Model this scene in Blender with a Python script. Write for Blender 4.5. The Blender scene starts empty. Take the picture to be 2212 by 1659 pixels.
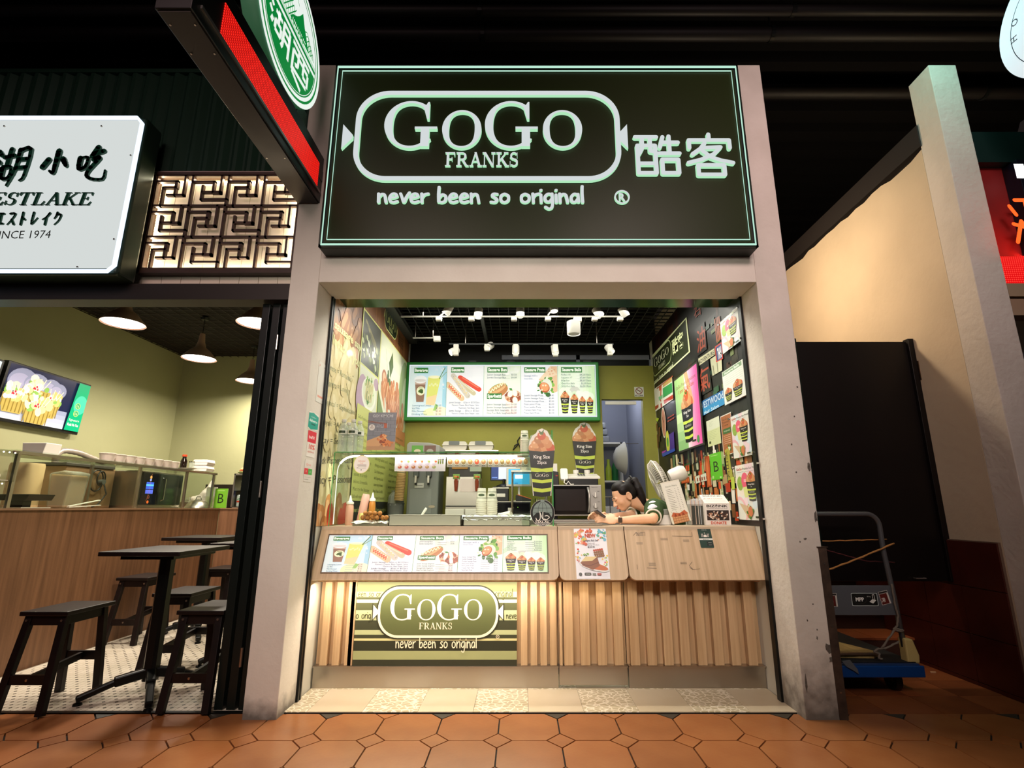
import bpy, bmesh, math, random
from mathutils import Vector, Matrix
random.seed(7)
SC = bpy.context.scene
COL = SC.collection
R = math.radians
FPX, CX, CY = 1124.0, 1124.0, 829.5
PIT = math.atan(267.5 / 1124.0)
CAM = Vector((0, 0, 1.0))

# ---------------------------------------------------------------- camera
cd = bpy.data.cameras.new('camera')
cam = bpy.data.objects.new('camera', cd)
COL.objects.link(cam)
cam.location = CAM
cam.rotation_euler = (R(90) + PIT, 0, 0)
cd.sensor_width = 36.0
cd.sensor_fit = 'HORIZONTAL'
cd.lens = 36.0 * FPX / 2212.0
cd.shift_x = -18.0 / 2212.0
cd.clip_start = 0.05
SC.camera = cam

# ---------------------------------------------------------------- view, world, large lights
SC.view_settings.view_transform = 'Standard'
SC.view_settings.look = 'None'
SC.view_settings.gamma = 1.0
SC.view_settings.use_curve_mapping = False
SC.view_settings.exposure = 0.0
wd = bpy.data.worlds.new('night'); SC.world = wd
wd.use_nodes = True
wd.node_tree.nodes['Background'].inputs[0].default_value = (0.55, 0.42, 0.40, 1)
wd.node_tree.nodes['Background'].inputs[1].default_value = 0.025

def aim(o, target):
    d = Vector(target) - o.location
    o.rotation_euler = d.to_track_quat('-Z', 'Y').to_euler()

def area(name, loc, target, sx, sy, watt, col, spread=180):
    l = bpy.data.lights.new(name, 'AREA'); l.shape = 'RECTANGLE'; l.size = sx; l.size_y = sy
    l.energy = watt; l.color = col; l.spread = R(spread)
    o = bpy.data.objects.new(name, l); COL.objects.link(o); o.location = loc; aim(o, target)
    return o

def spot(name, loc, target, watt, col, ang=70, blend=0.6, r=0.03):
    l = bpy.data.lights.new(name, 'SPOT'); l.energy = watt; l.color = col
    l.spot_size = R(ang); l.spot_blend = blend; l.shadow_soft_size = r
    o = bpy.data.objects.new(name, l); COL.objects.link(o); o.location = loc; aim(o, target)
    return o

def point(name, loc, watt, col, r=0.05):
    l = bpy.data.lights.new(name, 'POINT'); l.energy = watt; l.color = col; l.shadow_soft_size = r
    o = bpy.data.objects.new(name, l); COL.objects.link(o); o.location = loc
    return o

# the food hall behind the camera: ceiling lamps over the walkway; two added fills follow
area('hall_lamp', (-1.6, -0.9, 4.0), (-1.6, 2.7, 1.2), 2.4, 1.0, 25, (1.0, 0.68, 0.66), 110)
area('hall_lamp_right', (1.2, -0.9, 4.0), (1.8, 2.9, 2.9), 1.2, 0.8, 15, (1.0, 0.74, 0.71), 60)
area('opening_fill', (-0.2, -0.5, 2.7), (-0.1, 3.1, 1.2), 2.2, 0.4, 18, (1.0, 0.91, 0.80), 62)  # added soft fill for the opening and fascia, no lamp modelled here
area('header_rear_fill', (0.1, 3.41, 2.385), (0.1, 2.70, 1.0), 2.3, 0.04, 20, (1.0, 0.93, 0.80), 150)  # added unseen fill tucked behind the header, brightens reveals and threshold
# strip lamp under the shop fascia over the logo panel
area('fascia_strip_lamp', (-0.49, 3.165, 0.575), (-0.49, 3.24, 0.0), 1.36, 0.03, 9, (1.0, 0.86, 0.68))
area('fascia_strip_lamp_far', (0.42, 3.165, 0.575), (0.42, 3.24, 0.0), 0.36, 0.02, 0.5, (1.0, 0.80, 0.55))
# added shop ceiling wash, a fill on top of the track spots' own lamps
area('shop_ceiling_wash', (0.1, 4.1, 2.66), (0.1, 4.1, 0), 2.0, 1.4, 34, (1.0, 0.97, 0.86))
for a_, b_, sx_, sy_ in (((-1.865, 2.970, 3.062), (-1.865, 2.975, 2.0), .90, .012), ((-1.865, 2.970, 2.436), (-1.865, 2.975, 4.0), .90, .012), ((-2.315, 2.970, 2.75), (0, 2.974, 2.75), .012, .62), ((-1.418, 2.970, 2.75), (-4, 2.974, 2.75), .012, .62)):
    area('lattice_strip_lamp', a_, b_, sx_, sy_, 2.6, (1.0, 0.84, 0.60))
# alley bulkhead lamp behind the pillar
point('alley_lamp', (1.72, 4.0, 2.9), 46, (1.0, 0.80, 0.58), 0.08)
# added teal spot, source unseen, tinting the next pillar as a neighbouring sign would
spot('teal_spot_fill', (2.45, 2.38, 4.2), (2.78, 2.83, 3.35), 30, (0.30, 0.95, 0.80), 100, 0.9, 0.2)
area('red_strip_glow', (3.1, 2.87, 2.47), (3.0, 2.90, 2.9), 0.4, 0.03, 2.5, (1.0, 0.10, 0.06))
area('case_strip_lamp', (-0.55, 3.262, 1.303), (-0.55, 3.38, 0.9), 1.15, 0.014, 5, (1.0, 0.95, 0.90))
area('right_shop_lamp', (3.6, 4.0, 2.6), (3.6, 3.6, 0), 0.9, 1.2, 40, (1.0, 0.86, 0.68))
# ---------------------------------------------------------------- pixels to places
CP, SP = math.cos(PIT), math.sin(PIT)
def ray(u, v):
    x = (u - CX) / FPX; y = (CY - v) / FPX
    return Vector((x, CP - y * SP, SP + y * CP))
def atY(u, v, Y):
    r = ray(u, v); return CAM + r * (Y / r.y)
def atX(u, v, X):
    r = ray(u, v); return CAM + r * (X / r.x)
def atZ(u, v, Z):
    r = ray(u, v); return CAM + r * ((Z - 1.0) / r.z)

# ---------------------------------------------------------------- colours and materials
def lin(c):
    if isinstance(c, str):
        c = c.lstrip('#'); c = [int(c[i:i + 2], 16) / 255 for i in (0, 2, 4)]
    return tuple((x / 12.92 if x <= 0.04045 else ((x + 0.055) / 1.055) ** 2.4) for x in c[:3]) + (1.0,)

MATS = {}
def mat(name, col='#888888', rough=0.6, metal=0.0, emis=None, estr=0.0, noise=None, bump=None, spec=0.5, trans=0.0, ior=1.45, alpha=1.0, coat=0.0):
    if name in MATS: return MATS[name]
    m = bpy.data.materials.new(name); m.use_nodes = True
    nt = m.node_tree; b = nt.nodes['Principled BSDF']
    b.inputs['Base Color'].default_value = lin(col)
    b.inputs['Roughness'].default_value = rough
    b.inputs['Metallic'].default_value = metal
    b.inputs['Specular IOR Level'].default_value = spec
    b.inputs['Transmission Weight'].default_value = trans
    b.inputs['IOR'].default_value = ior
    b.inputs['Alpha'].default_value = alpha
    b.inputs['Coat Weight'].default_value = coat
    if emis:
        b.inputs['Emission Color'].default_value = lin(emis)
        b.inputs['Emission Strength'].default_value = estr
    if noise or bump:
        tc = nt.nodes.new('ShaderNodeTexCoord')
    if noise:  # (second colour, scale xyz, low, high)
        c2, sc, lo, hi = noise
        mp = nt.nodes.new('ShaderNodeMapping'); mp.inputs['Scale'].default_value = sc if isinstance(sc, tuple) else (sc,) * 3
        n = nt.nodes.new('ShaderNodeTexNoise'); n.inputs['Scale'].default_value = 1.0; n.inputs['Detail'].default_value = 6
        rp = nt.nodes.new('ShaderNodeValToRGB')
        rp.color_ramp.elements[0].position = lo; rp.color_ramp.elements[1].position = hi
        rp.color_ramp.elements[0].color = lin(col); rp.color_ramp.elements[1].color = lin(c2)
        nt.links.new(tc.outputs['Object'], mp.inputs[0]); nt.links.new(mp.outputs[0], n.inputs['Vector'])
        nt.links.new(n.outputs[0], rp.inputs[0]); nt.links.new(rp.outputs[0], b.inputs['Base Color'])
    if bump:  # (scale, strength)
        n2 = nt.nodes.new('ShaderNodeTexNoise'); n2.inputs['Scale'].default_value = bump[0]; n2.inputs['Detail'].default_value = 5
        bp = nt.nodes.new('ShaderNodeBump'); bp.inputs['Strength'].default_value = bump[1]; bp.inputs['Distance'].default_value = 0.01
        nt.links.new(tc.outputs['Object'], n2.inputs['Vector']); nt.links.new(n2.outputs[0], bp.inputs['Height'])
        nt.links.new(bp.outputs[0], b.inputs['Normal'])
    MATS[name] = m
    return m

def glow(name, col, strength):
    if name in MATS: return MATS[name]
    m = bpy.data.materials.new(name); m.use_nodes = True
    nt = m.node_tree; nt.nodes.clear()
    e = nt.nodes.new('ShaderNodeEmission'); e.inputs[0].default_value = lin(col); e.inputs[1].default_value = strength
    o = nt.nodes.new('ShaderNodeOutputMaterial'); nt.links.new(e.outputs[0], o.inputs[0])
    MATS[name] = m
    return m

def printmat(name, emit=0.0, rough=0.45, coat=0.0):
    """flat print: colour comes from the printed colour attribute"""
    if name in MATS: return MATS[name]
    m = bpy.data.materials.new(name); m.use_nodes = True
    nt = m.node_tree; b = nt.nodes['Principled BSDF']
    a = nt.nodes.new('ShaderNodeAttribute'); a.attribute_name = 'ink'
    nt.links.new(a.outputs['Color'], b.inputs['Base Color'])
    b.inputs['Roughness'].default_value = rough
    b.inputs['Coat Weight'].default_value = coat
    if emit:
        nt.links.new(a.outputs['Color'], b.inputs['Emission Color'])
        b.inputs['Emission Strength'].default_value = emit
    MATS[name] = m
    return m

def dotmat(name, col, dark, pitch, strength, ax='yz'):
    """LED matrix: round diodes on a dark board"""
    if name in MATS: return MATS[name]
    m = bpy.data.materials.new(name); m.use_nodes = True
    nt = m.node_tree; b = nt.nodes['Principled BSDF']
    N = nt.nodes.new; L = nt.links.new
    tc = N('ShaderNodeTexCoord'); sx = N('ShaderNodeSeparateXYZ'); L(tc.outputs['Object'], sx.inputs[0])
    sq = []
    for k in ax:
        d = N('ShaderNodeMath'); d.operation = 'DIVIDE'; d.inputs[1].default_value = pitch; L(sx.outputs['xyz'.index(k)], d.inputs[0])
        f = N('ShaderNodeMath'); f.operation = 'FRACT'; L(d.outputs[0], f.inputs[0])
        s = N('ShaderNodeMath'); s.operation = 'SUBTRACT'; s.inputs[1].default_value = 0.5; L(f.outputs[0], s.inputs[0])
        p = N('ShaderNodeMath'); p.operation = 'POWER'; p.inputs[1].default_value = 2; L(s.outputs[0], p.inputs[0])
        sq.append(p)
    ad = N('ShaderNodeMath'); ad.operation = 'ADD'; L(sq[0].outputs[0], ad.inputs[0]); L(sq[1].outputs[0], ad.inputs[1])
    rp = N('ShaderNodeValToRGB'); rp.color_ramp.elements[0].position = 0.03; rp.color_ramp.elements[1].position = 0.16
    rp.color_ramp.elements[0].color = lin(col); rp.color_ramp.elements[1].color = lin(dark)
    L(ad.outputs[0], rp.inputs[0]); L(rp.outputs[0], b.inputs['Emission Color'])
    b.inputs['Base Color'].default_value = lin('#200404'); b.inputs['Emission Strength'].default_value = strength
    MATS[name] = m
    return m

def wood(name, c1, c2, scale=(60, 60, 2.2), rough=0.45, streak=None):
    return mat(name, c1, rough, noise=(c2, scale, 0.32, 0.72), bump=(60, 0.05))

# ---------------------------------------------------------------- mesh builder
def _frame(d):
    d = d.normalized(); a = Vector((0, 0, 1)) if abs(d.z) < 0.9 else Vector((1, 0, 0))
    e1 = d.cross(a).normalized(); return e1, d.cross(e1).normalized()

class MB:
    def __init__(self): self.v = []; self.f = []; self.mi = []; self.cur = 0
    def add(self, vs, fs):
        o = len(self.v); self.v += [tuple(p) for p in vs]
        for f in fs: self.f.append([i + o for i in f]); self.mi.append(self.cur)
        return self
    def m(self, i): self.cur = i; return self
    def box(self, x0, y0, z0, x1, y1, z1):
        x0, x1 = min(x0, x1), max(x0, x1); y0, y1 = min(y0, y1), max(y0, y1); z0, z1 = min(z0, z1), max(z0, z1)
        return self.add([(x0, y0, z0), (x1, y0, z0), (x1, y1, z0), (x0, y1, z0), (x0, y0, z1), (x1, y0, z1), (x1, y1, z1), (x0, y1, z1)],
                        [(0, 3, 2, 1), (4, 5, 6, 7), (0, 1, 5, 4), (1, 2, 6, 5), (2, 3, 7, 6), (3, 0, 4, 7)])
    def bar(self, p, q, w, h=None, up=None):
        """rectangular bar from p to q"""
        p, q = Vector(p), Vector(q); d = (q - p).normalized(); h = h or w
        up = Vector(up) if up else (Vector((0, 0, 1)) if abs(d.z) < 0.9 else Vector((0, 1, 0)))
        a = d.cross(up).normalized() * w / 2; b = a.cross(d).normalized() * h / 2
        vs = [c + s * a + t * b for c in (p, q) for s, t in ((-1, -1), (1, -1), (1, 1), (-1, 1))]
        return self.add(vs, [(0, 3, 2, 1), (4, 5, 6, 7), (0, 1, 5, 4), (1, 2, 6, 5), (2, 3, 7, 6), (3, 0, 4, 7)])
    def cyl(self, p, q, r0, r1=None, n=20, caps=True):
        p, q = Vector(p), Vector(q); r1 = r0 if r1 is None else r1; a, b = _frame(q - p)
        vs = [c + (a * math.cos(2 * math.pi * i / n) + b * math.sin(2 * math.pi * i / n)) * r for c, r in ((p, r0), (q, r1)) for i in range(n)]
        fs = [(i, (i + 1) % n, n + (i + 1) % n, n + i) for i in range(n)]
        if caps: fs += [tuple(reversed(range(n))), tuple(range(n, 2 * n))]
        return self.add(vs, fs)
    def tube(self, pts, r, n=8, closed=False):
        pts = [Vector(p) for p in pts]; m = len(pts); vs = []; rr = r if isinstance(r, (list, tuple)) else [r] * m
        a0 = None
        for i, p in enumerate(pts):
            d = (pts[(i + 1) % m] - pts[i - 1]) if (closed or 0 < i < m - 1) else (pts[1] - pts[0] if i == 0 else pts[-1] - pts[-2])
            d = d.normalized()
            if a0 is None: a0, _ = _frame(d)
            a = (a0 - d * a0.dot(d)).normalized(); a0 = a; b = d.cross(a)
            vs += [p + (a * math.cos(2 * math.pi * k / n) + b * math.sin(2 * math.pi * k / n)) * rr[i] for k in range(n)]
        fs = []
        for i in range(m if closed else m - 1):
            j = (i + 1) % m
            fs += [(i * n + k, i * n + (k + 1) % n, j * n + (k + 1) % n, j * n + k) for k in range(n)]
        if not closed: fs += [tuple(reversed(range(n))), tuple(range((m - 1) * n, m * n))]
        return self.add(vs, fs)
    def lathe(self, prof, c=(0, 0, 0), n=24, axis=None, capb=True, capt=True):
        """prof: (r, h) list from bottom to top, about axis through c"""
        c = Vector(c); ax = Vector(axis).normalized() if axis else Vector((0, 0, 1)); a, b = _frame(ax)
        if not axis: a, b = Vector((1, 0, 0)), Vector((0, 1, 0))
        vs = [c + ax * h + (a * math.cos(2 * math.pi * i / n) + b * math.sin(2 * math.pi * i / n)) * r for r, h in prof for i in range(n)]
        fs = [(k * n + i, k * n + (i + 1) % n, (k + 1) * n + (i + 1) % n, (k + 1) * n + i) for k in range(len(prof) - 1) for i in range(n)]
        if capb: fs.append(tuple(reversed(range(n))))
        if capt: fs.append(tuple(range((len(prof) - 1) * n, len(prof) * n)))
        return self.add(vs, fs)
    def sph(self, c, r, n=14, m=8):
        r = r if isinstance(r, (list, tuple)) else (r, r, r); c = Vector(c)
        vs = [c + Vector((0, 0, -r[2]))]
        for j in range(1, m):
            t = math.pi * j / m
            vs += [c + Vector((r[0] * math.sin(t) * math.cos(2 * math.pi * i / n), r[1] * math.sin(t) * math.sin(2 * math.pi * i / n), -r[2] * math.cos(t))) for i in range(n)]
        vs.append(c + Vector((0, 0, r[2])))
        fs = [(0, 1 + (i + 1) % n, 1 + i) for i in range(n)]
        for j in range(m - 2):
            fs += [(1 + j * n + i, 1 + j * n + (i + 1) % n, 1 + (j + 1) * n + (i + 1) % n, 1 + (j + 1) * n + i) for i in range(n)]
        t = len(vs) - 1; fs += [(t, 1 + (m - 2) * n + i, 1 + (m - 2) * n + (i + 1) % n) for i in range(n)]
        return self.add(vs, fs)
    def prism(self, poly, O, ex, ey, d):
        """2-D polygon in the plane (O, ex, ey), extruded by d along ex x ey"""
        O, ex, ey = Vector(O), Vector(ex), Vector(ey); nn = ex.cross(ey).normalized() * d; n = len(poly)
        b = [O + ex * x + ey * y for x, y in poly]
        return self.add(b + [p + nn for p in b], [tuple(reversed(range(n))), tuple(range(n, 2 * n))] + [(i, (i + 1) % n, n + (i + 1) % n, n + i) for i in range(n)])
    def quad(self, a, b, c, d): return self.add([a, b, c, d], [(0, 1, 2, 3)])
    def limb(self, pts, rad, n=12):
        """round-ended tapering limb"""
        self.tube(pts, rad, n)
        for p, r in zip(pts, rad): self.sph(p, r, n, 7)
        return self
    def build(self, name, mats, parent=None, smooth=False, bevel=0.0, seg=2, kind=None, auto=None):
        me = bpy.data.meshes.new(name); me.from_pydata(self.v, [], self.f)
        mats = mats if isinstance(mats, (list, tuple)) else [mats]
        for m in mats: me.materials.append(m)
        if len(mats) > 1: me.polygons.foreach_set('material_index', self.mi)
        if smooth: me.polygons.foreach_set('use_smooth', [True] * len(me.polygons))
        me.update()
        if auto is not None:
            me.polygons.foreach_set('use_smooth', [True] * len(me.polygons)); me.set_sharp_from_angle(angle=R(auto))
        o = bpy.data.objects.new(name, me); COL.objects.link(o)
        if parent: o.parent = parent
        if bevel:
            b = o.modifiers.new('bevel', 'BEVEL'); b.width = bevel; b.segments = seg; b.limit_method = 'ANGLE'; b.angle_limit = R(40)
        if kind: o['kind'] = kind
        return o

def tag(o, label, cat, group=None, kind=None):
    o['label'] = label; o['category'] = cat
    if group: o['group'] = group
    if kind: o['kind'] = kind
    return o
def thing(name, label, cat, loc=(0, 0, 0), rotz=0.0, group=None):
    o = bpy.data.objects.new(name, None); o.empty_display_size = 0.05; COL.objects.link(o)
    o.location = loc; o.rotation_euler = (0, 0, rotz)
    return tag(o, label, cat, group)
def kids(o): return [c for c in COL.objects if c.parent == o]
def dup(root, loc, label, rotz=None, group=None):
    r = root.copy(); COL.objects.link(r); r.location = loc
    if rotz is not None: r.rotation_euler = (0, 0, rotz)
    r['label'] = label
    if group: r['group'] = group
    for ch in KIDS(root):
        c = ch.copy(); COL.objects.link(c); c.parent = r
        for g in KIDS(ch):
            d = g.copy(); COL.objects.link(d); d.parent = c
    return r
def KIDS(o): return list(o.children)
def struct(o): o['kind'] = 'structure'; return o

# ---------------------------------------------------------------- lettering
_TX = {}
def textmesh(s, off=0.0, res=2):
    k = (s, off)
    if k in _TX: return _TX[k]
    cu = bpy.data.curves.new('t', 'FONT'); cu.body = s; cu.size = 1.0; cu.offset = off; cu.resolution_u = res
    ob = bpy.data.objects.new('t', cu); COL.objects.link(ob)
    dg = bpy.context.evaluated_depsgraph_get()
    me = bpy.data.meshes.new_from_object(ob.evaluated_get(dg))
    vs = [(v.co.x, v.co.y) for v in me.vertices]; fs = [tuple(p.vertices) for p in me.polygons]
    bpy.data.objects.remove(ob); bpy.data.curves.remove(cu); bpy.data.meshes.remove(me)
    if vs:
        x0 = min(v[0] for v in vs); x1 = max(v[0] for v in vs); y0 = min(v[1] for v in vs); y1 = max(v[1] for v in vs)
    else: x0 = y0 = 0; x1 = y1 = 1
    _TX[k] = (vs, fs, (x0, y0, x1, y1)); return _TX[k]

def arcpoly(cx, cy, rx, ry, a0, a1, thick, thin, n=40):
    out, inn = [], []
    for i in range(n + 1):
        a = R(a0 + (a1 - a0) * i / n); c, s = math.cos(a), math.sin(a)
        t = thin + (thick - thin) * abs(c) ** 1.6
        out.append((cx + rx * c, cy + ry * s)); inn.append((cx + (rx - t) * c, cy + (ry - thin * 1.0) * s))
    return [[out[i], out[i + 1], inn[i + 1], inn[i]] for i in range(n)]
def rc(x0, y0, x1, y1): return [(x0, y0), (x1, y0), (x1, y1), (x0, y1)]
def dg_(x0, y0, x1, y1, w): return [(x0 - w / 2, y0), (x0 + w / 2, y0), (x1 + w / 2, y1), (x1 - w / 2, y1)]
def serif_glyph(ch):
    """polygons of a roman capital of height 1, and its advance"""
    T, H, S = 0.15, 0.045, 0.09
    if ch == 'O': return arcpoly(0.44, 0.5, 0.44, 0.52, 0, 360, T, 0.05, 48), 0.93
    if ch == 'G':
        P = arcpoly(0.47, 0.5, 0.47, 0.52, 52, 322, T, 0.05, 44)
        P += [[(0.76, 0.62), (0.80, 0.62), (0.80, 1.0), (0.775, 1.0), (0.70, 0.86)], rc(0.66, 0.02, 0.66 + T, 0.42), rc(0.55, 0.40, 0.95, 0.45), [(0.66, 0.02), (0.81, 0.05), (0.81, 0.2), (0.66, 0.12)]]
        return P, 1.02
    if ch == 'F': return [rc(.1, 0, .1 + T, 1), rc(0, 0, .36, H), rc(0, 1 - H, .66, 1), rc(.2, .5, .48, .5 + H), [(.62, .74), (.66, .74), (.66, 1), (.56, 1)], rc(.44, .4, .48, .64)], 0.74
    if ch == 'R': return [rc(.1, 0, .1 + T, 1), rc(0, 0, .36, H), rc(0, 1 - H, .4, 1)] + arcpoly(.38, .74, .30, .26, -90, 90, T, 0.05, 16) + [rc(.2, .48, .4, .53), dg_(.40, .5, .70, 0, T), rc(.62, 0, .84, H)], 0.88
    if ch == 'A': return [dg_(.12, 0, .40, 1, .06), dg_(.68, 0, .40, 1, T), rc(0, 0, .26, H), rc(.54, 0, .84, H), rc(.22, .32, .60, .32 + H)], 0.86
    if ch == 'N': return [rc(.10, 0, .16, 1), rc(.70, 0, .76, 1), dg_(.16, 1, .70, 0, T), rc(0, 0, .27, H), rc(0, 1 - H, .2, 1), rc(.60, 1 - H, .88, 1)], 0.92
    if ch == 'K': return [rc(.1, 0, .1 + T, 1), rc(0, 0, .36, H), rc(0, 1 - H, .36, 1), dg_(.24, .42, .66, 1, .06), dg_(.36, .55, .70, 0, T), rc(.52, 1 - H, .82, 1), rc(.58, 0, .86, H)], 0.88
    if ch == 'S': return arcpoly(.30, .74, .25, .27, 40, 250, .12, .06, 18) + arcpoly(.30, .27, .27, .28, -140, 80, .13, .06, 18) + [dg_(.10, .62, .48, .40, .15), rc(.50, .66, .54, .98), rc(.02, .02, .06, .34)], 0.64
    if ch == 'W': return [dg_(.12, 1, .36, 0, T), dg_(.36, 0, .54, .9, .06), dg_(.54, 1, .78, 0, T), dg_(.78, 0, 1.0, 1, .06), rc(0, 1 - H, .26, 1), rc(.86, 1 - H, 1.1, 1)], 1.12
    if ch == 'E': return [rc(.1, 0, .1 + T, 1), rc(0, 0, .66, H), rc(0, 1 - H, .64, 1), rc(.2, .5, .46, .5 + H), rc(.42, .4, .46, .64), [(.62, 0), (.70, .26), (.66, .26), (.54, 0)], [(.60, .76), (.64, .76), (.64, 1), (.54, 1)]], 0.76
    if ch == 'T': return [rc(.3, 0, .3 + T, 1), rc(.2, 0, .55, H), rc(0, 1 - H, .75, 1), [(0, .76), (.04, .76), (.12, 1), (0, 1)], [(.71, .76), (.75, .76), (.75, 1), (.63, 1)]], 0.80
    if ch == 'L': return [rc(.1, 0, .1 + T, 1), rc(0, 0, .64, H), rc(0, 1 - H, .36, 1), [(.60, 0), (.68, .3), (.64, .3), (.52, 0)]], 0.72
    return [], 0.4
def serif_word(s, small=None):
    """small: set of indexes drawn as small capitals"""
    x = 0; out = []
    for i, ch in enumerate(s):
        P, adv = serif_glyph(ch.upper()); k = 0.80 if small and i in small else 1.0
        for p in P: out.append([(x + a * k, b * k) for a, b in p])
        x += adv * k + 0.02
    return out, x - 0.05

HAND = {
 'n': ([[(0, 1), (.03, 0)], [(.02, .6), (.22, .95), (.42, .85), (.5, .4), (.55, 0)]], .78),
 'e': ([[(.02, .5), (.3, .55), (.5, .68), (.42, .95), (.2, .98), (.02, .6), (.06, .15), (.3, .0), (.55, .14)]], .76),
 'v': ([[(0, 1), (.14, .45), (.26, .02), (.42, .6), (.62, 1.12)]], .72),
 'r': ([[(0, 1), (.04, 0)], [(.03, .55), (.2, .9), (.45, 1.0)]], .56),
 'b': ([[(.02, 1.75), (0, .9), (.03, .05)], [(.03, .5), (.25, .9), (.5, .7), (.48, .2), (.25, 0), (.03, .12)]], .76),
 's': ([[(.42, .95), (.18, .98), (.08, .75), (.28, .52), (.42, .3), (.28, .02), (0, .06)]], .66),
 'o': ([[(.28, .98), (.04, .75), (.04, .22), (.28, 0), (.54, .25), (.54, .75), (.28, .98)]], .82),
 'i': ([[(0, .88), (.03, 0)], [(0, 1.38), (.02, 1.42)]], .26),
 'g': ([[(.5, .9), (.25, .98), (.02, .6), (.1, .15), (.35, .1), (.5, .4)], [(.52, 1.0), (.56, .1), (.5, -.55), (.28, -.72), (.06, -.5)]], .80),
 'a': ([[(.48, .85), (.25, .98), (.02, .6), (.08, .1), (.3, .05), (.48, .4)], [(.5, .95), (.54, .05)]], .76),
 'l': ([[(.05, 1.85), (.03, 1.0), (.06, 0)]], .3),
 ' ': ([], .62)}
def smooth_pts(p, k=4):
    if len(p) < 3: return p
    out = []
    for i in range(len(p) - 1):
        a = p[i - 1] if i else p[0]; b = p[i]; c = p[i + 1]; d = p[i + 2] if i + 2 < len(p) else p[-1]
        for j in range(k):
            t = j / k
            out.append(tuple(0.5 * (2 * b[q] + (c[q] - a[q]) * t + (2 * a[q] - 5 * b[q] + 4 * c[q] - d[q]) * t * t + (3 * b[q] - a[q] - 3 * c[q] + d[q]) * t ** 3) for q in (0, 1)))
    return out + [p[-1]]
def stroke_polys(pts, w, caps=True, n=8):
    out = []
    for (x0, y0), (x1, y1) in zip(pts, pts[1:]):
        d = math.hypot(x1 - x0, y1 - y0)
        if d < 1e-9: continue
        nx, ny = -(y1 - y0) / d * w / 2, (x1 - x0) / d * w / 2
        out.append([(x0 - nx, y0 - ny), (x1 - nx, y1 - ny), (x1 + nx, y1 + ny), (x0 + nx, y0 + ny)])
    if caps:
        for x, y in pts: out.append([(x + w / 2 * math.cos(2 * math.pi * i / n), y + w / 2 * math.sin(2 * math.pi * i / n)) for i in range(n)])
    return out
def hand_word(s, w=0.17):
    x = 0; out = []
    for ch in s:
        st, adv = HAND[ch]
        for p in st:
            out += stroke_polys([(x + a, b) for a, b in smooth_pts(p, 3)], w)
        x += adv
    return out, x - 0.15
def stadium(x0, y0, x1, y1, r, n=10):
    out = []
    for cx, cy, a in ((x1 - r, y1 - r, 0), (x0 + r, y1 - r, 90), (x0 + r, y0 + r, 180), (x1 - r, y0 + r, 270)):
        out += [(cx + r * math.cos(R(a + 90 * i / n)), cy + r * math.sin(R(a + 90 * i / n))) for i in range(n + 1)]
    return out
def ringpolys(outer, inner):
    n = len(outer); return [[outer[i], outer[(i + 1) % n], inner[(i + 1) % n], inner[i]] for i in range(n)]

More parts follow.
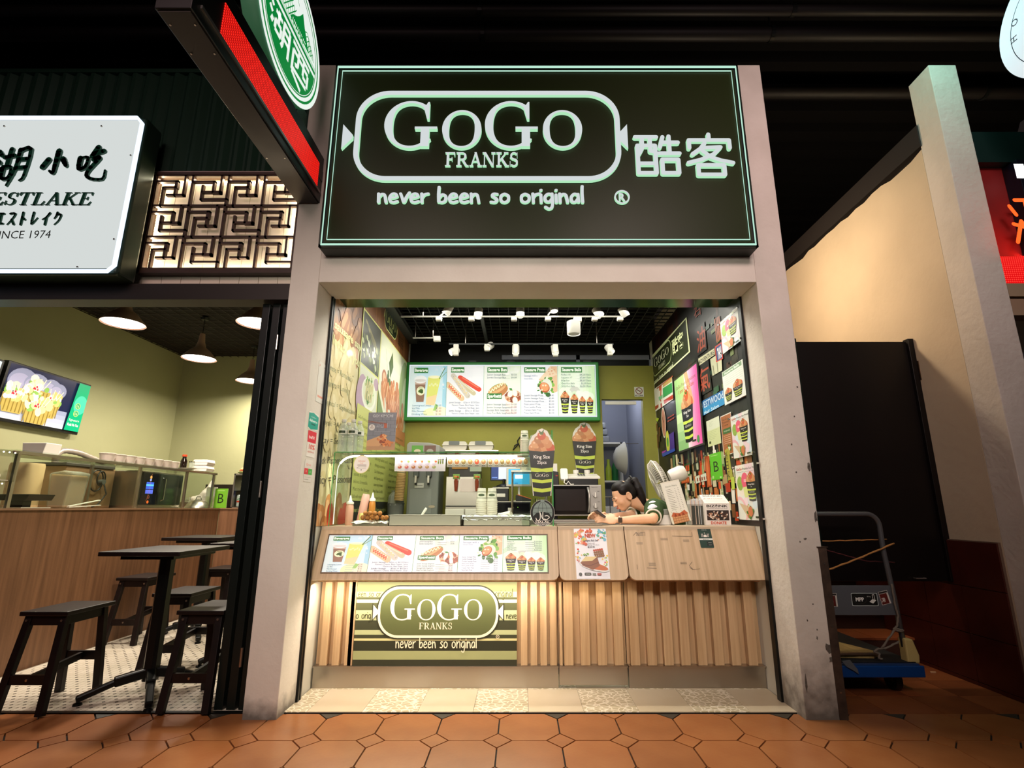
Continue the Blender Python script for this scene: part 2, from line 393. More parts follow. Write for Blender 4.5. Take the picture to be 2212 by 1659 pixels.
# ---------------------------------------------------------------- flat prints (posters, menus, stickers, screens)
class Print:
    """2-D shapes laid on the plane (O, ex, ey), each a hair above the last, coloured by the 'ink' attribute"""
    def __init__(self, O, ex, ey, eps=0.00006):
        self.O, self.ex, self.ey = Vector(O), Vector(ex).normalized(), Vector(ey).normalized()
        self.n = self.ex.cross(self.ey).normalized(); self.z = 0.0; self.eps = eps
        self.v = []; self.f = []; self.c = []; self.T = (0, 0, 1, 1); self.clip = None
    def at(self, x, y, sx=1.0, sy=1.0): self.T = (x, y, sx, sy); return self
    def px(self, u, v):
        r = ray(u, v); t = (self.O - CAM).dot(self.n) / r.dot(self.n); d = CAM + r * t - self.O
        return (d.dot(self.ex), d.dot(self.ey))
    def _p(self, x, y):
        a, b, s, t = self.T; return self.O + self.ex * (a + x * s) + self.ey * (b + y * t) + self.n * self.z
    def polys(self, ps, col, raw=False):
        self.z += self.eps; c = lin(col)
        for p in ps:
            if len(ps) > 1: self.z += 2e-6
            o = len(self.v); a = sum(p[i - 1][0] * p[i][1] - p[i][0] * p[i - 1][1] for i in range(len(p)))
            if a * self.T[2] * self.T[3] < 0: p = p[::-1]
            if self.clip: p = self._clip(p)
            if len(p) < 3: continue
            self.v += [self._p(x, y) for x, y in p]; self.f.append(tuple(range(o, o + len(p)))); self.c.append(c)
        return self
    def _clip(self, p):
        x0, y0, x1, y1 = self.clip
        if all(x0 <= a[0] <= x1 and y0 <= a[1] <= y1 for a in p): return p
        for ax, lim, sg_ in ((0, x0, 1), (0, x1, -1), (1, y0, 1), (1, y1, -1)):
            out = []
            for i in range(len(p)):
                a, b = p[i - 1], p[i]; da, db = (a[ax] - lim) * sg_, (b[ax] - lim) * sg_
                if (da >= 0) != (db >= 0): t = da / (da - db); out.append((a[0] + (b[0] - a[0]) * t, a[1] + (b[1] - a[1]) * t))
                if db >= 0: out.append(b)
            p = out
            if len(p) < 3: return []
        return p
    def poly(self, p, col): return self.polys([p], col)
    def rect(self, x0, y0, x1, y1, col): return self.poly(rc(x0, y0, x1, y1), col)
    def ell(self, cx, cy, rx, ry, col, rot=0.0, n=20):
        c, s = math.cos(R(rot)), math.sin(R(rot))
        return self.poly([(cx + rx * math.cos(2 * math.pi * i / n) * c - ry * math.sin(2 * math.pi * i / n) * s, cy + rx * math.cos(2 * math.pi * i / n) * s + ry * math.sin(2 * math.pi * i / n) * c) for i in range(n)], col)
    def caps(self, x0, y0, x1, y1, w, col): return self.polys(stroke_polys([(x0, y0), (x1, y1)], w, n=14), col)
    def line(self, pts, w, col, sm=True): return self.polys(stroke_polys(smooth_pts(pts, 4) if sm else pts, w, n=6), col)
    def shade(self, x0, y0, x1, y1, c0, c1, n=8, vert=True):
        a, b = [int(c0[i:i + 2], 16) for i in (1, 3, 5)], [int(c1[i:i + 2], 16) for i in (1, 3, 5)]
        for i in range(n):
            k = (i + .5) / n; c = '#%02x%02x%02x' % tuple(int(a[j] + (b[j] - a[j]) * k) for j in range(3))
            if vert: self.rect(x0, y0 + (y1 - y0) * i / n, x1, y0 + (y1 - y0) * (i + 1) / n, c)
            else: self.rect(x0 + (x1 - x0) * i / n, y0, x0 + (x1 - x0) * (i + 1) / n, y1, c)
            self.z -= self.eps
        self.z += self.eps; return self
    def _txt(self, s, col, f, off):
        vs, fs, bb = textmesh(s, off)
        self.z += self.eps; o = len(self.v); c = lin(col)
        self.v += [self._p(*f(x, y, bb)) for x, y in vs]
        for p in fs: self.f.append(tuple(i + o for i in p)); self.c.append(c)
    def text(self, s, x, y, h, col, w=None, al='l', bold=0.0, rot=0.0, ar=1.0):
        """h: height of the letters' box; w: fit to this width"""
        vs, fs, bb = textmesh(s, bold); bw, bh = bb[2] - bb[0], bb[3] - bb[1]
        k = h / 0.70; kx = (w / bw) if w else k * ar * 0.92
        W = bw * kx; ox = x - (0 if al == 'l' else W / 2 if al == 'c' else W)
        c_, s_ = math.cos(R(rot)), math.sin(R(rot))
        def f(a, b, bb):
            a = ox - x + (a - bb[0]) * kx; b = b * k
            return (x + a * c_ - b * s_, y + a * s_ + b * c_)
        self._txt(s, col, f, bold); return self
    def ptext(self, s, p0, p1, pt, col, bold=0.0, full=False):
        """lettering traced between pixels: baseline start, baseline end, top of the first capital"""
        a, b, t = self.px(*p0), self.px(*p1), self.px(*pt)
        vs, fs, bb = textmesh(s, bold); bw = bb[2] - bb[0]; y0 = bb[1] if full else 0.0; hh = (bb[3] - bb[1]) if full else 0.70
        def f(x, y, bb):
            i = (x - bb[0]) / bw; j = (y - y0) / hh
            return (a[0] + (b[0] - a[0]) * i + (t[0] - a[0]) * j, a[1] + (b[1] - a[1]) * i + (t[1] - a[1]) * j)
        self._txt(s, col, f, bold); return self
    def pq(self, pts, col): return self.poly([self.px(*p) for p in pts], col)
    def pbox(self, u0, v0, u1, v1):
        """plane rectangle whose corners fall on pixels (u0, v0) bottom-left and (u1, v1) top-right"""
        a, b = self.px(u0, v0), self.px(u1, v1); return (min(a[0], b[0]), min(a[1], b[1]), max(a[0], b[0]), max(a[1], b[1]))
    def build(self, name, m, parent=None):
        me = bpy.data.meshes.new(name); me.from_pydata([tuple(p) for p in self.v], [], self.f); me.materials.append(m)
        at = me.color_attributes.new('ink', 'FLOAT_COLOR', 'CORNER'); buf = []
        for p, c in zip(self.f, self.c): buf += list(c) * len(p)
        at.data.foreach_set('color', buf); me.update()
        o = bpy.data.objects.new(name, me); COL.objects.link(o)
        if parent: o.parent = parent
        return o

def draw_logo(P, x, y, w, fg, bg, tagline=True, ring=True, fill=None):
    """the oval sausage logo, w wide, lower left corner at x, y"""
    h = w * 0.44; sv = P.T
    o = stadium(x + w * .05, y, x + w * .95, y + h, h * .42); i = stadium(x + w * .05 + w * .02, y + w * .02, x + w * .95 - w * .02, y + h - w * .02, h * .42 - w * .02)
    P.poly(o, bg)
    P.polys(ringpolys(o, i), fg)
    for sx, d in ((x + w * .05, -1), (x + w * .95, 1)):
        P.poly([(sx, y + h * .5 + h * .03), (sx + d * w * .05, y + h * .66), (sx + d * w * .05, y + h * .34), (sx, y + h * .5 - h * .03)], fg)
    g, gw = serif_word('GOGO', {1, 3}); k = w * .72 / gw; ky = h * .52
    P.polys([[(x + w * .14 + a * k, y + h * .34 + b * ky) for a, b in p] for p in g], fg)
    g, gw = serif_word('FRANKS'); k = w * .28 / gw
    P.polys([[(x + w * .36 + a * k, y + h * .12 + b * h * .16) for a, b in p] for p in g], fg)
    if tagline:
        g, gw = hand_word('never been so original', .2); k = w * .84 / gw
        P.polys([[(x + w * .08 + a * k, y - h * .27 + b * h * .085) for a, b in p] for p in g], fg)
    return P

def draw_cup(P, cx, y, w, h, l1, l2, lime='#c3d64a', balls=True, pale=False):
    """printed paper cup heaped with sausage balls"""
    blk = '#16160f'; ch = h * .70
    def half(t): return w * (.31 + .19 * t)
    if balls:
        cols = ['#c98a55', '#b9733f', '#d49c68', '#c2572f', '#cf9460', '#b57b4a']
        pos = [(-.34, .74), (-.12, .73), (.12, .74), (.34, .74), (-.24, .80), (.0, .81), (.24, .80), (-.12, .87), (.13, .87), (0, .93)]
        for i, (a, b) in enumerate(pos):
            P.ell(cx + a * w, y + b * h, w * .17, w * .17, cols[(i * 5) % 6], n=14); P.ell(cx + a * w - w * .05, y + b * h + w * .05, w * .05, w * .04, '#e8bd92', n=8)
        P.poly([(cx - w * .05, y + h * .95), (cx - w * .12, y + h * 1.02), (cx, y + h * .99), (cx + w * .1, y + h * 1.04), (cx + w * .06, y + h * .95)], '#4c6b2a')
    def band(t0, t1, col):
        q = [(cx - half(t0), y + ch * t0), (cx, y + ch * t0 - h * .02), (cx + half(t0), y + ch * t0), (cx + half(t1), y + ch * t1), (cx, y + ch * t1 - h * .02), (cx - half(t1), y + ch * t1)]
        P.poly(q, col)
    band(0, 1, blk); band(.10, .18, '#e9edd2' if pale else lime); band(.30, .37, lime); band(.53, .62, lime)
    P.ell(cx, y + ch * .45, w * .33, ch * .075, '#30401c', n=18); P.ell(cx, y + ch * .45, w * .30, ch * .06, blk, n=18)
    g, gw = serif_word('GOGO', {1, 3}); k = w * .50 / gw
    P.polys([[(cx - w * .25 + a * k, y + ch * .415 + b * ch * .07) for a, b in p] for p in g], '#f2f0dc')
    P.text(l1, cx, y + ch * .82, ch * .075, '#f6f2ea', w=w * .62 if len(l1) > 5 else None, al='c', bold=.01)
    P.text(l2, cx, y + ch * .70, ch * .07, '#f6f2ea', al='c', bold=.01)
    return P
# ================================================================ THE SETTING
def grimy(name, c1, c2, h, bs):
    """painted render, dirty towards the foot where mops and boots reach"""
    m = mat(name, c1, .78, noise=(c2, 3.5, .38, .8), bump=(30, bs)); nt = m.node_tree; b = nt.nodes['Principled BSDF']; N = nt.nodes.new; L = nt.links.new
    src = b.inputs['Base Color'].links[0].from_socket
    tc = N('ShaderNodeTexCoord'); sx = N('ShaderNodeSeparateXYZ'); L(tc.outputs['Object'], sx.inputs[0])
    n = N('ShaderNodeTexNoise'); n.inputs['Scale'].default_value = 14; n.inputs['Detail'].default_value = 8; L(tc.outputs['Object'], n.inputs['Vector'])
    mu = N('ShaderNodeMath'); mu.operation = 'MULTIPLY_ADD'; L(n.outputs[0], mu.inputs[0]); mu.inputs[1].default_value = h * 1.4; mu.inputs[2].default_value = -h * .7
    ad = N('ShaderNodeMath'); ad.operation = 'ADD'; L(sx.outputs[2], ad.inputs[0]); L(mu.outputs[0], ad.inputs[1])
    mr = N('ShaderNodeMapRange'); mr.inputs['From Min'].default_value = 0; mr.inputs['From Max'].default_value = h; mr.inputs['To Min'].default_value = .85; mr.inputs['To Max'].default_value = 0
    L(ad.outputs[0], mr.inputs[0]); mx = N('ShaderNodeMix'); mx.data_type = 'RGBA'; L(mr.outputs[0], mx.inputs[0]); L(src, mx.inputs[6]); mx.inputs[7].default_value = lin('#4a423a')
    L(mx.outputs[2], b.inputs['Base Color']); return m
PLASTER = grimy('painted_plaster', '#d9d2c6', '#d0c8bc', .10, .2)
PLASTER_OLD = grimy('worn_plaster', '#d2cabf', '#c0b8ac', .30, .45)
BLACK = mat('black_paint', '#0b0b0a', 0.5)
BLACKM = mat('black_metal', '#0d100f', 0.35, metal=.3)
STEEL = mat('brushed_steel', '#b8b0a6', 0.32, metal=1.0)
CHROME = mat('chrome', '#d8d8d8', 0.12, metal=1.0)
DARKROOF = mat('dark_roof', '#040303', 0.9, spec=.1)
WHITE = mat('white_plastic', '#e6e2d8', 0.35)
GLASS = mat('clear_glass', '#ffffff', 0.0, trans=1.0, ior=1.45)
def thinglass(name, tint='#ffffff', gloss=0.10):
    m = bpy.data.materials.new(name); m.use_nodes = True; nt = m.node_tree; nt.nodes.clear(); N = nt.nodes.new; L = nt.links.new
    t = N('ShaderNodeBsdfTransparent'); t.inputs[0].default_value = lin(tint); g = N('ShaderNodeBsdfGlossy'); g.inputs['Roughness'].default_value = 0.03
    fr = N('ShaderNodeFresnel'); fr.inputs[0].default_value = 1.45; mx = N('ShaderNodeMixShader'); o = N('ShaderNodeOutputMaterial')
    ge = N('ShaderNodeNewGeometry'); k1 = N('ShaderNodeMath'); k1.operation = 'SUBTRACT'; k1.inputs[0].default_value = 1; L(ge.outputs['Backfacing'], k1.inputs[1]); k2 = N('ShaderNodeMath'); k2.operation = 'MULTIPLY'; L(fr.outputs[0], k2.inputs[0]); L(k1.outputs[0], k2.inputs[1]); L(k2.outputs[0], mx.inputs[0]); L(t.outputs[0], mx.inputs[1]); L(g.outputs[0], mx.inputs[2]); L(mx.outputs[0], o.inputs[0]); return m
PANE = thinglass('thin_pane', '#f2f7f2')
ACRYL = thinglass('acrylic', '#f4f4f2')
PETW = thinglass('bottle_plastic', '#e4ece4')
nt_ = PETW.node_tree; mo_ = [n for n in nt_.nodes if n.type == 'OUTPUT_MATERIAL'][0]; s_ = mo_.inputs[0].links[0].from_socket; m2_ = nt_.nodes.new('ShaderNodeMixShader'); d_ = nt_.nodes.new('ShaderNodeBsdfDiffuse'); d_.inputs[0].default_value = lin('#eef2ea'); m2_.inputs[0].default_value = .22; nt_.links.new(s_, m2_.inputs[1]); nt_.links.new(d_.outputs[0], m2_.inputs[2]); nt_.links.new(m2_.outputs[0], mo_.inputs[0])

# ---- walkway floor: octagon and diamond terracotta tiles laid in dark grout
GROUT = mat('grout', '#2c2620', 0.9)
TERRA = [mat('terracotta_%s' % c, h, .30, noise=(h2, 7.0, .3, .75), bump=(45, .05), spec=.6)
         for c, h, h2 in (('a', '#9c6238', '#8d552e'), ('b', '#985a30', '#a4693c'), ('c', '#a0683c', '#905832'))]
DARKT = mat('dark_tile', '#3c352b', .5)
fl = struct(MB().box(-6.5, 0.6, -0.30, 5.0, 7.2, -0.010).build('floor', GROUT))
PX, PY, X0, Y0 = 0.2807, 0.313, -0.101, 2.601
octs, dias = {}, {}
def clipy(poly, ymax):
    out = []
    for i in range(len(poly)):
        a, b = poly[i - 1], poly[i]
        ia, ib = a[1] <= ymax, b[1] <= ymax
        if ia != ib:
            t = (ymax - a[1]) / (b[1] - a[1]); out.append((a[0] + (b[0] - a[0]) * t, ymax))
        if ib: out.append(b)
    return out
dx, dy, g = .064, .073, .0035
octo = [(-PX / 2 + dx + g * .4, -PY / 2 + g), (PX / 2 - dx - g * .4, -PY / 2 + g), (PX / 2 - g, -PY / 2 + dy + g * .4), (PX / 2 - g, PY / 2 - dy - g * .4),
        (PX / 2 - dx - g * .4, PY / 2 - g), (-PX / 2 + dx + g * .4, PY / 2 - g), (-PX / 2 + g, PY / 2 - dy - g * .4), (-PX / 2 + g, -PY / 2 + dy + g * .4)]
diam = [(-dx + g * 1.4, 0), (0, -dy + g * 1.4), (dx - g * 1.4, 0), (0, dy - g * 1.4)]
def tilemesh(key, poly, m):
    b = MB().prism(poly, (0, 0, -0.012), (1, 0, 0), (0, 1, 0), 0.0115 + 0.0005)
    me = bpy.data.meshes.new('floor_tile'); me.from_pydata(b.v, [], b.f); me.materials.append(m); me.update(); return me
_tm = {}
YE = 2.905
for j in range(-2, 2):
    for i in range(-13, 13):
        for kind in (0, 1):
            cx, cy = X0 + PX * (i + (.5 if kind == 0 else 0)), Y0 + PY * (j + (-.5 if kind == 0 else 0)) 
            poly = octo if kind == 0 else diam
            last = cy + PY / 2 > YE
            if kind == 1 and j == 1: mt = 'd' if i % 2 else random.choice('abc')
            else: mt = random.choice('abc')
            key = (kind, mt, last and j)
            if key not in _tm:
                pl = clipy(poly, YE - cy) if last else poly
                if len(pl) < 3: continue
                _tm[key] = tilemesh(key, pl, DARKT if mt == 'd' else TERRA['abc'.index(mt)])
            o = bpy.data.objects.new('floor_tile', _tm[key]); COL.objects.link(o); o.parent = fl
            o.location = (cx, cy, random.uniform(-.0004, .0004)); o.rotation_euler = (random.uniform(-.002, .002), random.uniform(-.002, .002), 0)

# ---- shop threshold: cream and pebble-pattern tiles
th = struct(MB().box(-1.19, 2.915, -0.01, 1.40, 5.4, 0.002).build('threshold', GROUT))
CREAMT = mat('cream_tile', '#cfc1a8', .28, noise=('#c4b496', 3, .3, .7))
def pebblemat():
    m = mat('pebble_tile', '#bcae92', .4); nt = m.node_tree; b = nt.nodes['Principled BSDF']; N = nt.nodes.new; L = nt.links.new
    tc = N('ShaderNodeTexCoord'); mp = N('ShaderNodeMapping'); mp.inputs['Scale'].default_value = (30, 38, 1); vo = N('ShaderNodeTexVoronoi'); vo.feature = 'DISTANCE_TO_EDGE'; vo.inputs['Scale'].default_value = 1.0
    L(tc.outputs['Object'], mp.inputs[0]); L(mp.outputs[0], vo.inputs['Vector'])
    rp = N('ShaderNodeValToRGB'); rp.color_ramp.elements[0].position = .05; rp.color_ramp.elements[1].position = .12
    rp.color_ramp.elements[0].color = lin('#e6dcc8'); rp.color_ramp.elements[1].color = lin('#b6a888')
    L(vo.outputs['Distance'], rp.inputs[0]); L(rp.outputs[0], b.inputs['Base Color'])
    bp = N('ShaderNodeBump'); bp.inputs['Strength'].default_value = .25; bp.inputs['Distance'].default_value = .003; L(vo.outputs['Distance'], bp.inputs['Height']); L(bp.outputs[0], b.inputs['Normal'])
    return m
PEB = pebblemat()
xs = [-1.185, -1.071, -.793, -.515, -.237, .041, .319, .597, .875, 1.153, 1.395]
for r, (ya, yb) in enumerate(((2.917, 3.252), (3.254, 3.52))):
    for k, (a, b) in enumerate(zip(xs, xs[1:])):
        MB().box(a + .0008, ya, -.004, b - .0008, yb - .001, .006).build('floor_tile', PEB if (k + r) % 2 == 0 else CREAMT, th)

# ---- pillars, lintel and reveals of the shop opening
def rough_pillar(x0, x1, y0, y1, z1, name, m):
    return struct(MB().box(x0, y0, -.01, x1, y1, z1).build(name, m, bevel=.004))
pl = rough_pillar(-1.351, -1.183, 2.83, 3.09, 3.82, 'pillar', PLASTER)
pr = rough_pillar(1.385, 1.567, 2.83, 3.09, 3.82, 'pillar', PLASTER_OLD)
pf = rough_pillar(2.67, 2.85, 2.83, 3.01, 3.82, 'pillar', PLASTER_OLD)
# knocked-off render and grime patches on the right pillar (raised ragged flakes)
CHIP = mat('bare_concrete', '#6e675e', .95, noise=('#4c463f', 40, .3, .7), bump=(80, .8))
def flake(pu, pv, ru, rv, parent, seed, Y=2.8295):
    rnd = random.Random(seed); c = atY(pu, pv, Y); n = 11
    pts = []
    for i in range(n):
        a = 2 * math.pi * i / n; k = rnd.uniform(.55, 1.15); pts.append((ru * k * math.cos(a), rv * k * math.sin(a)))
    MB().prism(pts, (c.x, Y, c.z), (1, 0, 0), (0, 0, 1), .0015).build('plaster_chip', CHIP, parent)
for s, (u, v, ru, rv) in enumerate(((1747, 1008, .008, .030), (1762, 1117, .008, .035), (1790, 1400, .016, .028), (1797, 1425, .020, .014), (1741, 1472, .006, .05), (1722, 836, .005, .005), (1739, 1164, .009, .006), (1756, 1305, .006, .004), (1765, 1378, .004, .010))):
    flake(u, v, ru, rv, pr, s)
for s, (u, v) in enumerate(((1728, 1170), (1765, 1360), (1744, 1340), (1720, 1020), (1716, 900), (1710, 960))): flake(u, v, .004, .005, pr, 30 + s)
lint = struct(MB().box(-1.183, 2.8305, 2.288, 1.385, 3.09, 3.74).build('wall_front', PLASTER, bevel=.003))
# steel corner guard on the right pillar
gd = thing('corner_guard', 'rusty brown steel angle guarding the foot of the right pillar, alley side', 'corner guard', (1.575, 2.84, 0))
CG = mat('rusty_steel', '#3a2f28', .6, metal=.5, noise=('#57463a', 20, .3, .7))
MB().box(-.028, -.014, 0, .012, -.011, .80).build('front_flange', CG, gd); MB().box(.012, -.014, 0, .015, .05, .80).build('side_flange', CG, gd)
MB().box(-.035, -.018, .80, .022, .05, .804).build('cap_plate', CG, gd)
for z in (.12, .42, .72): MB().cyl((-.008, -.017, z), (-.008, -.014, z), .004, n=10).build('screw', STEEL, gd)

# ---- shop room: side walls, back wall, header, ceiling
GREENW = mat('lime_wall', '#98963e', .6, noise=('#8c8a36', 1.6, .3, .7), bump=(30, .1))
wl = struct(MB().box(-1.26, 3.09, 0, -1.19, 5.40, 2.74).build('wall_left', mat('wall_offwhite', '#c9c6b8', .6)))
wr = struct(MB().box(1.40, 3.09, 0, 1.47, 7.0, 2.74).build('wall_right', mat('wall_offwhite')))
SHB = MB(); SHB.box(-1.19, 5.30, 0, .845, 5.38, 2.46); SHB.box(.845, 5.30, 2.10, 1.272, 5.38, 2.46); SHB.box(1.272, 5.30, 0, 1.40, 5.38, 2.46)
wb = struct(SHB.build('wall_back', GREENW))
struct(MB().box(-1.26, 5.40, 2.46, 1.47, 5.44, 4.5).build('wall_back_upper', BLACK))
# store room behind the doorway
GREYW = mat('grey_store_wall', '#8f93a0', .7)
struct(MB().box(-.2, 6.7, 0, 1.4, 6.76, 2.6).build('wall_store', GREYW)); struct(MB().box(1.385, 5.38, 0, 1.40, 6.7, 2.6).build('wall_store_right', GREYW))
struct(MB().box(-.2, 5.38, 2.55, 1.40, 6.7, 2.6).build('ceiling_store', GREYW))
struct(MB().box(.60, 5.38, 0, .64, 6.7, 2.6).build('wall_store_left', GREYW))
# green glazed header under the lintel and black shutter rails
HDR = mat('green_glazed_panel', '#2c5a38', .18, metal=.6)
struct(MB().box(-1.19, 3.09, 2.33, 1.40, 3.335, 2.36).build('soffit_panel', HDR, bevel=.002))
struct(MB().box(-1.19, 3.32, 2.34, 1.40, 3.335, 2.74).build('header_back', BLACKM))
for x0, nm in ((-1.185, 'l'), (1.372, 'r')):
    b = MB(); b.box(x0, 3.045, 0.005, x0 + .014, 3.065, 2.33); b.box(x0, 3.075, .005, x0 + .014, 3.09, 2.33); b.box(x0, 3.065, .005, x0 + .004, 3.075, 2.33)
    struct(b.build('shutter_rail', BLACKM))
# black open-cell ceiling above
struct(MB().box(-1.26, 3.33, 3.05, 1.47, 5.42, 3.08).build('ceiling', BLACK))
gr = MB()
for i in range(28): gr.box(-1.10 + i * .09, 3.36, 2.735, -1.096 + i * .09, 5.38, 2.745)
for j in range(23): gr.box(-1.12, 3.40 + j * .09, 2.735, 1.40, 3.404 + j * .09, 2.745)
gc = gr.build('ceiling_grid', mat('grid_wire', '#3a3c35', .5, metal=.4)); gc['kind'] = 'structure'
struct(MB().box(-1.19, 3.34, 2.70, -1.10, 5.30, 2.735).build('trim_1', mat('grey_trim', '#4b4e49', .4, metal=.5)))
struct(MB().box(-.37, 3.36, 2.70, -.34, 5.30, 2.735).build('trim_2', mat('grey_trim')))

# ---- food hall roof: dark corrugated deck with pipes
dk = MB(); n = 0; y = 1.0; pts = []
while y < 7.4: pts += [(y, 4.75), (y + .10, 4.75), (y + .14, 4.68), (y + .24, 4.68), (y + .28, 4.75)]; y += .28
for (a, za), (b, zb) in zip(pts, pts[1:]): dk.quad((-6.5, a, za), (5.0, a, za), (5.0, b, zb), (-6.5, b, zb))
struct(dk.build('ceiling_hall', DARKROOF))
struct(MB().box(-6.5, 7.3, 0, 5.0, 7.36, 4.8).build('wall_hall', BLACK))
pp = mat('pipe_paint', '#100d0c', .55, spec=.3)
for k, (y, z, r) in enumerate(((2.95, 4.40, .035), (3.25, 4.52, .05), (3.9, 4.6, .06))):
    o = thing('ceiling_pipe', ('slim dark pipe under the roof, nearest the signs', 'thicker dark pipe under the roof just behind the slim one', 'thickest dark pipe under the roof, furthest back')[k], 'pipe', (-.7, y, z))
    MB().cyl((-5.7, 0, 0), (5.6, 0, 0), r, n=16).build('pipe_run', pp, o, auto=40)
    for i in range(5): MB().cyl((-4 + i * 2.2, 0, 0), (-3.97 + i * 2.2, 0, 0), r * 1.15, n=16).build('clamp', BLACKM, o); MB().cyl((-3.985 + i * 2.2, 0, r), (-3.985 + i * 2.2, 0, 4.72 - z), .006, n=8).build('hanger_rod', BLACKM, o)

# ---- neighbour restaurant on the left: shell
RW = mat('olive_wall', '#a9aa82', .7, noise=('#a1a27a', 1.5, .3, .7), bump=(25, .08))
struct(MB().box(-4.18, 2.9, 0, -4.10, 6.1, 2.85).build('wall_left_restaurant', RW))
struct(MB().box(-4.18, 6.1, 0, -1.26, 6.18, 2.85).build('wall_back_restaurant', RW))
struct(MB().box(-1.351, 3.09, 0, -1.262, 6.1, 2.85).build('wall_right_restaurant', RW))
struct(MB().box(-4.18, 3.0, 2.80, -1.262, 6.1, 2.86).build('ceiling_restaurant', mat('brown_black_ceiling', '#1a1311', .8)))
ms = MB()
for i in range(30): ms.box(-4.1 + i * .095, 3.0, 2.785, -4.094 + i * .095, 6.1, 2.79)
for j in range(32): ms.box(-4.1, 3.02 + j * .095, 2.785, -1.27, 3.026 + j * .095, 2.79)
ms.build('ceiling_mesh', mat('mesh_wire', '#2b201c', .6))['kind'] = 'structure'
# mosaic floor: white squares with dark dots between
mf = struct(MB().box(-4.1, 2.93, -.01, -1.37, 6.1, .001).build('floor_mosaic', mat('mosaic_grout', '#8d8474', .8)))
MWH, MDK = mat('mosaic_white', '#d8cfbe', .35, noise=('#c9bfab', 9, .3, .7)), mat('mosaic_dark', '#4a4538', .4)
P_ = .041
def mq(b, cx, cy, s, z=.004):
    c = s * .3
    b.prism([(-s + c, -s), (s - c, -s), (s, -s + c), (s, s - c), (s - c, s), (-s + c, s), (-s, s - c), (-s, -s + c)] if s > .01 else [(-s, 0), (0, -s), (s, 0), (0, s)], (cx, cy, 0), (1, 0, 0), (0, 1, 0), z)
wm = MB(); mq(wm, 0, 0, P_ / 2 - .0012); mew = bpy.data.meshes.new('mosaic_tile'); mew.from_pydata(wm.v, [], wm.f); mew.materials.append(MWH)
dm = MB(); mq(dm, 0, 0, .0095); med = bpy.data.meshes.new('mosaic_dot'); med.from_pydata(dm.v, [], dm.f); med.materials.append(MDK)
restw, restd = MB(), MB(); cnt = 0
for j in range(62):
    for i in range(52):
        x, y = -3.11 + i * P_ * .84, 2.955 + j * P_
        if x > -1.40: continue
        if j < 9 and -2.75 < x < -1.50 and cnt < 290:
            for me_, nx, ny in ((mew, x, y),):
                o = bpy.data.objects.new('mosaic_tile', me_); COL.objects.link(o); o.parent = mf; o.location = (nx, ny, 0); o.scale = (.84, 1, 1); cnt += 1
            if (i + j) % 2 == 0:
                o = bpy.data.objects.new('mosaic_dot', med); COL.objects.link(o); o.parent = mf; o.location = (x + P_ * .42, y + P_ / 2, .0008)
        else:
            restw.box(x - P_ * .40, y - P_ * .48, 0, x + P_ * .40, y + P_ * .48, .004)
            if (i + j) % 2 == 0: mq(restd, x + P_ * .42, y + P_ / 2, .0095, .0048)
o = restw.build('mosaic_tiles_far', MWH, mf); o['kind'] = 'stuff'; o = restd.build('mosaic_dots_far', MDK, mf); o['kind'] = 'stuff'
struct(MB().box(-4.1, 2.905, -.01, -1.36, 2.93, .006).build('trim_3', BLACKM))

# facade of the restaurant above the opening
SID = mat('pink_siding', '#b9a49c', .6)
struct(MB().box(-4.6, 2.88, 2.20, -1.351, 3.0, 2.30).build('beam', mat('brown_beam', '#2b2622', .5, metal=.2)))
sd = struct(MB().box(-4.6, 3.0, 2.30, -1.351, 3.03, 3.12).build('siding_back', mat('siding_back', '#3a302c', .8)))
x = -2.46
while x < -1.36:
    MB().box(x, 2.985, 2.302, x + .117, 3.0, 3.115).build('siding_board', mat('cream_siding', '#eee2cc', .6), sd); x += .12
CORR = mat('green_corrugated', '#1d3a2c', .45, metal=.3)
cb = MB(); x = -4.6; pr_ = []
while x < -1.36: pr_ += [(x, 3.00), (x + .030, 2.975), (x + .052, 2.975), (x + .082, 3.00)]; x += .096
for (a, ya), (b, yb) in zip(pr_, pr_[1:]): cb.quad((a, ya, 3.12), (b, yb, 3.12), (b, yb, 3.90), (a, ya, 3.90))
for (a, ya), (b, yb) in zip(pr_, pr_[1:]):
    if a < -2.46: cb.quad((a, ya, 2.30), (b, yb, 2.30), (b, yb, 3.12), (a, ya, 3.12))
struct(cb.build('corrugated_cladding', CORR))
struct(MB().box(-4.6, 2.97, 3.90, -1.30, 3.05, 3.93).build('trim_4', CORR))
struct(MB().box(-2.44, 2.965, 3.08, -1.40, 2.983, 3.125).build('trim_5', SID))

# ---- alley on the right
ALW = mat('alley_wall', '#cdbb9f', .8, noise=('#bfae93', 2.2, .35, .8), bump=(20, .3))
rnd = random.Random(3)
wa = MB(); n = 40; ys = [3.01 + (7.0 - 3.01) * i / n for i in range(n + 1)]
wa.prism([(3.01, 0), (7.0, 0)] + [(y, 3.31 + rnd.uniform(-.018, .012)) for y in ys[::-1]], (2.67, 0, 0), (0, 1, 0), (0, 0, 1), .10)
struct(wa.build('wall_alley', ALW))
struct(MB().box(2.66, 3.0, 3.34, 2.78, 7.0, 3.50).build('trim_6', mat('alley_pipe', '#1b1512', .8)))
struct(MB().box(1.475, 3.09, 0, 1.567, 7.0, 3.0).build('wall_alley_left', ALW))
struct(MB().box(1.567, 6.9, 0, 2.67, 6.98, 4.0).build('wall_alley_end', BLACK))
ATL = [mat('alley_tile_' + k, c, .42, noise=(d, 6, .3, .7), bump=(40, .1)) for k, c, d in (('a', '#8a4c28', '#6d3a20'), ('b', '#824525', '#93542e'))]
af = struct(MB().box(1.567, 2.905, -.02, 2.67, 7.0, -.004).build('floor_alley', GROUT))
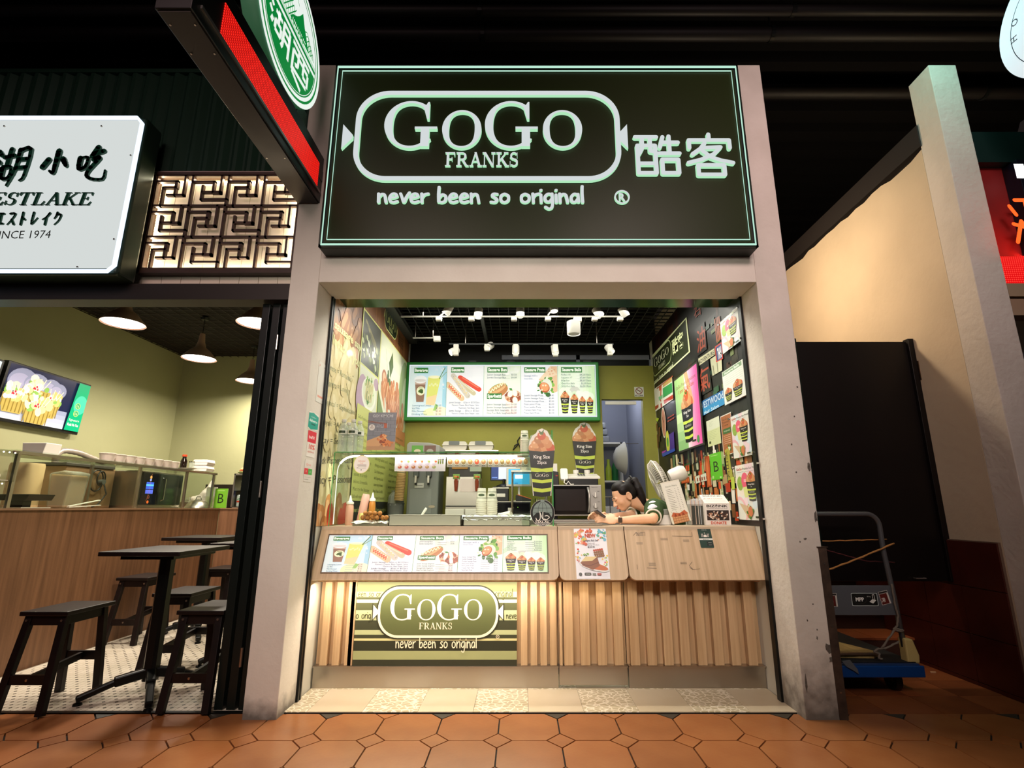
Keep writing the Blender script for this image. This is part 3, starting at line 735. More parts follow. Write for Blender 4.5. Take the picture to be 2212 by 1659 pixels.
for r in range(4):
    for k in range(6):
        a = 1.60 + .275 * k - (.14 if r % 2 else 0) * 0 - .03
        if a > 2.66: continue
        MB().box(max(a, 1.57) + .002, 2.908 + .255 * r, -.012, min(a + .273, 2.668), 2.906 + .255 * (r + 1), .001 if r else -.001).build('floor_tile', ATL[(r + k) % 2], af)
# tiled dado of the alley wall
WT = mat('oxblood_wall_tile', '#4a1d14', .3, noise=('#3b1610', 5, .3, .7))
wd_ = struct(MB().box(2.655, 3.02, 0, 2.672, 6.8, .812).build('dado_bed', mat('dado_grout', '#6d5646', .8)))
for r, (za, zb) in enumerate(((.0, .022), (.024, .28), (.284, .545), (.549, .806))):
    for k in range(6): MB().box(2.646, 3.022 + .30 * k, za + .001, 2.656, 3.018 + .30 * (k + 1), zb).build('wall_tile', WT, wd_)
# steps up the alley
for k in range(4):
    s = struct(MB().box(1.567, 3.80 + .28 * k, 0, 2.66, 4.09 + .28 * k + (2 if k == 3 else 0), .15 * (k + 1) - .012).build('step', mat('step_core', '#3d2216', .7)))
    for i in range(4):
        MB().box(1.572 + .27 * i, 3.792 + .28 * k, .15 * (k + 1) - .014, min(1.838 + .27 * i, 2.655), 4.07 + .28 * k, .15 * (k + 1)).build('step_tile', ATL[(i + k) % 2], s)
# dark gate across the steps
gt = thing('alley_gate', 'tall dark brown two-leaf gate across the alley steps', 'gate', (1.62, 3.40, .56))
GD = mat('dark_gate_panel', '#0a0605', .4, spec=.3, noise=('#100907', 3, .3, .7))
MB().box(-.05, -.02, 0, .26, .0, 1.565).build('near_leaf', mat('dark_green_panel', '#08150f', .35, spec=.3), gt, bevel=.003)
MB().box(.26, -.005, 0, 1.02, .015, 1.545).build('far_leaf', GD, gt, bevel=.003)
MB().box(1.012, -.03, 0, 1.05, .02, 1.56).build('gate_post', GD, gt, bevel=.003)
for z in (.05, 1.27): MB().cyl((1.055, -.035, z), (1.055, -.035, z + .13), .009, n=12).build('hinge', mat('old_hinge', '#5c4a3a', .4, metal=.9), gt, auto=40)
MB().tube([(.80, -.01, .02), (.80, -.03, .02), (.86, -.03, .02), (.86, -.01, .02)], .004).build('pull_handle', STEEL, gt)

# ---- shop to the far right
RED = mat('red_wall', '#7e1414', .6)
struct(MB().box(2.85, 2.90, 2.28, 4.9, 2.95, 3.30).build('wall_red', RED))
struct(MB().box(2.85, 2.84, 3.10, 4.9, 2.90, 3.32).build('beam_right', mat('green_black_beam', '#0d2320', .4)))
struct(MB().box(2.85, 2.83, 2.20, 4.9, 2.95, 2.28).build('trim_7', mat('beige_frame', '#a08a70', .5)))
struct(MB().box(2.85, 2.85, 2.09, 4.9, 2.95, 2.195).build('trim_8', mat('beige_frame')))
struct(MB().box(2.85, 5.0, 0, 5.0, 5.05, 3.0).build('wall_right_shop', mat('cream_wall', '#e9dfc8', .7)))
struct(MB().box(2.85, 2.95, 2.5, 5.0, 5.0, 2.55).build('ceiling_right_shop', mat('cream_wall')))
# ================================================================ SIGNS
NEON = [glow('sign_letter_face', '#e2e9ea', .86), glow('sign_letter_side', '#a8e0b4', 1.1)]
NEONG = glow('sign_edge_tube', '#c2f2dc', .95)
SIGNF = mat('sign_green_black', '#1e280a', .38, spec=.25)
PRN = printmat('printed_matt'); PRG = printmat('printed_gloss', rough=.38, coat=.05)
PLIT = printmat('backlit_print', .46, .4); PLITW = printmat('backlit_print_low', .55, .4); SCR = printmat('screen', .95, .2)

# ---- main shop sign
sx0, sx1, sz0, sz1, SY = -1.155, 1.362, 2.449, 3.700, 2.71
sg = thing('shop_sign', 'large dark green illuminated shop sign with the glowing oval sausage logo', 'sign', (0, 0, 0))
MB().box(sx0, SY + .012, sz0, sx1, 2.829, sz1).build('sign_box', mat('sign_case', '#14170f', .4, metal=.3), sg, bevel=.004)
MB().box(sx0 + .03, SY + .006, sz0 + .03, sx1 - .03, SY + .012, sz1 - .03).build('sign_face', SIGNF, sg)
for k, (a, b, c, d) in enumerate(((sx0, sz0, sx1, sz0 + .018), (sx0, sz1 - .018, sx1, sz1), (sx0, sz0, sx0 + .018, sz1), (sx1 - .018, sz0, sx1, sz1))):
    MB().box(a, SY - .002, b, c, SY + .012, d).build('edge_frame', mat('sign_frame', '#20281f', .3, metal=.5), sg, bevel=.002)
def looptube(ins, r, nm, m):
    x0, x1, z0, z1 = sx0 + ins, sx1 - ins, sz0 + ins, sz1 - ins
    MB().tube([(x0, SY - .002, z0), (x1, SY - .002, z0), (x1, SY - .002, z1), (x0, SY - .002, z1)], r, 8, closed=True).build(nm, m, sg)
looptube(.016, .0065, 'edge_light_tube', NEONG); looptube(.046, .0035, 'inner_light_tube', NEONG)
def raised(polys, name, m, depth=.026, back=.0, Y=SY + .006):
    b = MB()
    for p in polys:
        a = sum(p[i - 1][0] * p[i][1] - p[i][0] * p[i - 1][1] for i in range(len(p)))
        if a < 0: p = p[::-1]
        b.prism(p, (0, Y - back, 0), (1, 0, 0), (0, 0, 1), depth); n_ = len(p); b.mi[-(n_ + 2):] = [0, 0] + [1] * n_
    return b
SP0 = Print((0, SY + .006, 0), (1, 0, 0), (0, 0, 1))
def trace(polys, w, u0, v0, u1, v1, sc=1.0):
    """place polygons of width w, height sc so they span between pixels"""
    a, b = SP0.px(u0, v0), SP0.px(u1, v1); kx = (b[0] - a[0]) / w; kz = (b[1] - a[1]) / sc
    return [[(a[0] + x * kx, a[1] + y * kz) for x, y in p] for p in polys]
g, w = serif_word('GOGO', {1, 3})
word = trace(g, w, 829, 324, 1256, 227)
# split per letter so each raised letter is its own part
idx = 0; P4 = []
for i, ch in enumerate('GOGO'):
    n = len(serif_glyph(ch)[0]); P4.append(word[idx:idx + n]); idx += n
for ps in P4: raised(ps, 'l', NEON).build('raised_letter', NEON, sg)
g, w = serif_word('FRANKS'); word = trace(g, w, 962, 362, 1120, 333); idx = 0
for ch in 'FRANKS':
    n = len(serif_glyph(ch)[0]); raised(word[idx:idx + n], 'l', NEON, .018).build('raised_letter', NEON, sg); idx += n
def pxy(u, v): return SP0.px(u, v)
a, b = pxy(760, 395), pxy(1334, 202)
o1 = stadium(a[0], a[1], b[0], b[1], .20, 14); t_ = .030; o2 = stadium(a[0] + t_, a[1] + t_, b[0] - t_, b[1] - t_, .17, 14)
raised(ringpolys(o1, o2), 'r', NEON, .022).build('logo_ring', NEON, sg)
for s in (-1, 1):
    c = pxy(764 if s < 0 else 1332, 300)
    raised([[(c[0], c[1] + .012), (c[0] + s * .062, c[1] + .085), (c[0] + s * .062, c[1] - .085), (c[0], c[1] - .012)]], 't', NEON, .022).build('logo_twist', NEON, sg)
x = 0; g, w = hand_word('never been so original', .20)
a, b = pxy(818, 440), pxy(1260, 407); kx = (b[0] - a[0]) / w; kz = (b[1] - a[1]) / 1.75
xx = 0
for ch in 'never been so original':
    st, adv = HAND[ch]; ps = []
    for p in st: ps += stroke_polys([((xx + q), r) for q, r in smooth_pts(p, 3)], .22)
    if ps:
        ps = [[(a[0] + q * kx, a[1] + r * kz) for q, r in p] for p in ps]; raised(ps, 's', NEON, .016).build('script_letter', NEON, sg)
    xx += adv
# the two rounded characters, traced as strokes
def charbox(u0, v0, u1, v1): return pxy(u0, v1) + pxy(u1, v0)
KU = [[(.02, .98), (.50, .98)], [(.17, .98), (.17, .70), (.10, .56)], [(.35, .98), (.35, .62), (.44, .60)], [(.06, .76), (.06, .06), (.46, .06), (.46, .76), (.06, .76)], [(.06, .30), (.46, .30)],
      [(.64, .98), (.57, .72)], [(.60, .84), (.98, .84)], [(.78, 1.0), (.78, .58)], [(.54, .56), (1.0, .56)], [(.60, .40), (.60, .06), (.96, .06), (.96, .40), (.60, .40)]]
KE = [[(.50, 1.05), (.50, .92)], [(.06, .70), (.06, .90), (.94, .90), (.94, .70)], [(.40, .82), (.30, .68), (.12, .54)], [(.32, .70), (.74, .72), (.58, .54), (.30, .40), (.02, .32)], [(.34, .62), (.52, .46), (.72, .38), (.98, .32)],
      [(.22, .26), (.22, .02), (.78, .02), (.78, .26), (.22, .26)]]
for st, (u0, v0, u1, v1) in ((KU, (1373, 299, 1463, 383)), (KE, (1486, 299, 1577, 383))):
    x0, z0, x1, z1 = charbox(u0, v0, u1, v1); ps = []
    for p in st: ps += stroke_polys([(x0 + q * (x1 - x0), z0 + r * (z1 - z0)) for q, r in p], .025, n=10)
    raised(ps, 'c', NEON, .020).build('raised_character', NEON, sg)
c = pxy(1343, 428); ring = [(c[0] + .045 * math.cos(2 * math.pi * i / 28), c[1] + .045 * math.sin(2 * math.pi * i / 28)) for i in range(28)]
ri = [(c[0] + .036 * math.cos(2 * math.pi * i / 28), c[1] + .036 * math.sin(2 * math.pi * i / 28)) for i in range(28)]
vs, fs, bb = textmesh('R', .02)
rp = [[(c[0] - .018 + (vs[i][0] - bb[0]) * .062, c[1] - .026 + vs[i][1] * .072) for i in f] for f in fs]
raised(ringpolys(ring, ri) + rp, 'r', NEON, .014).build('registered_mark', NEON, sg)

# ---- left neighbour's lightbox
lb = thing('restaurant_lightbox', 'white glowing lightbox sign with green brush characters over the left restaurant', 'sign')
MB().box(-4.2, 2.752, 2.30, -2.31, 2.90, 3.357).build('sign_case', mat('lightbox_case', '#263b30', .4, metal=.3), lb, bevel=.02, seg=3)
MB().box(-4.16, 2.738, 2.335, -2.345, 2.752, 3.322).build('sign_face', glow('lightbox_face', '#eef4f2', .78), lb, bevel=.004)
MB().tube([(-4.18, 2.742, 2.315), (-2.36, 2.742, 2.315), (-2.325, 2.742, 2.35), (-2.325, 2.742, 3.30), (-2.36, 2.742, 3.34), (-4.18, 2.742, 3.34)], .012, 8).build('edge_light_tube', glow('cold_tube', '#d6e6ff', 1.6), lb)
LB = Print((0, 2.737, 0), (1, 0, 0), (0, 0, 1)); SH = [mat('lightbox_letters', '#14503a', .3)] * 2
def lb_char(strokes, u0, v0, u1, v1, w, depth=.012):
    a, b = LB.px(u0, v1), LB.px(u1, v0); ps = []
    for p in strokes:
        pts = smooth_pts(p, 3); pts = [(a[0] + x * (b[0] - a[0]), a[1] + y * (b[1] - a[1])) for x, y in pts]; n = len(pts)
        for i, (p0, p1) in enumerate(zip(pts, pts[1:])): ps += stroke_polys([p0, p1], w * (1.05 - .65 * i / max(1, n - 1)), n=8)
    return raised(ps, 'x', SH, depth, Y=2.738)
XI = [[(0, .95), (.9, 1.0)], [(.1, .7), (.05, 0), (.9, 0), (.9, .7), (.1, .7)], [(.35, .95), (.3, .2)], [(.6, .95), (.65, .3), (.8, .3)]]
HU = [[(.02, .92), (.12, .80)], [(0, .66), (.10, .58)], [(.05, .05), (.12, .28), (.18, .42)], [(.22, .74), (.48, .80)], [(.36, 1.0), (.33, .45)], [(.24, .45), (.26, .12), (.46, .14), (.46, .46), (.24, .45)], [(.62, .98), (.60, .4), (.46, -.1)], [(.62, .95), (.92, 1.0), (.90, .2), (.80, .05)], [(.64, .68), (.88, .70)], [(.62, .42), (.88, .44)]]
XIAO = [[(.55, 1.0), (.52, .35), (.50, .05), (.34, .14)], [(.20, .62), (.02, .30)], [(.78, .66), (.95, .40), (.98, .34)]]
CHI = [[(.0, .66), (.03, .34), (.25, .40), (.27, .68), (.0, .66)], [(.58, 1.0), (.42, .72)], [(.48, .80), (.80, .88)], [(.50, .62), (.70, .66), (.36, .22), (.50, .04), (.96, .02), (1.0, .28)]]
for st, bx, w in ((XI, (-120, 330, -30, 405), .03), (HU, (-16, 324, 76, 395), .026), (XIAO, (90, 328, 154, 378), .032), (CHI, (166, 320, 240, 390), .030)):
    lb_char(st, *bx, w).build('brush_character', SH, lb)
x0, z0 = LB.px(-66, 444); x1, z1 = LB.px(203, 417); g, w = serif_word('WESTLAKE'); kx = (x1 - x0) / w; idx = 0
for ch in 'WESTLAKE':
    n = len(serif_glyph(ch)[0])
    raised([[(x0 + (a + b * .12) * kx, z0 + b * (z1 - z0)) for a, b in p] for p in g[idx:idx + n]], 'l', SH, .010, Y=2.738).build('raised_letter', SH, lb); idx += n
KT = {'u': [[(.5, 1.0), (.5, .85)], [(.1, .6), (.1, .82), (.9, .82), (.85, .4), (.45, 0)]], 'e': [[(.15, .9), (.85, .9)], [(.5, .9), (.5, .1)], [(0, .08), (1, .08)]], 'su': [[(.1, .9), (.85, .9), (.5, .4), (0, 0)], [(.5, .42), (.95, .02)]],
      'to': [[(.3, 1), (.3, 0)], [(.3, .62), (.75, .42)]], 're': [[(.2, 1), (.2, .05), (.9, .55)]], 'i': [[(.9, .95), (.5, .6), (0, .42)], [(.52, .6), (.52, 0)]], 'ku': [[(.35, 1), (.25, .7), (.05, .5)], [(.3, .82), (.9, .82), (.75, .35), (.25, 0)]]}
u = -32
for k in ('u', 'e', 'su', 'to', 're', 'i', 'ku'):
    lb_char(KT[k], u, 460, u + 21, 486, .012, .008).build('kana', SH, lb); u += 24.5
lt = Print((0, 2.7375, 0), (1, 0, 0), (0, 0, 1)); lt.ptext('SINCE 1974', (-16, 516), (108, 514), (-12, 499), '#2a3a34'); lt.build('since_line', PRN, lb)['kind'] = 'stuff'
for u, v in ((10, 273), (220, 273), (283, 336), (247, 517), (168, 577)):
    c = LB.px(u, v); MB().cyl((c[0], 2.738, c[1]), (c[0], 2.732, c[1]), .005, n=10).build('face_screw', STEEL, lb)

# ---- fretwork lattice panel
lx0, lx1, lz0, lz1 = -2.325, -1.405, 2.425, 3.075
la = thing('lattice_panel', 'dark brown key-fret wooden lattice lit from behind, between the two shop signs', 'lattice')
LW = mat('dark_lattice_wood', '#4a3429', .5, noise=('#38271f', (8, 8, 40), .3, .7))
cols, rows = 8, 6; cw, rh = (lx1 - lx0) / cols, (lz1 - lz0) / rows
def lb_(i, j): return (lx0 + cw * i, lz0 + rh * j)
bars = []
for j in (0, 2, 4, 6): bars.append(((0, j), (8, j)))
for i in (0, 2, 4, 6, 8): bars.append(((i, 0), (i, 6)))
for j in range(3):
    for i in range(4):
        x, y = 2 * i, 2 * j; q = .42; h = .42
        if (i + j) % 2:
            seg = [[(x, y + 2 - q), (x + 1.2, y + 2 - q), (x + 1.2, y + .9), (x + .6, y + .9)], [(x + 2, y + q), (x + .6, y + q), (x + .6, y + 1.3)], [(x + 2 - .4, y + 2), (x + 1.6, y + .85), (x + 1.2, y + .9)]]
        else:
            seg = [[(x + q, y), (x + q, y + 1.2), (x + 1.1, y + 1.2), (x + 1.1, y + .7)], [(x + 2 - q, y + 2), (x + 2 - q, y + .7), (x + .7, y + .7)], [(x, y + 1.6), (x + 1.15, y + 1.6), (x + 1.1, y + 1.2)]]
        for s in seg: bars += list(zip(s, s[1:]))
for (a, b) in bars:
    (xa, za), (xb, zb) = lb_(*a), lb_(*b); t = .0068
    MB().box(min(xa, xb) - t, 2.935, min(za, zb) - t, max(xa, xb) + t, 2.957, max(za, zb) + t).build('lattice_bar', LW, la)
for a, b, c, d in ((lx0 - .025, lz0 - .03, lx1 + .025, lz0), (lx0 - .025, lz1, lx1 + .025, lz1 + .02), (lx0 - .025, lz0, lx0, lz1), (lx1, lz0, lx1 + .03, lz1)):
    MB().box(a, 2.93, b, c, 2.984, d).build('frame_rail', LW, la)
led = glow('warm_led', '#ffe2b0', 14.0)
b = MB()
for i in range(46): b.box(lx0 + .01 + i * .0195, 2.972, lz1 - .028, lx0 + .022 + i * .0195, 2.978, lz1 - .018)
b.build('led_strip', led, la)
for xx_ in (lx0 + .012, lx1 - .02):
    b = MB()
    for i in range(32): b.box(xx_, 2.972, lz0 + .02 + i * .0195, xx_ + .009, 2.978, lz0 + .032 + i * .0195)
    b.build('led_strip', glow('warm_led_side', '#ffe2b0', 7.0), la)
b = MB()
for i in range(46): b.box(lx0 + .01 + i * .0195, 2.972, lz0 + .012, lx0 + .022 + i * .0195, 2.978, lz0 + .020)
b.build('led_strip', glow('warm_led_low', '#ffe2b0', 7.0), la)

# ---- blade sign: black beam with a red LED strip and a round green medallion
bs = thing('blade_sign', 'black projecting beam with a red LED message strip, jutting out above the left pillar', 'sign')
BB = mat('blade_black', '#0d0b0a', .35, metal=.2); BU = mat('blade_underside', '#2a211b', .4, metal=.2, noise=('#201813', 4, .3, .7))
MB().box(-1.36, 1.556, 2.806, -1.222, 2.83, 3.115).build('beam_case', BB, bs, bevel=.003)
MB().box(-1.352, 1.566, 2.800, -1.230, 2.82, 2.806).build('underside_plate', BU, bs)
MB().box(-1.222, 1.73, 2.875, -1.219, 2.765, 3.035).build('led_strip', dotmat('red_led', '#ff2418', '#8c0202', .0125, 1.5, 'yz'), bs)
MB().box(-1.224, 1.60, 2.855, -1.214, 2.80, 2.870).build('lower_trim', mat('silver_trim', '#8d8a86', .3, metal=.8), bs)
MB().box(-1.30, 1.85, 3.115, -1.27, 2.75, 3.13).build('mount_plate', BB, bs)
MB().box(-1.33, 2.68, 2.95, -1.22, 2.829, 3.02).build('wall_bracket', BB, bs)
for y, z in ((1.62, 2.8), (1.75, 2.8), (2.4, 2.8)):
    for x in (-1.34, -1.245): MB().cyl((x, y, z), (x, y, z - .003), .004, n=8).build('screw', STEEL, bs)
md = thing('round_medallion_sign', 'round green and white illuminated sign with waves and seal characters, above the red LED strip', 'sign')
mc = Vector((-1.28, 2.30, 3.515)); MR = .380
MB().lathe([(MR - .01, -.045), (MR, -.03), (MR, .03), (MR - .01, .045)], mc, 64, (1, 0, 0)).build('sign_drum', mat('medallion_rim', '#5f8f78', .3, metal=.2, emis='#2f9a58', estr=.12), md, auto=50)
MB().box(-1.30, 2.5, 3.132, -1.26, 2.62, 3.26).build('side_bracket', mat('bracket_green', '#1c3a2c', .4), md)
GRN, WHT = '#0a7d36', '#e8f0ea'
M = Print((-1.2340, 2.30, 3.515), (0, 1, 0), (0, 0, 1), eps=.0001)
M.ell(0, 0, .378, .378, WHT, n=64); M.ell(0, 0, .352, .352, GRN, n=64); M.ell(0, 0, .338, .338, WHT, n=64); M.ell(0, 0, .318, .318, GRN, n=64); M.ell(0, 0, .310, .310, WHT, n=64)
R_ = .306
def chord(y): return math.sqrt(max(0, R_ ** 2 - y * y))
low = [(R_ * math.cos(a), R_ * math.sin(a)) for a in [math.pi + .02 + (math.pi - .04) * i / 30 for i in range(31)]]
M.poly(low, GRN)
for y0, y1 in ((.004, .026), (-.018, -.004)): M.rect(-chord(y0), y0, chord(y0), y1, GRN if y0 > 0 else WHT)
for k in range(2): M.rect(-chord(.04), .032 + k * .008, chord(.04), .035 + k * .008, GRN)
# seal characters, blocky: left half lake, right half west
def seal(strokes, x0, y0, x1, y1, w):
    for p in strokes: M.polys(stroke_polys([(x0 + a * (x1 - x0), y0 + b * (y1 - y0)) for a, b in p], w, caps=False), WHT); M.z -= M.eps
    M.z += M.eps
seal([[(0, .95), (.14, .80)], [(-.02, .66), (.12, .54)], [(.10, .20), (.16, .42)], [(.26, .82), (.58, .82)], [(.42, .98), (.42, .50)], [(.28, .50), (.28, .16), (.56, .16), (.56, .50), (.28, .50)], [(.68, .95), (.68, .12), (.62, -.05)], [(.68, .92), (.98, .92), (.98, -.12)], [(.68, .64), (.98, .64)], [(.68, .36), (.98, .36)]], -.235, -.195, -.015, -.035, .024)
seal([[(0, .95), (1, .95)], [(.06, .70), (.06, -.10), (.62, -.30)], [(.06, .70), (.94, .70), (.94, .20)], [(.36, .95), (.36, .36), (.20, .26)], [(.66, .95), (.66, .36), (.86, .36)], [(.06, .02), (.90, .12)]], .02, -.20, .235, -.035, .024)
# waves and pagoda
for k in range(7):
    y = .045 + .026 * k; x0 = -.27 + .018 * k; 
    pts = []
    for i in range(14 - 2 * k): pts += [(x0 + i * .030, y), (x0 + .015 + i * .030, y + .024)]
    if len(pts) > 2: M.polys(stroke_polys(smooth_pts(pts, 2), .006, n=5), GRN)
M.poly([(-.05, .05), (.20, .05), (.155, .11), (.12, .15), (.085, .21), (.05, .155), (.02, .12), (-.02, .09)], GRN)
for i in range(12): M.rect(-.02 + i * .015, .058, -.014 + i * .015, .074, WHT)
for k in range(6):
    M.line([(.10 + k * .022, .050), (.12 + k * .022, .12 - k * .01), (.155 + k * .018, .15 - k * .012), (.18 + k * .016, .12 - k * .012), (.19 + k * .014, .05)], .005, GRN)
for k in range(3): M.line([(-.24 + k * .09, .20), (-.20 + k * .09, .235), (-.15 + k * .09, .20)], .005, GRN)
M.build('sign_face', printmat('medallion_lit', .95, .4), md)

# ---- right neighbour: box sign, LED strip and round blade sign
bx = thing('neighbour_box_sign', 'black boxed sign with blue-white and orange letters on the red shopfront at right edge', 'sign')
MB().box(3.055, 2.80, 2.49, 4.6, 2.899, 3.09).build('sign_case', mat('navy_case', '#0c0e1c', .3), bx, bevel=.003)
nb = Print((0, 2.798, 0), (1, 0, 0), (0, 0, 1))
a = nb.px(2197, 385); nb.rect(a[0], a[1], a[0] + .06, a[1] + .10, '#ffffff'); nb.rect(a[0], a[1], a[0] + .16, a[1] + .022, '#ffffff'); nb.rect(a[0] + .13, a[1], a[0] + .16, a[1] + .10, '#ffffff')
nb.build('white_letter', printmat('neon_white', 1.6), bx)
nb = Print((0, 2.798, 0), (1, 0, 0), (0, 0, 1)); a = nb.px(2197, 530); z = a[1]
for pts in ([(0, .02), (.05, .16), (.10, .02)], [(0, .14), (.12, .10)], [(.0, .26), (.03, .20)], [(.04, .30), (.16, .30)], [(.10, .30), (.10, .18)], [(.14, .02), (.14, .16), (.26, .16)]):
    nb.line([(a[0] + .01 + x, z + y) for x, y in pts], .024, '#ff5a20', sm=False)
nb.build('orange_characters', printmat('neon_orange', 1.3), bx)
ls = thing('red_led_strip', 'bright red LED matrix strip under the box sign at the right edge', 'LED display')
MB().box(2.852, 2.835, 2.285, 4.8, 2.899, 2.455).build('led_panel', dotmat('red_led_front', '#ff3a30', '#c00408', .0125, 1.4, 'xz'), ls)
rs = thing('round_blade_sign', 'round white projecting sign with a thin black ring, cut off by the top right corner', 'sign')
q = atX(2163, 130, 2.80)
# disc facing the left, on a black bracket in front of the next pillar
rc_ = Vector((2.80, q.y - .36, q.z + .02)); RR = .36
print('round sign', q, rc_)
MB().lathe([(RR, .0), (RR, .08)], rc_, 64, (1, 0, 0)).build('sign_drum', BLACKM, rs, auto=50)
W = Print(rc_ + Vector((-.001, 0, 0)), (0, -1, 0), (0, 0, 1), eps=.0003)
W.ell(0, 0, RR - .004, RR - .004, '#dfe4f4', n=64); W.ell(0, 0, RR * .80, RR * .80, '#15161c', n=64); W.ell(0, 0, RR * .788, RR * .788, '#dfe4f4', n=64)
for i, ch in enumerate('HO'): W.text(ch, .25 * math.cos(R(174 - i * 20)), .25 * math.sin(R(174 - i * 20)), .04, '#22242c', rot=84 - i * 20, al='c')
for i in range(5): W.ell(.225 * math.cos(R(205)) + .018 * math.cos(R(72 * i)), .225 * math.sin(R(205)) + .018 * math.sin(R(72 * i)), .012, .012, '#4a2a26', n=10)
W.ell(.225 * math.cos(R(205)), .225 * math.sin(R(205)), .010, .010, '#dfe4f4', n=10)
W.build('sign_face', printmat('cold_lit', .45), rs)
MB().cyl(rc_ + Vector((.04, 0, RR)), (2.84, rc_.y, 4.68), .015, n=12).build('hanging_rod', BLACKM, rs)
# ================================================================ THE FRONT COUNTER
OAK = mat('light_oak', '#ceae86', .42, noise=('#b29068', (55, 55, 1.6), .30, .74), bump=(70, .04))
def oakplane():
    m = mat('fascia_laminate', '#d2b694', .38, noise=('#b59976', (42, .8, 1.5), .34, .70)); return m
FAS = oakplane()
KICKM = STEEL
def fascia(x0, x1, rl, rr, name, label):
    """slanted wooden fascia over slatted front and steel kick plate"""
    t = thing(name, label, 'counter', (x0, 3.2, 0)); w = x1 - x0
    A, B = Vector((0, -.10, .606)), Vector((0, .02, .893)); ey = (B - A).normalized(); L = (B - A).length
    r = .035; poly = []
    poly += [(r if rl else 0, 0)] if rl else [(0, 0)]
    def arc(cx, cy, a0): return [(cx + r * math.cos(R(a0 + 15 * i)), cy + r * math.sin(R(a0 + 15 * i))) for i in range(7)]
    poly = (arc(r, r, 180) if rl else [(0, 0)]) + (arc(w - r, r, 270) if rr else [(w, 0)]) + [(w, L), (0, L)]
    MB().prism(poly, A + ey.cross(Vector((1, 0, 0))) * 0, (1, 0, 0), ey, -.018).build('fascia_panel', FAS, t)
    MB().box(0, .012, .868, w, .34, .892).build('countertop', mat('counter_edge', '#cbb89c', .35), t)
    MB().box(0, .10, .12, w, .13, .868).build('back_board', OAK, t)
    MB().box(0, .02, .58, w, .10, .60).build('fascia_floor', OAK, t)
    return t
c1 = fascia(-1.182, .218, 0, 1, 'counter_unit', 'left wooden counter section with the lit menu strip and green logo panel')
c2 = fascia(.222, .612, 1, 1, 'counter_flap', 'narrow middle counter gate of pale slats, with a taped poster')
c3 = fascia(.618, 1.398, 1, 0, 'counter_unit', 'right wooden counter section of pale vertical slats, marked with old tape traces')
def kick(t, w, z0, nm='kick_plate'):
    MB().box(0, .063, z0, w, .10, .118).build(nm, KICKM, t, bevel=.002)
    MB().box(0, .045, .118, w, .10, .124).build('kick_ledge', KICKM, t)
kick(c1, 1.40, .006); kick(c2, .39, .022); kick(c3, .78, .006)
def slat(t, x, w=.040, d=.045):
    MB().box(x, .10 - d, .125, x + w, .10, .598).build('slat', OAK, t, bevel=.0015)
for k in range(3): slat(c1, .035 + k * .070, .040)
slat(c1, .192, .030)
for k in range(4): slat(c1, 1.185 + k * .056, .038)
for k in range(4): slat(c2, .030 + k * .096, .052)
slat(c2, .005 + 0, .015)
for k in range(8): slat(c3, .015 + k * .096, .052)
# green printed logo panel on section 1
Pn = Print((0, 3.252, 0), (1, 0, 0), (0, 0, 1))
x0, x1, z0, z1 = -.957, -.020, .124, .598
MB().box(x0 + 1.182, .052, z0, x1 + 1.182, .10, z1).build('logo_board', mat('board_white', '#cfc9a8', .4), c1)
Pn.O = Vector((0, 3.2515, 0))
def vv(v): return Pn.px(1000, v)[1]
Pn.rect(x0, z0, x1, z1, '#8a8e62')
rows_ = [(1257, 1278, '#7f8458'), (1278, 1290, '#aeb384'), (1290, 1295, '#4f5236'), (1295, 1302, '#c6c69c'), (1302, 1318, '#4f5236'), (1318, 1340, '#aeb384'), (1340, 1361, '#3a3c28'), (1361, 1371, '#aeb384'), (1371, 1379, '#3a3c28'), (1379, 1384, '#cfc68c'), (1384, 1406, '#2e3020'), (1406, 1425, '#9ea270'), (1425, 1439, '#2e3020')]
for a, b, c in rows_: Pn.rect(x0, max(z0, vv(b)), x1, min(z1, vv(a)), c); Pn.z -= Pn.eps
Pn.z += Pn.eps
def hpx(P, s, p0, p1, col, wgt=.16):
    g, w = hand_word(s, wgt); a, b = P.px(*p0), P.px(*p1); kx = (b[0] - a[0]) / w
    P.polys([[(a[0] + q * kx, a[1] + r * kx) for q, r in p] for p in g], col)
hpx(Pn, 'een so or', (774, 1289), (823, 1289), '#4a4826'); hpx(Pn, 'original', (1070, 1289), (1108, 1289), '#4a4826'); hpx(Pn, 'o orig', (769, 1336), (801, 1336), '#33321c'); hpx(Pn, 'neve', (1094, 1336), (1116, 1336), '#33321c')
a, b = Pn.px(800, 1378), Pn.px(1088, 1267); CR = '#efe3c4'
lx, ly, hx, hy = a[0] + .035, a[1], b[0] - .030, b[1]
o_ = stadium(lx - .008, ly - .008, hx + .008, hy + .008, .128); Pn.poly(o_, '#2e3020'); o_ = stadium(lx, ly, hx, hy, .12); i_ = stadium(lx + .014, ly + .014, hx - .014, hy - .014, .106)
Pn.poly(o_, CR); Pn.poly(i_, '#565c36')
for s, xx in ((-1, lx), (1, hx)):
    zm = (ly + hy) / 2
    Pn.poly([(xx, zm + .014), (xx + s * .034, zm + .050), (xx + s * .034, zm - .050), (xx, zm - .014)], '#2e3020'); Pn.poly([(xx, zm + .009), (xx + s * .028, zm + .040), (xx + s * .028, zm - .040), (xx, zm - .009)], CR)
g, w = serif_word('GOGO', {1, 3}); a, b = Pn.px(842, 1339), Pn.px(1043, 1284); Pn.polys([[(a[0] + q * (b[0] - a[0]) / w, a[1] + r * (b[1] - a[1])) for q, r in p] for p in g], CR)
g, w = serif_word('FRANKS'); a, b = Pn.px(905, 1359), Pn.px(977, 1345); Pn.polys([[(a[0] + q * (b[0] - a[0]) / w, a[1] + r * (b[1] - a[1])) for q, r in p] for p in g], CR)
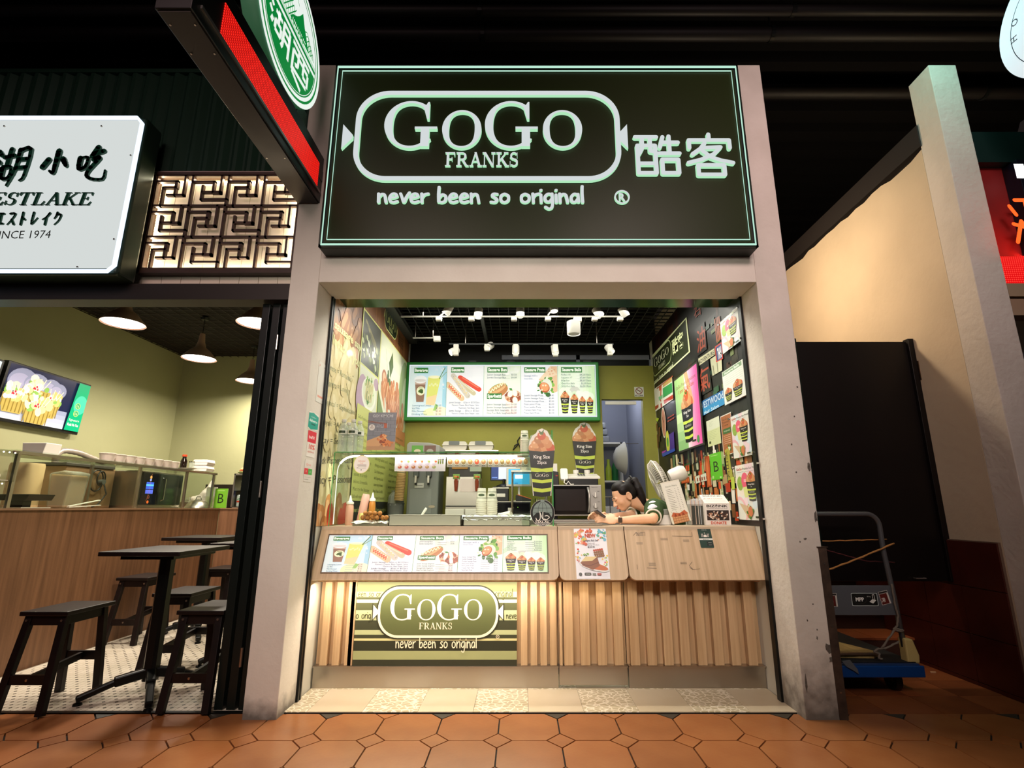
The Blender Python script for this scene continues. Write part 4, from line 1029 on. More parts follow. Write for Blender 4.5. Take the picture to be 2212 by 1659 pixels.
hpx(Pn, 'never been so original', (855, 1399), (1030, 1399), CR, .17)
c = Pn.px(1075, 1375); Pn.ell(c[0], c[1], .010, .010, CR); Pn.ell(c[0], c[1], .0075, .0075, '#3a3c28'); Pn.text('R', c[0], c[1] - .004, .008, CR, al='c')
Pn.O = Vector((0, 3.2515, 0)); o = Pn.build('logo_print', PRN); o.parent = c1; o.location = (1.182, -3.2, 0)

# ---- backlit menus: five panels, drawn twice
GT = '#2f7a35'
def title(P, x, y, w, h, s): P.rect(x, y, x + w, y + h, GT); P.text(s, x + w * .04, y + h * .25, h * .58, '#f4fbf0', w=w * .92, bold=.035)
def rows(P, x, y, w, items, h=.024, dy=.052, col='#4a5568', it=None):
    for k, (a, b) in enumerate(items):
        yy = y - k * dy
        if a: P.text(a, x if b or it != 'r' else x + w, yy, h, col, al='l' if b or it != 'r' else 'r')
        if b: P.text(b, x + w, yy, h, col, al='r'); P.rect(x + w * .52, yy - .002, x + w * .78, yy, '#a9adb3')
def sausage(P, x0, y0, x1, y1, w, col, hi, zig=None):
    P.caps(x0, y0, x1, y1, w, col); dx, dy = x1 - x0, y1 - y0; L = math.hypot(dx, dy); nx, ny = -dy / L, dx / L
    P.caps(x0 + nx * w * .22 + dx * .08, y0 + ny * w * .22 + dy * .08, x1 + nx * w * .22 - dx * .08, y1 + ny * w * .22 - dy * .08, w * .22, hi)
    if zig:
        pts = [(x0 + dx * (.08 + .84 * i / 13) + nx * w * .22 * (-1) ** i, y0 + dy * (.08 + .84 * i / 13) + ny * w * .22 * (-1) ** i) for i in range(14)]
        P.line(pts, w * .13, zig)
def blot(P, cx, cy, r, cols, n, sq=1.0, seed=1, s=.3):
    rd = random.Random(seed)
    for i in range(n):
        a = rd.uniform(0, 6.28); q = r * math.sqrt(rd.random()); k = r * s * rd.uniform(.6, 1.3)
        P.ell(cx + q * math.cos(a), cy + q * sq * math.sin(a), k, k * rd.uniform(.5, 1), rd.choice(cols), rot=rd.uniform(0, 180), n=9)
LEAF = ['#3d7a2a', '#5c9a36', '#2f6322', '#86b84c', '#dfe8c8']
def menu_beverage(P, W, H):
    P.shade(0, 0, W, H, '#e2f0f2', '#9fcfe6', 8, False); P.shade(W * .2, 0, W * .9, H, '#d8ecf6', '#bfe0f2', 4)
    P.ell(W * .62, H * .06, W * .22, W * .13, '#e6eebc'); P.ell(W * .86, H * .08, W * .2, W * .14, '#f4e7cf'); P.poly([(W * .66, H * .1), (W * .72, H * .24), (W * .8, H * .2), (W * .74, H * .1)], '#9cc870')
    blot(P, W * .8, H * .93, W * .12, ['#cfe7f4', '#eef8fc'], 6, .5, 3); blot(P, W * .87, H * .58, W * .08, ['#cbe6f4', '#eef8fc'], 5, 1.2, 9)
    P.poly([(W * .14, H * .70), (W * .44, H * .70), (W * .40, H * .27), (W * .20, H * .27)], '#93705c'); P.poly([(W * .14, H * .70), (W * .44, H * .70), (W * .43, H * .62), (W * .15, H * .62)], '#c7aea0')
    P.ell(W * .29, H * .72, W * .17, H * .08, '#f3f4f4'); P.ell(W * .29, H * .70, W * .15, H * .03, '#d7d3d0'); P.ell(W * .31, H * .49, W * .115, H * .09, '#eef0cc'); P.ell(W * .31, H * .49, W * .07, H * .035, '#4f6b34', rot=20); P.ell(W * .33, H * .47, W * .05, H * .03, '#3c5829', rot=-30); P.rect(W * .25, H * .545, W * .36, H * .555, '#6c7c3c')
    P.poly([(W * .50, H * .78), (W * .84, H * .75), (W * .70, H * .20), (W * .46, H * .22)], '#dbe07a'); P.poly([(W * .48, H * .36), (W * .76, H * .42), (W * .70, H * .20), (W * .46, H * .22)], '#eed2a4'); P.ell(W * .67, H * .77, W * .17, H * .03, '#f2f0c8')
    for k in range(5): P.ell(W * (.55 + .05 * k), H * (.60 + .03 * (k % 2)), W * .03, H * .02, '#ebeeb0', rot=20 * k)
    P.caps(W * .80, H * .74, W * .95, H * .96, W * .02, '#4e7a32'); P.caps(W * .82, H * .74, W * .99, H * .87, W * .014, '#7da050')
    title(P, W * .11, H * .85, W * .38, H * .11, 'Beverage')
    rows(P, W * .10, H * .185, W * .78, [('Lemongrass Lemon', '$2.50'), ('Ice Milo', '$2.00'), ('Milo Dinosaur', '$3.00'), ('Drinking Water', '$1.00')], H * .036, H * .057, '#4d5c66')
def menu_sausage(P, W, H):
    P.rect(0, 0, W, H, '#e9ecf2')
    sausage(P, W * .36, H * .76, W * .88, H * .52, W * .13, '#d8452c', '#ec7858'); sausage(P, W * .26, H * .72, W * .74, H * .44, W * .12, '#c8bf9c', '#dcd6bd'); sausage(P, W * .17, H * .80, W * .58, H * .39, W * .14, '#cbc6ba', '#dfdbd0', '#e6cf96'); sausage(P, W * .03, H * .62, W * .42, H * .34, W * .15, '#d9bf98', '#eadbc0', '#e0532a')
    rd = random.Random(2)
    for i in range(14): t = rd.random(); P.ell(W * (.17 + .41 * t) + rd.uniform(-.04, .04) * W, H * (.80 - .41 * t) + rd.uniform(-.03, .03) * H, W * .006, W * .006, '#5b5a50', n=6)
    title(P, W * .11, H * .86, W * .36, H * .11, 'Sausage')
    c = '#4a5568'
    P.text('Junior Sausage .... $2/pc or $3.50/2pcs', W * .08, H * .245, H * .036, c, w=W * .82); P.text('Flavours: Cheese, Black Pepper, Satay,', W * .16, H * .19, H * .036, c, w=W * .74); P.text('Mushroom, Red Roast, Spicy', W * .34, H * .135, H * .036, c, w=W * .56)
    P.text('Jumbo Sausage ...... $3/pc or $5/2pcs', W * .08, H * .08, H * .036, c, w=W * .82, bold=.01); P.text('Flavours: Cheese, Black Pepper, Satay', W * .16, H * .028, H * .036, c, w=W * .74)
def menu_bun(P, W, H):
    P.rect(0, 0, W, H, '#e6ebe6'); P.shade(W * .45, H * .3, W, H, '#e4e2e4', '#dbe9d2', 5); blot(P, W * .75, H * .9, W * .2, ['#e4e9e4', '#d2d6d4', '#eef0ee'], 10, .5, 5); blot(P, W * .8, H * .12, W * .2, ['#ecd8d2', '#f0e6e2'], 8, .5, 6)
    P.ell(W * .38, H * .50, W * .29, H * .12, '#7a9a44', rot=28); P.ell(W * .40, H * .475, W * .28, H * .105, '#bb7c45', rot=28); P.ell(W * .36, H * .53, W * .27, H * .075, '#d8ac74', rot=28); P.ell(W * .37, H * .555, W * .25, H * .04, '#b98c58', rot=28)
    P.line([(W * (.16 + .036 * i), H * (.47 + .0168 * i) + H * .028 * (-1) ** i) for i in range(12)], W * .022, '#eceec0')
    P.ell(W * .80, H * .38, W * .23, H * .13, '#cba98c'); blot(P, W * .80, H * .38, W * .20, ['#9a4a2c', '#b86a42', '#7d3820', '#d7b28c'], 36, .75, 7, .24)
    for a, b, r in ((.72, .43, 70), (.84, .45, 110), (.85, .30, 100), (.70, .22, 160)): P.ell(W * a, H * b, W * .10, H * .052, '#f0dcc6', rot=r); P.ell(W * a, H * b, W * .085, H * .04, '#faf1e6', rot=r)
    P.poly([(W * .72, H * .5), (W * .68, H * .54), (W * .75, H * .55), (W * .78, H * .5)], '#3f8a3a')
    title(P, W * .09, H * .86, W * .55, H * .11, 'Sausage Bun'); title(P, W * .09, H * .33, W * .40, H * .11, 'Spaghetti')
    rows(P, W * .09, H * .80, W * .80, [('Junior Sausage Bun', '$3.50'), ('Jumbo Sausage Bun', '$4.00')], H * .036, H * .057)
    rows(P, W * .09, H * .205, W * .80, [('Junior Sausage Spaghetti', '$4.00'), ('Jumbo Sausage Spaghetti', '$5.00'), ('Sausage Balls Spaghetti', '$5.50'), ('Ossy Fun Balls Spaghetti', '$6.00')], H * .036, H * .057)
def wrap(P, W, H, k=1.0):
    P.poly([(W * .48, H * .72), (W * .80, H * .99), (W * .99, H * .99), (W * .99, H * .48), (W * .86, H * .44)], '#dcb894'); P.poly([(W * .48, H * .72), (W * .80, H * .99), (W * .99, H * .82), (W * .80, H * .76)], '#e8cdb0')
    blot(P, W * .82, H * .88, W * .13, ['#c99a72', '#d8ae86'], 8, .8, 8, .16)
    blot(P, W * .68, H * .58, W * .25, LEAF, 46, 1.0, 9, .22); P.ell(W * .70, H * .60, W * .14, H * .14, '#d9dfcf'); P.ell(W * .64, H * .56, W * .13, H * .11, '#b3562a', rot=40); P.ell(W * .64, H * .57, W * .11, H * .09, '#dd9560', rot=40)
    for a, b in ((.60, .60), (.67, .60), (.57, .51)): P.ell(W * a, H * b, W * .025, H * .02, '#f0d2b4')
def menu_prata(P, W, H):
    P.rect(0, 0, W, H, '#e8ebf2'); wrap(P, W, H); title(P, W * .09, H * .86, W * .58, H * .11, 'Sausage Prata')
    P.text('Sausage with a', W * .09, H * .78, H * .04, '#6f7f94', w=W * .36); P.text('local twist...', W * .09, H * .72, H * .04, '#8a97a8', w=W * .26)
    rows(P, W * .09, H * .385, W * .80, [('Junior Sausage Prata', '$4.00'), ('Jumbo Sausage Prata', '$5.00'), ('Double Sausage Prata', '$5.50'), ('Floss Junior Prata', '$5.00'), ('Floss Jumbo Prata', '$6.00'), ('Turkey Ham Prata', '$3.50'), ('Floss Ham Prata', '$4.50')], H * .034, H * .058)
def menu_balls(P, W, H):
    P.rect(0, 0, W, H, '#dfeed9'); P.shade(W * .5, 0, W, H, '#e9f2e6', '#bfe0ae', 6, False); P.ell(W * .45, H * .48, W * .15, H * .1, '#c6c9c0'); blot(P, W * .5, H * .40, W * .4, ['#cfe2c4', '#d9e8d2', '#e6e9e4'], 10, .3, 4, .35)
    for k in range(4): P.line([(0, H * (.5 + .03 * k)), (W * .15, H * (.6 + .04 * k)), (W * .24, H * (.58 + .06 * k))], W * .008, '#9fc39a')
    for cx, w, h, a, b in ((.18, .24, .44, 'King Size', '25pcs'), (.43, .21, .38, 'Supreme 17', '17pcs'), (.645, .18, .33, 'Perfect 10', '10pcs'), (.85, .18, .32, 'Ossy Fun', '5pcs')): draw_cup(P, W * cx, H * .05, W * w, H * h, a, b)
    title(P, W * .09, H * .86, W * .57, H * .11, 'Sausage Balls')
    rows(P, W * .09, H * .80, W * .80, [('Perfect 10', '$4.50/10pcs'), ('Supreme 17', '$7.00/17pcs'), ('King Size', '$8.50/25pcs'), ('Ossy Fun Balls', '$3.50/5pcs'), ('Ossy Fun Balls', '$6.00/10pcs')], H * .034, H * .058)
MENUS = (menu_beverage, menu_sausage, menu_bun, menu_prata, menu_balls)
def menu_strip(O, ex, ey, W, H, parent, m, back=None):
    w = W / 5; O, ex, ey = Vector(O), Vector(ex).normalized(), Vector(ey).normalized(); out = []
    for k, fn in enumerate(MENUS):
        P = Print(O + ex * (k * w), ex, ey, eps=.00004); P.clip = (0, 0, w, H); fn(P, w * .993, H); P.rect(w * .993, 0, w, H, '#3d8a44')
        o = P.build('menu_panel', m); out.append(o)
        if parent: o.parent = parent; o.location = -Vector(parent.location)
    return out
# lower strip set into the fascia
A, B = Vector((0, 3.10, .606)), Vector((0, 3.22, .893)); ey = (B - A).normalized(); nrm = Vector((1, 0, 0)).cross(ey)
p0 = A + ey * ((B - A).length * .132) + nrm * .002; ph = (B - A).length * .69
menu_strip(p0 + Vector((-1.126, 0, 0)), (1, 0, 0), ey, 1.282, ph, c1, printmat('fascia_menu_lit', .29, .3))
b = MB(); e = .006
def fr(x0, y0, x1, y1):
    b.prism([(x0, y0), (x1, y0), (x1, y1), (x0, y1)], p0 + Vector((-1.126, 0, 0)) - Vector((-1.182, 3.2, 0)), (1, 0, 0), ey, .004)
fr(-e, -e, 1.282 + e, 0); fr(-e, ph, 1.282 + e, ph + e); fr(-e, 0, 0, ph); fr(1.282, 0, 1.282 + e, ph)
b.build('menu_recess_frame', mat('recess_frame', '#6b5440', .4), c1)
# upper lightbox on the back wall
mb_ = thing('menu_lightbox', 'green framed backlit menu board high on the back wall', 'menu board', (-1.19, 5.22, 1.86))
MB().box(.005, 0, 0, 2.005, .08, .62).build('frame', mat('menu_frame_green', '#2d8a3c', .4), mb_, bevel=.01)
MB().box(.04, -.006, .038, 1.970, 0, .585).build('light_face', glow('menu_face', '#f4f8ff', .9), mb_)
menu_strip((-1.19 + .05, 5.2125, 1.86 + .05), (1, 0, 0), (0, 0, 1), 1.91, .525, mb_, PLIT)
for k in range(5): MB().box(.25 + k * .4, .02, .62, .33 + k * .4, .06, .64).build('hanging_bracket', BLACKM, mb_)

# ---- posters and stickers on the counter front
def onfas(x, k, off=.001): return A + ey * ((B - A).length * (1 - k)) + nrm * off + Vector((x, 0, 0))
np_ = Print(onfas(.317, .985, .002), (1, 0, 0), ey, eps=.00005); W, H = .19, (B - A).length * .965; np_.clip = (0, 0, W, H)
np_.rect(0, 0, W, H, '#ecebf0'); blot(np_, W * .2, H * .78, W * .22, ['#d9603e', '#e6a07a', '#9fc08a', '#7ab0a0', '#d8c24e'], 26, 1.2, 11, .24); blot(np_, W * .85, H * .82, W * .16, ['#3e9cb8', '#6ab0c8', '#e0763c', '#5aa06a'], 22, 1.4, 12, .26); blot(np_, W * .1, H * .45, W * .1, ['#d94a36', '#d8b23e', '#74b0b8'], 14, 2.0, 13, .3); blot(np_, W * .9, H * .35, W * .1, ['#dc6a86', '#e8c23e', '#8cc06a'], 14, 2.4, 14, .3); blot(np_, W * .4, H * .93, W * .2, ['#c8502e', '#dc7a52'], 12, .3, 15, .2)
np_.text('NEW', W * .5, H * .79, H * .07, '#b8401c', al='c', bold=.05); np_.text('Lasagna Ball Set', W * .5, H * .71, H * .035, '#4a4a58', al='c', bold=.02); np_.text('Lasagna with', W * .5, H * .665, H * .022, '#4a4a58', al='c'); np_.text('Assorted Sausage Balls (5pcs)', W * .5, H * .63, H * .022, '#4a4a58', w=W * .5, al='c'); np_.text('@ $7.90', W * .5, H * .585, H * .03, '#33333e', al='c', bold=.02)
for i in range(5): 
    for j in range(4): np_.ell(W * (.58 + .06 * i + .012 * j), H * (.53 - .04 * j + .006 * i), W * .034, W * .034, '#b84a2a' if j == 0 else '#8a5c34', n=10)
np_.ell(W * .55, H * .22, W * .46, H * .075, '#d8d6d2', rot=-14); np_.ell(W * .55, H * .235, W * .42, H * .06, '#c2642c', rot=-14); np_.poly([(W * .15, H * .30), (W * .3, H * .40), (W * .66, H * .40), (W * .72, H * .24), (W * .5, H * .16), (W * .2, H * .24)], '#8a5230'); np_.poly([(W * .17, H * .32), (W * .3, H * .41), (W * .66, H * .41), (W * .5, H * .33)], '#dfc98e'); blot(np_, W * .33, H * .45, W * .08, LEAF[:4], 10, .5, 16, .3); np_.line([(W * .2, H * .27), (W * .4, H * .24), (W * .68, H * .30)], W * .02, '#6a3420')
np_.ell(W * .12, H * .08, W * .05, W * .05, '#3a3a34'); np_.poly(stadium(W * .24, H * .06, W * .44, H * .11, H * .02), '#2b2b26'); np_.text('GOGO', W * .34, H * .073, H * .022, '#d8d6c8', al='c'); np_.rect(W * .48, H * .06, W * .58, H * .10, '#77776e'); np_.rect(W * .62, H * .06, W * .74, H * .10, '#a8453a')
tag(np_.build('food_poster', PRG), 'splashy new lasagna ball set poster taped to the middle counter gate', 'poster')
st = Print(onfas(1.048, .165, .0015), (1, 0, 0), ey, eps=.00005); W, H = .078, (B - A).length * .128
st = Print(onfas(1.052, .42, .0015), (1, 0, 0), ey, eps=.00005); H = (B - A).length * .385
st.poly(stadium(0, 0, W, H, .006), '#1c3b30'); st.rect(0, H * .39, W, H * .47, '#e2e4dc'); st.text('Muslim Pro', W * .5, H * .405, H * .045, '#2a3a30', al='c', bold=.02); st.text('FIND US', W * .5, H * .87, H * .05, '#cfd8d0', al='c')
st.ell(W * .5, H * .60, W * .12, H * .06, '#e6dcd2'); st.rect(W * .38, H * .54, W * .62, H * .60, '#e6dcd2')
for x in (.24, .32, .68, .76): st.rect(W * (x - .015), H * .54, W * (x + .015), H * .68, '#e6dcd2'); st.ell(W * x, H * .69, W * .02, H * .02, '#e6dcd2', n=8)
st.ell(W * .5, H * .74, W * .045, W * .045, '#e6dcd2'); st.ell(W * .52, H * .75, W * .035, W * .035, '#1c3b30')
for y in (.22, .10): st.poly(stadium(W * .52, H * y, W * .94, H * (y + .09), H * .02), '#0b0d0c'); st.rect(W * .62, H * (y + .03), W * .88, H * (y + .055), '#8d938e')
tag(st.build('app_sticker', PRG), 'dark green find-us sticker with a little mosque on the right counter section', 'sticker')
TP = Print(onfas(0, 1, .0006), (1, 0, 0), ey, eps=.00004)
for u0, v0, u1, v1 in ((1427, 1162, 1442, 1167), (1375, 1171, 1388, 1176), (1476, 1165, 1488, 1171), (1402, 1215, 1416, 1223), (1470, 1214, 1483, 1219), (1374, 1150, 1389, 1158)):
    x0, y0, x1, y1 = TP.pbox(u0, v1, u1, v0)
    for i in range(4): TP.rect(x0, y0 + (y1 - y0) * (i + .1) / 4, x1, y0 + (y1 - y0) * (i + .6) / 4, '#8d7a64')
for pts in ([(1393, 1151), (1393, 1158)], [(1383, 1150), (1393, 1150)], [(1452, 1158), (1495, 1159), (1494, 1150)], [(1490, 1226), (1496, 1230), (1512, 1229)], [(1376, 1220), (1377, 1230)], [(1495, 1214), (1489, 1222), (1497, 1230)], [(1398, 1227), (1418, 1228)], [(1368, 1157), (1374, 1150), (1380, 1157)]):
    TP.line([TP.px(*p) for p in pts], .0022, '#57493a', sm=False)
tag(TP.build('tape_residue', PRN), 'faint dark tape and glue traces left on the right counter fascia', 'residue', kind='stuff')
# ================================================================ PRINTED WALLS INSIDE THE SHOP
random.seed(11)
# ---- left wall wallpaper
WLp = Print((-1.188, 0, 0), (0, 1, 0), (0, 0, 1), eps=.000012); WLp.clip = (3.10, .895, 5.29, 2.735)
def WQ(u, v): return WLp.px(u, v)
Y1, Y2, Y3 = 3.70, 4.21, 5.29
# section A: heap of sausages, washed-out reflection painted pale over its middle, words on top
WLp.rect(3.10, .30, Y1, 2.735, '#cfc38c')
WLp.shade(3.10, .30, Y1, 2.735, '#b87a48', '#5c3418', 14)
rd = random.Random(5)
WLp.shade(3.10, .75, Y1, 2.16, '#d8caa0', '#d2ca9a', 10)
for i in range(120):
    y, z = rd.uniform(3.12, 3.68), rd.uniform(.6, 2.72)
    if z > 2.05: c, h = rd.choice([('#9a6232', '#c08a56'), ('#7d4a24', '#a87040'), ('#b07840', '#cf9c66')])
    elif z > 1.05: c, h = rd.choice([('#d3c692', '#ddd2a6'), ('#cfc08a', '#dacd9e')])
    else: c, h = rd.choice([('#c98a52', '#e0b282'), ('#b87440', '#d69c66'), ('#d29a64', '#ecc598')])
    a = rd.uniform(-.5, .5); L_ = rd.uniform(.05, .09)
    WLp.caps(y - a * L_, z - L_ * .7, y + a * L_, z + L_ * .7, .105, c); WLp.caps(y - a * L_ - .014, z - L_ * .5, y + a * L_ - .014, z + L_ * .6, .05, h)
for i in range(9): WLp.ell(rd.uniform(3.30, 3.62), rd.uniform(.72, 1.02), .05, .07, rd.choice(['#c8341c', '#d9482a', '#a82a18'])); 
for s, p0, p1, pt in (('sausage says a', (721, 707), (790, 769), (723, 690)), ('lot about you', (717, 741), (774, 793), (720, 722))): WLp.ptext(s, p0, p1, pt, '#e2de9a', bold=.03)
for s, p0, p1, pt, c in (('Cheese = Romantic', (702, 793), (757, 825), (704, 780), '#8f9468'), ('Cilantra = Loving', (700, 830), (752, 851), (701, 816), '#8f9468'), ('Provencal = Sophisticated', (690, 868), (766, 896), (692, 856), '#8a8f64'), ('Teriyaki = Adventurous', (686, 915), (764, 930), (687, 902), '#6f7050'), ('Satay = Sentimental', (685, 956), (762, 962), (686, 941), '#4f4c3c'), ('Black Pepper = Candid', (680, 1002), (764, 1000), (682, 986), '#4f4c3c'), ('Spicy = Passionate', (676, 1046), (762, 1042), (677, 1026), '#3c382c')):
    WLp.ptext(s, p0, p1, pt, c)
# top wooden strip with logo
WLp.shade(Y1, 2.468, Y3, 2.735, '#8a5a32', '#6e4424', 4)
for i in range(44): y = Y1 + (Y3 - Y1) * i / 44; WLp.rect(y, 2.468, y + .010 + .010 * rd.random(), 2.735, rd.choice(['#7a4c2a', '#94643a', '#68401f']))
LG = (4.22, 2.50)
draw_logo(WLp, 4.26, 2.535, .50, '#d9e08c', '#1d2a10', tagline=False)
WLp.ptext('NEVER BEEN SO ORIGINAL', (831, 718), (849, 741), (831.4, 715), '#3a2412'); WLp.text('酷客', 4.80, 2.55, .09, '#2a1a0e')
# yellow rules between panels
WLp.rect(Y1 - .01, 1.74, Y1 + .012, 2.48, '#d5d77a'); WLp.rect(Y2 - .012, 1.74, Y2 + .010, 2.48, '#d5d77a'); WLp.rect(Y1, 2.462, Y3, 2.475, '#d5d77a')
# panel B top: grilled sausages over a dark grill with glassware
WLp.rect(Y1 + .012, 2.05, Y2 - .012, 2.462, '#2e3018')
for i in range(5): WLp.caps(Y1 + .08 + .04 * i, 2.40 - .022 * i, Y1 + .36 + .03 * i, 2.30 - .022 * i, .026, rd.choice(['#6c6a3c', '#8c8450', '#57562e']))
for i in range(46): WLp.ell(rd.uniform(Y1 + .03, Y2 - .03), rd.uniform(2.06, 2.28), .018, .03, rd.choice(['#58682c', '#7f8a4c', '#c8cf9c', '#3e4a1e', '#e8ebd0']), rot=rd.uniform(0, 90), n=9)
WLp.rect(Y1 + .012, 2.038, Y2 - .012, 2.052, '#d5d77a')
# panel B bottom: plate of green rolls on violet cloth
WLp.rect(Y1 + .012, 1.74, Y2 - .012, 2.038, '#d8dcc4'); WLp.ell(Y1 + .10, 1.80, .14, .18, '#b79ab0'); WLp.ell(Y2 - .06, 1.98, .07, .05, '#b79ab0'); WLp.ell(Y1 + .27, 1.86, .19, .13, '#f0f2e4'); WLp.ell(Y1 + .27, 1.87, .16, .11, '#dfe6c6')
blot(WLp, Y1 + .27, 1.90, .11, LEAF + ['#c9cf9c', '#b6c47a'], 40, 1.0, 21, .22)
for k in range(4): WLp.caps(Y1 + .18 + .05 * k, 1.82, Y1 + .21 + .05 * k, 1.95, .035, '#cfc58e')
# panel C: basil leaf and a bowl of small sausages
WLp.rect(Y2 + .010, 1.60, Y3, 2.462, '#dfe0cc'); WLp.shade(Y2 + .012, 2.05, Y3, 2.462, '#dfe2d0', '#c9cdb0', 4)
for a, b in (((4.38, 2.36), (4.50, 2.14)), ((4.62, 2.40), (4.58, 2.14))): WLp.poly([a, (a[0] + .05, (a[1] + b[1]) / 2), b, (b[0] - .07, (a[1] + b[1]) / 2)], '#4a5c2c'); WLp.line([a, b], .006, '#7e8c54', sm=False)
blot(WLp, 4.52, 2.12, .07, ['#35491f', '#4f6a2c', '#6c8440'], 14, .8, 23, .4)
WLp.ell(4.38, 2.10, .08, .07, '#a85e3c'); WLp.ell(4.38, 2.10, .055, .045, '#e2b08c'); WLp.ell(5.15, 2.05, .22, .40, '#8aa05a'); WLp.ell(5.20, 2.0, .12, .30, '#c4cfa8')
for i in range(60):
    y, z = rd.uniform(4.28, 5.24), rd.uniform(1.62, 2.06)
    if z > 2.06 - abs(y - 4.7) * .12: z -= .1
    c, h = rd.choice([('#c98256', '#eab68e'), ('#b86c42', '#dc9c72'), ('#d7946a', '#f2c8a4')]); a = rd.uniform(-.3, .5); WLp.caps(y, z, y + .10 * a, z + .12, .07, c); WLp.caps(y - .012, z + .02, y + .10 * a - .012, z + .11, .02, h)
WLp.polys(stroke_polys([(4.22, 1.98), (4.45, 1.78), (4.7, 1.60)], .05), '#e4e6cc'); WLp.poly([(4.22, 1.95), (4.45, 1.75), (4.68, 1.60), (4.22, 1.60)], '#6f8a48')
# lower text block, lime, with columns of small text
WLp.rect(Y1 - .005, 1.05, Y3, 1.74 - .0, '#c8cc74'); 
WLp.rect(Y2 + .3, 1.60, Y3, 1.74, '#c98256')
WLp.rect(Y1 - .005, .40, Y3, 1.05, '#20221a')
words = ['GoGo Franks is a new', 'concept focusing on', 'sausage wraps & balls', 'made with the finest', 'chicken sausages and', 'a crispy prata skin', 'wrap filled with a sausage', 'of your choice, veggies &', 'sauces. It is really', 'delicious & irresistible.', 'Must try the Sausage', 'Balls with many sauces']
w2 = ['GoGo Franks was', 'launched in 2005', 'and served GoGo', 'Home Made to', '"Gourmet at the Go"', 'dining habits and', 'dining occasions.', 'GoGo Franks has grown to', 'within Singaporeans, and also', 'customers visiting from Indonesia,', 'Malaysia, Philippines, China, Middle', 'East and beyond.']
for c, (y0, wd2, ls) in enumerate(((3.73, .44, words), (4.25, .40, w2), (4.72, .48, words[::-1]))):
    for k, s in enumerate(ls): WLp.text(s, y0, 1.64 - k * .052, .026, '#4c5028', w=wd2 * rd.uniform(.7, 1))
for k in range(3): WLp.text('never been so original', 3.75 + .5 * k, .97, .035, '#c8cc74', w=.44)
wlo = WLp.build('printed_wallpaper', PRG); wlo.parent = wl

# ---- right wall: night street collage of shop signs
Wp = Print((1.398, 0, 0), (0, -1, 0), (0, 0, 1), eps=.000010); Wp.clip = (-5.28, .895, -3.10, 2.735)
def wb_(u0, v0, u1, v1): return Wp.pbox(u0, v0, u1, v1)   # px of lower-left and upper-right corners
Wp.rect(-5.28, .30, -3.10, 2.735, '#12100c')
rd = random.Random(8)
Wp.shade(-5.28, 2.35, -4.3, 2.735, '#0e0b08', '#1c0c08', 3)
for i in range(10): y = rd.uniform(-5.2, -4.4); Wp.rect(y, 2.50, y + .02, 2.72, '#3a120a')
# street clutter: windows, small signs, lit strips
for i in range(150):
    y, z = rd.uniform(-5.25, -3.15), rd.uniform(.9, 2.6); w, h = rd.uniform(.02, .10), rd.uniform(.02, .10)
    Wp.rect(y, z, y + w, z + h, rd.choice(['#1f1d14', '#2a2418', '#33301f', '#181a14', '#3b2012', '#242a1c']))
for i in range(260):
    y, z = rd.uniform(-4.9, -3.15), rd.uniform(.90, 1.38); w, h = rd.uniform(.015, .07), rd.uniform(.03, .13)
    Wp.rect(y, z, y + w, z + h, rd.choice(['#e8d9b0', '#c9743a', '#d8cfa8', '#a3b07a', '#e0552a', '#f2eee0', '#8a5a34', '#5c7a4c', '#3c4230', '#b89a6a']))
for i in range(24):
    y, z = rd.uniform(-3.9, -3.3), rd.uniform(1.7, 2.3); Wp.rect(y, z, y + rd.uniform(.03, .1), z + rd.uniform(.02, .05), rd.choice(['#2c5a3a', '#1f4030', '#6b7a4a', '#40261a']))
def sgn(pts, col): Wp.poly([Wp.px(*p) for p in pts], col)
# the GOGO sign in the picture
sgn([(1403, 775), (1484, 685), (1492, 760), (1412, 833)], '#d8dfae'); sgn([(1405, 779), (1482, 690), (1489, 759), (1413, 829)], '#232a10')
a = Wp.px(1414, 812); b = Wp.px(1449, 745)
q0, q1 = Wp.px(1411, 800), Wp.px(1450, 752)
g, w = serif_word('GOGO', {1, 3}); a, b = Wp.px(1414.5, 797), Wp.px(1445, 752); t0 = Wp.px(1414, 779); hgt = t0[1] - a[1]; bb_ = (b[0] - a[0])
Wp.polys([[(a[0] + q * bb_ / w, a[1] + .01 + r * hgt) for q, r in p] for p in g], '#e6ebc4')
o_ = stadium(a[0] - .06, a[1] - .085, a[0] + bb_ + .08, a[1] + hgt + .05, .09); i_ = stadium(a[0] - .052, a[1] - .077, a[0] + bb_ + .072, a[1] + hgt + .042, .082); Wp.polys(ringpolys(o_, i_), '#cfe09a')
g, w = serif_word('FRANKS'); Wp.polys([[(a[0] + bb_ * .3 + q * bb_ * .45 / w, a[1] - .055 + r * .04) for q, r in p] for p in g], '#e6ebc4')
g, w = hand_word('never been so original'); Wp.polys([[(a[0] - .03 + q * (bb_ + .14) / w, a[1] - .15 + r * .022) for q, r in p] for p in g], '#e6ebc4')
Wp.ptext('酷客', (1455, 768), (1480, 747), (1452, 735), '#e0e8b0', bold=.02, full=True)
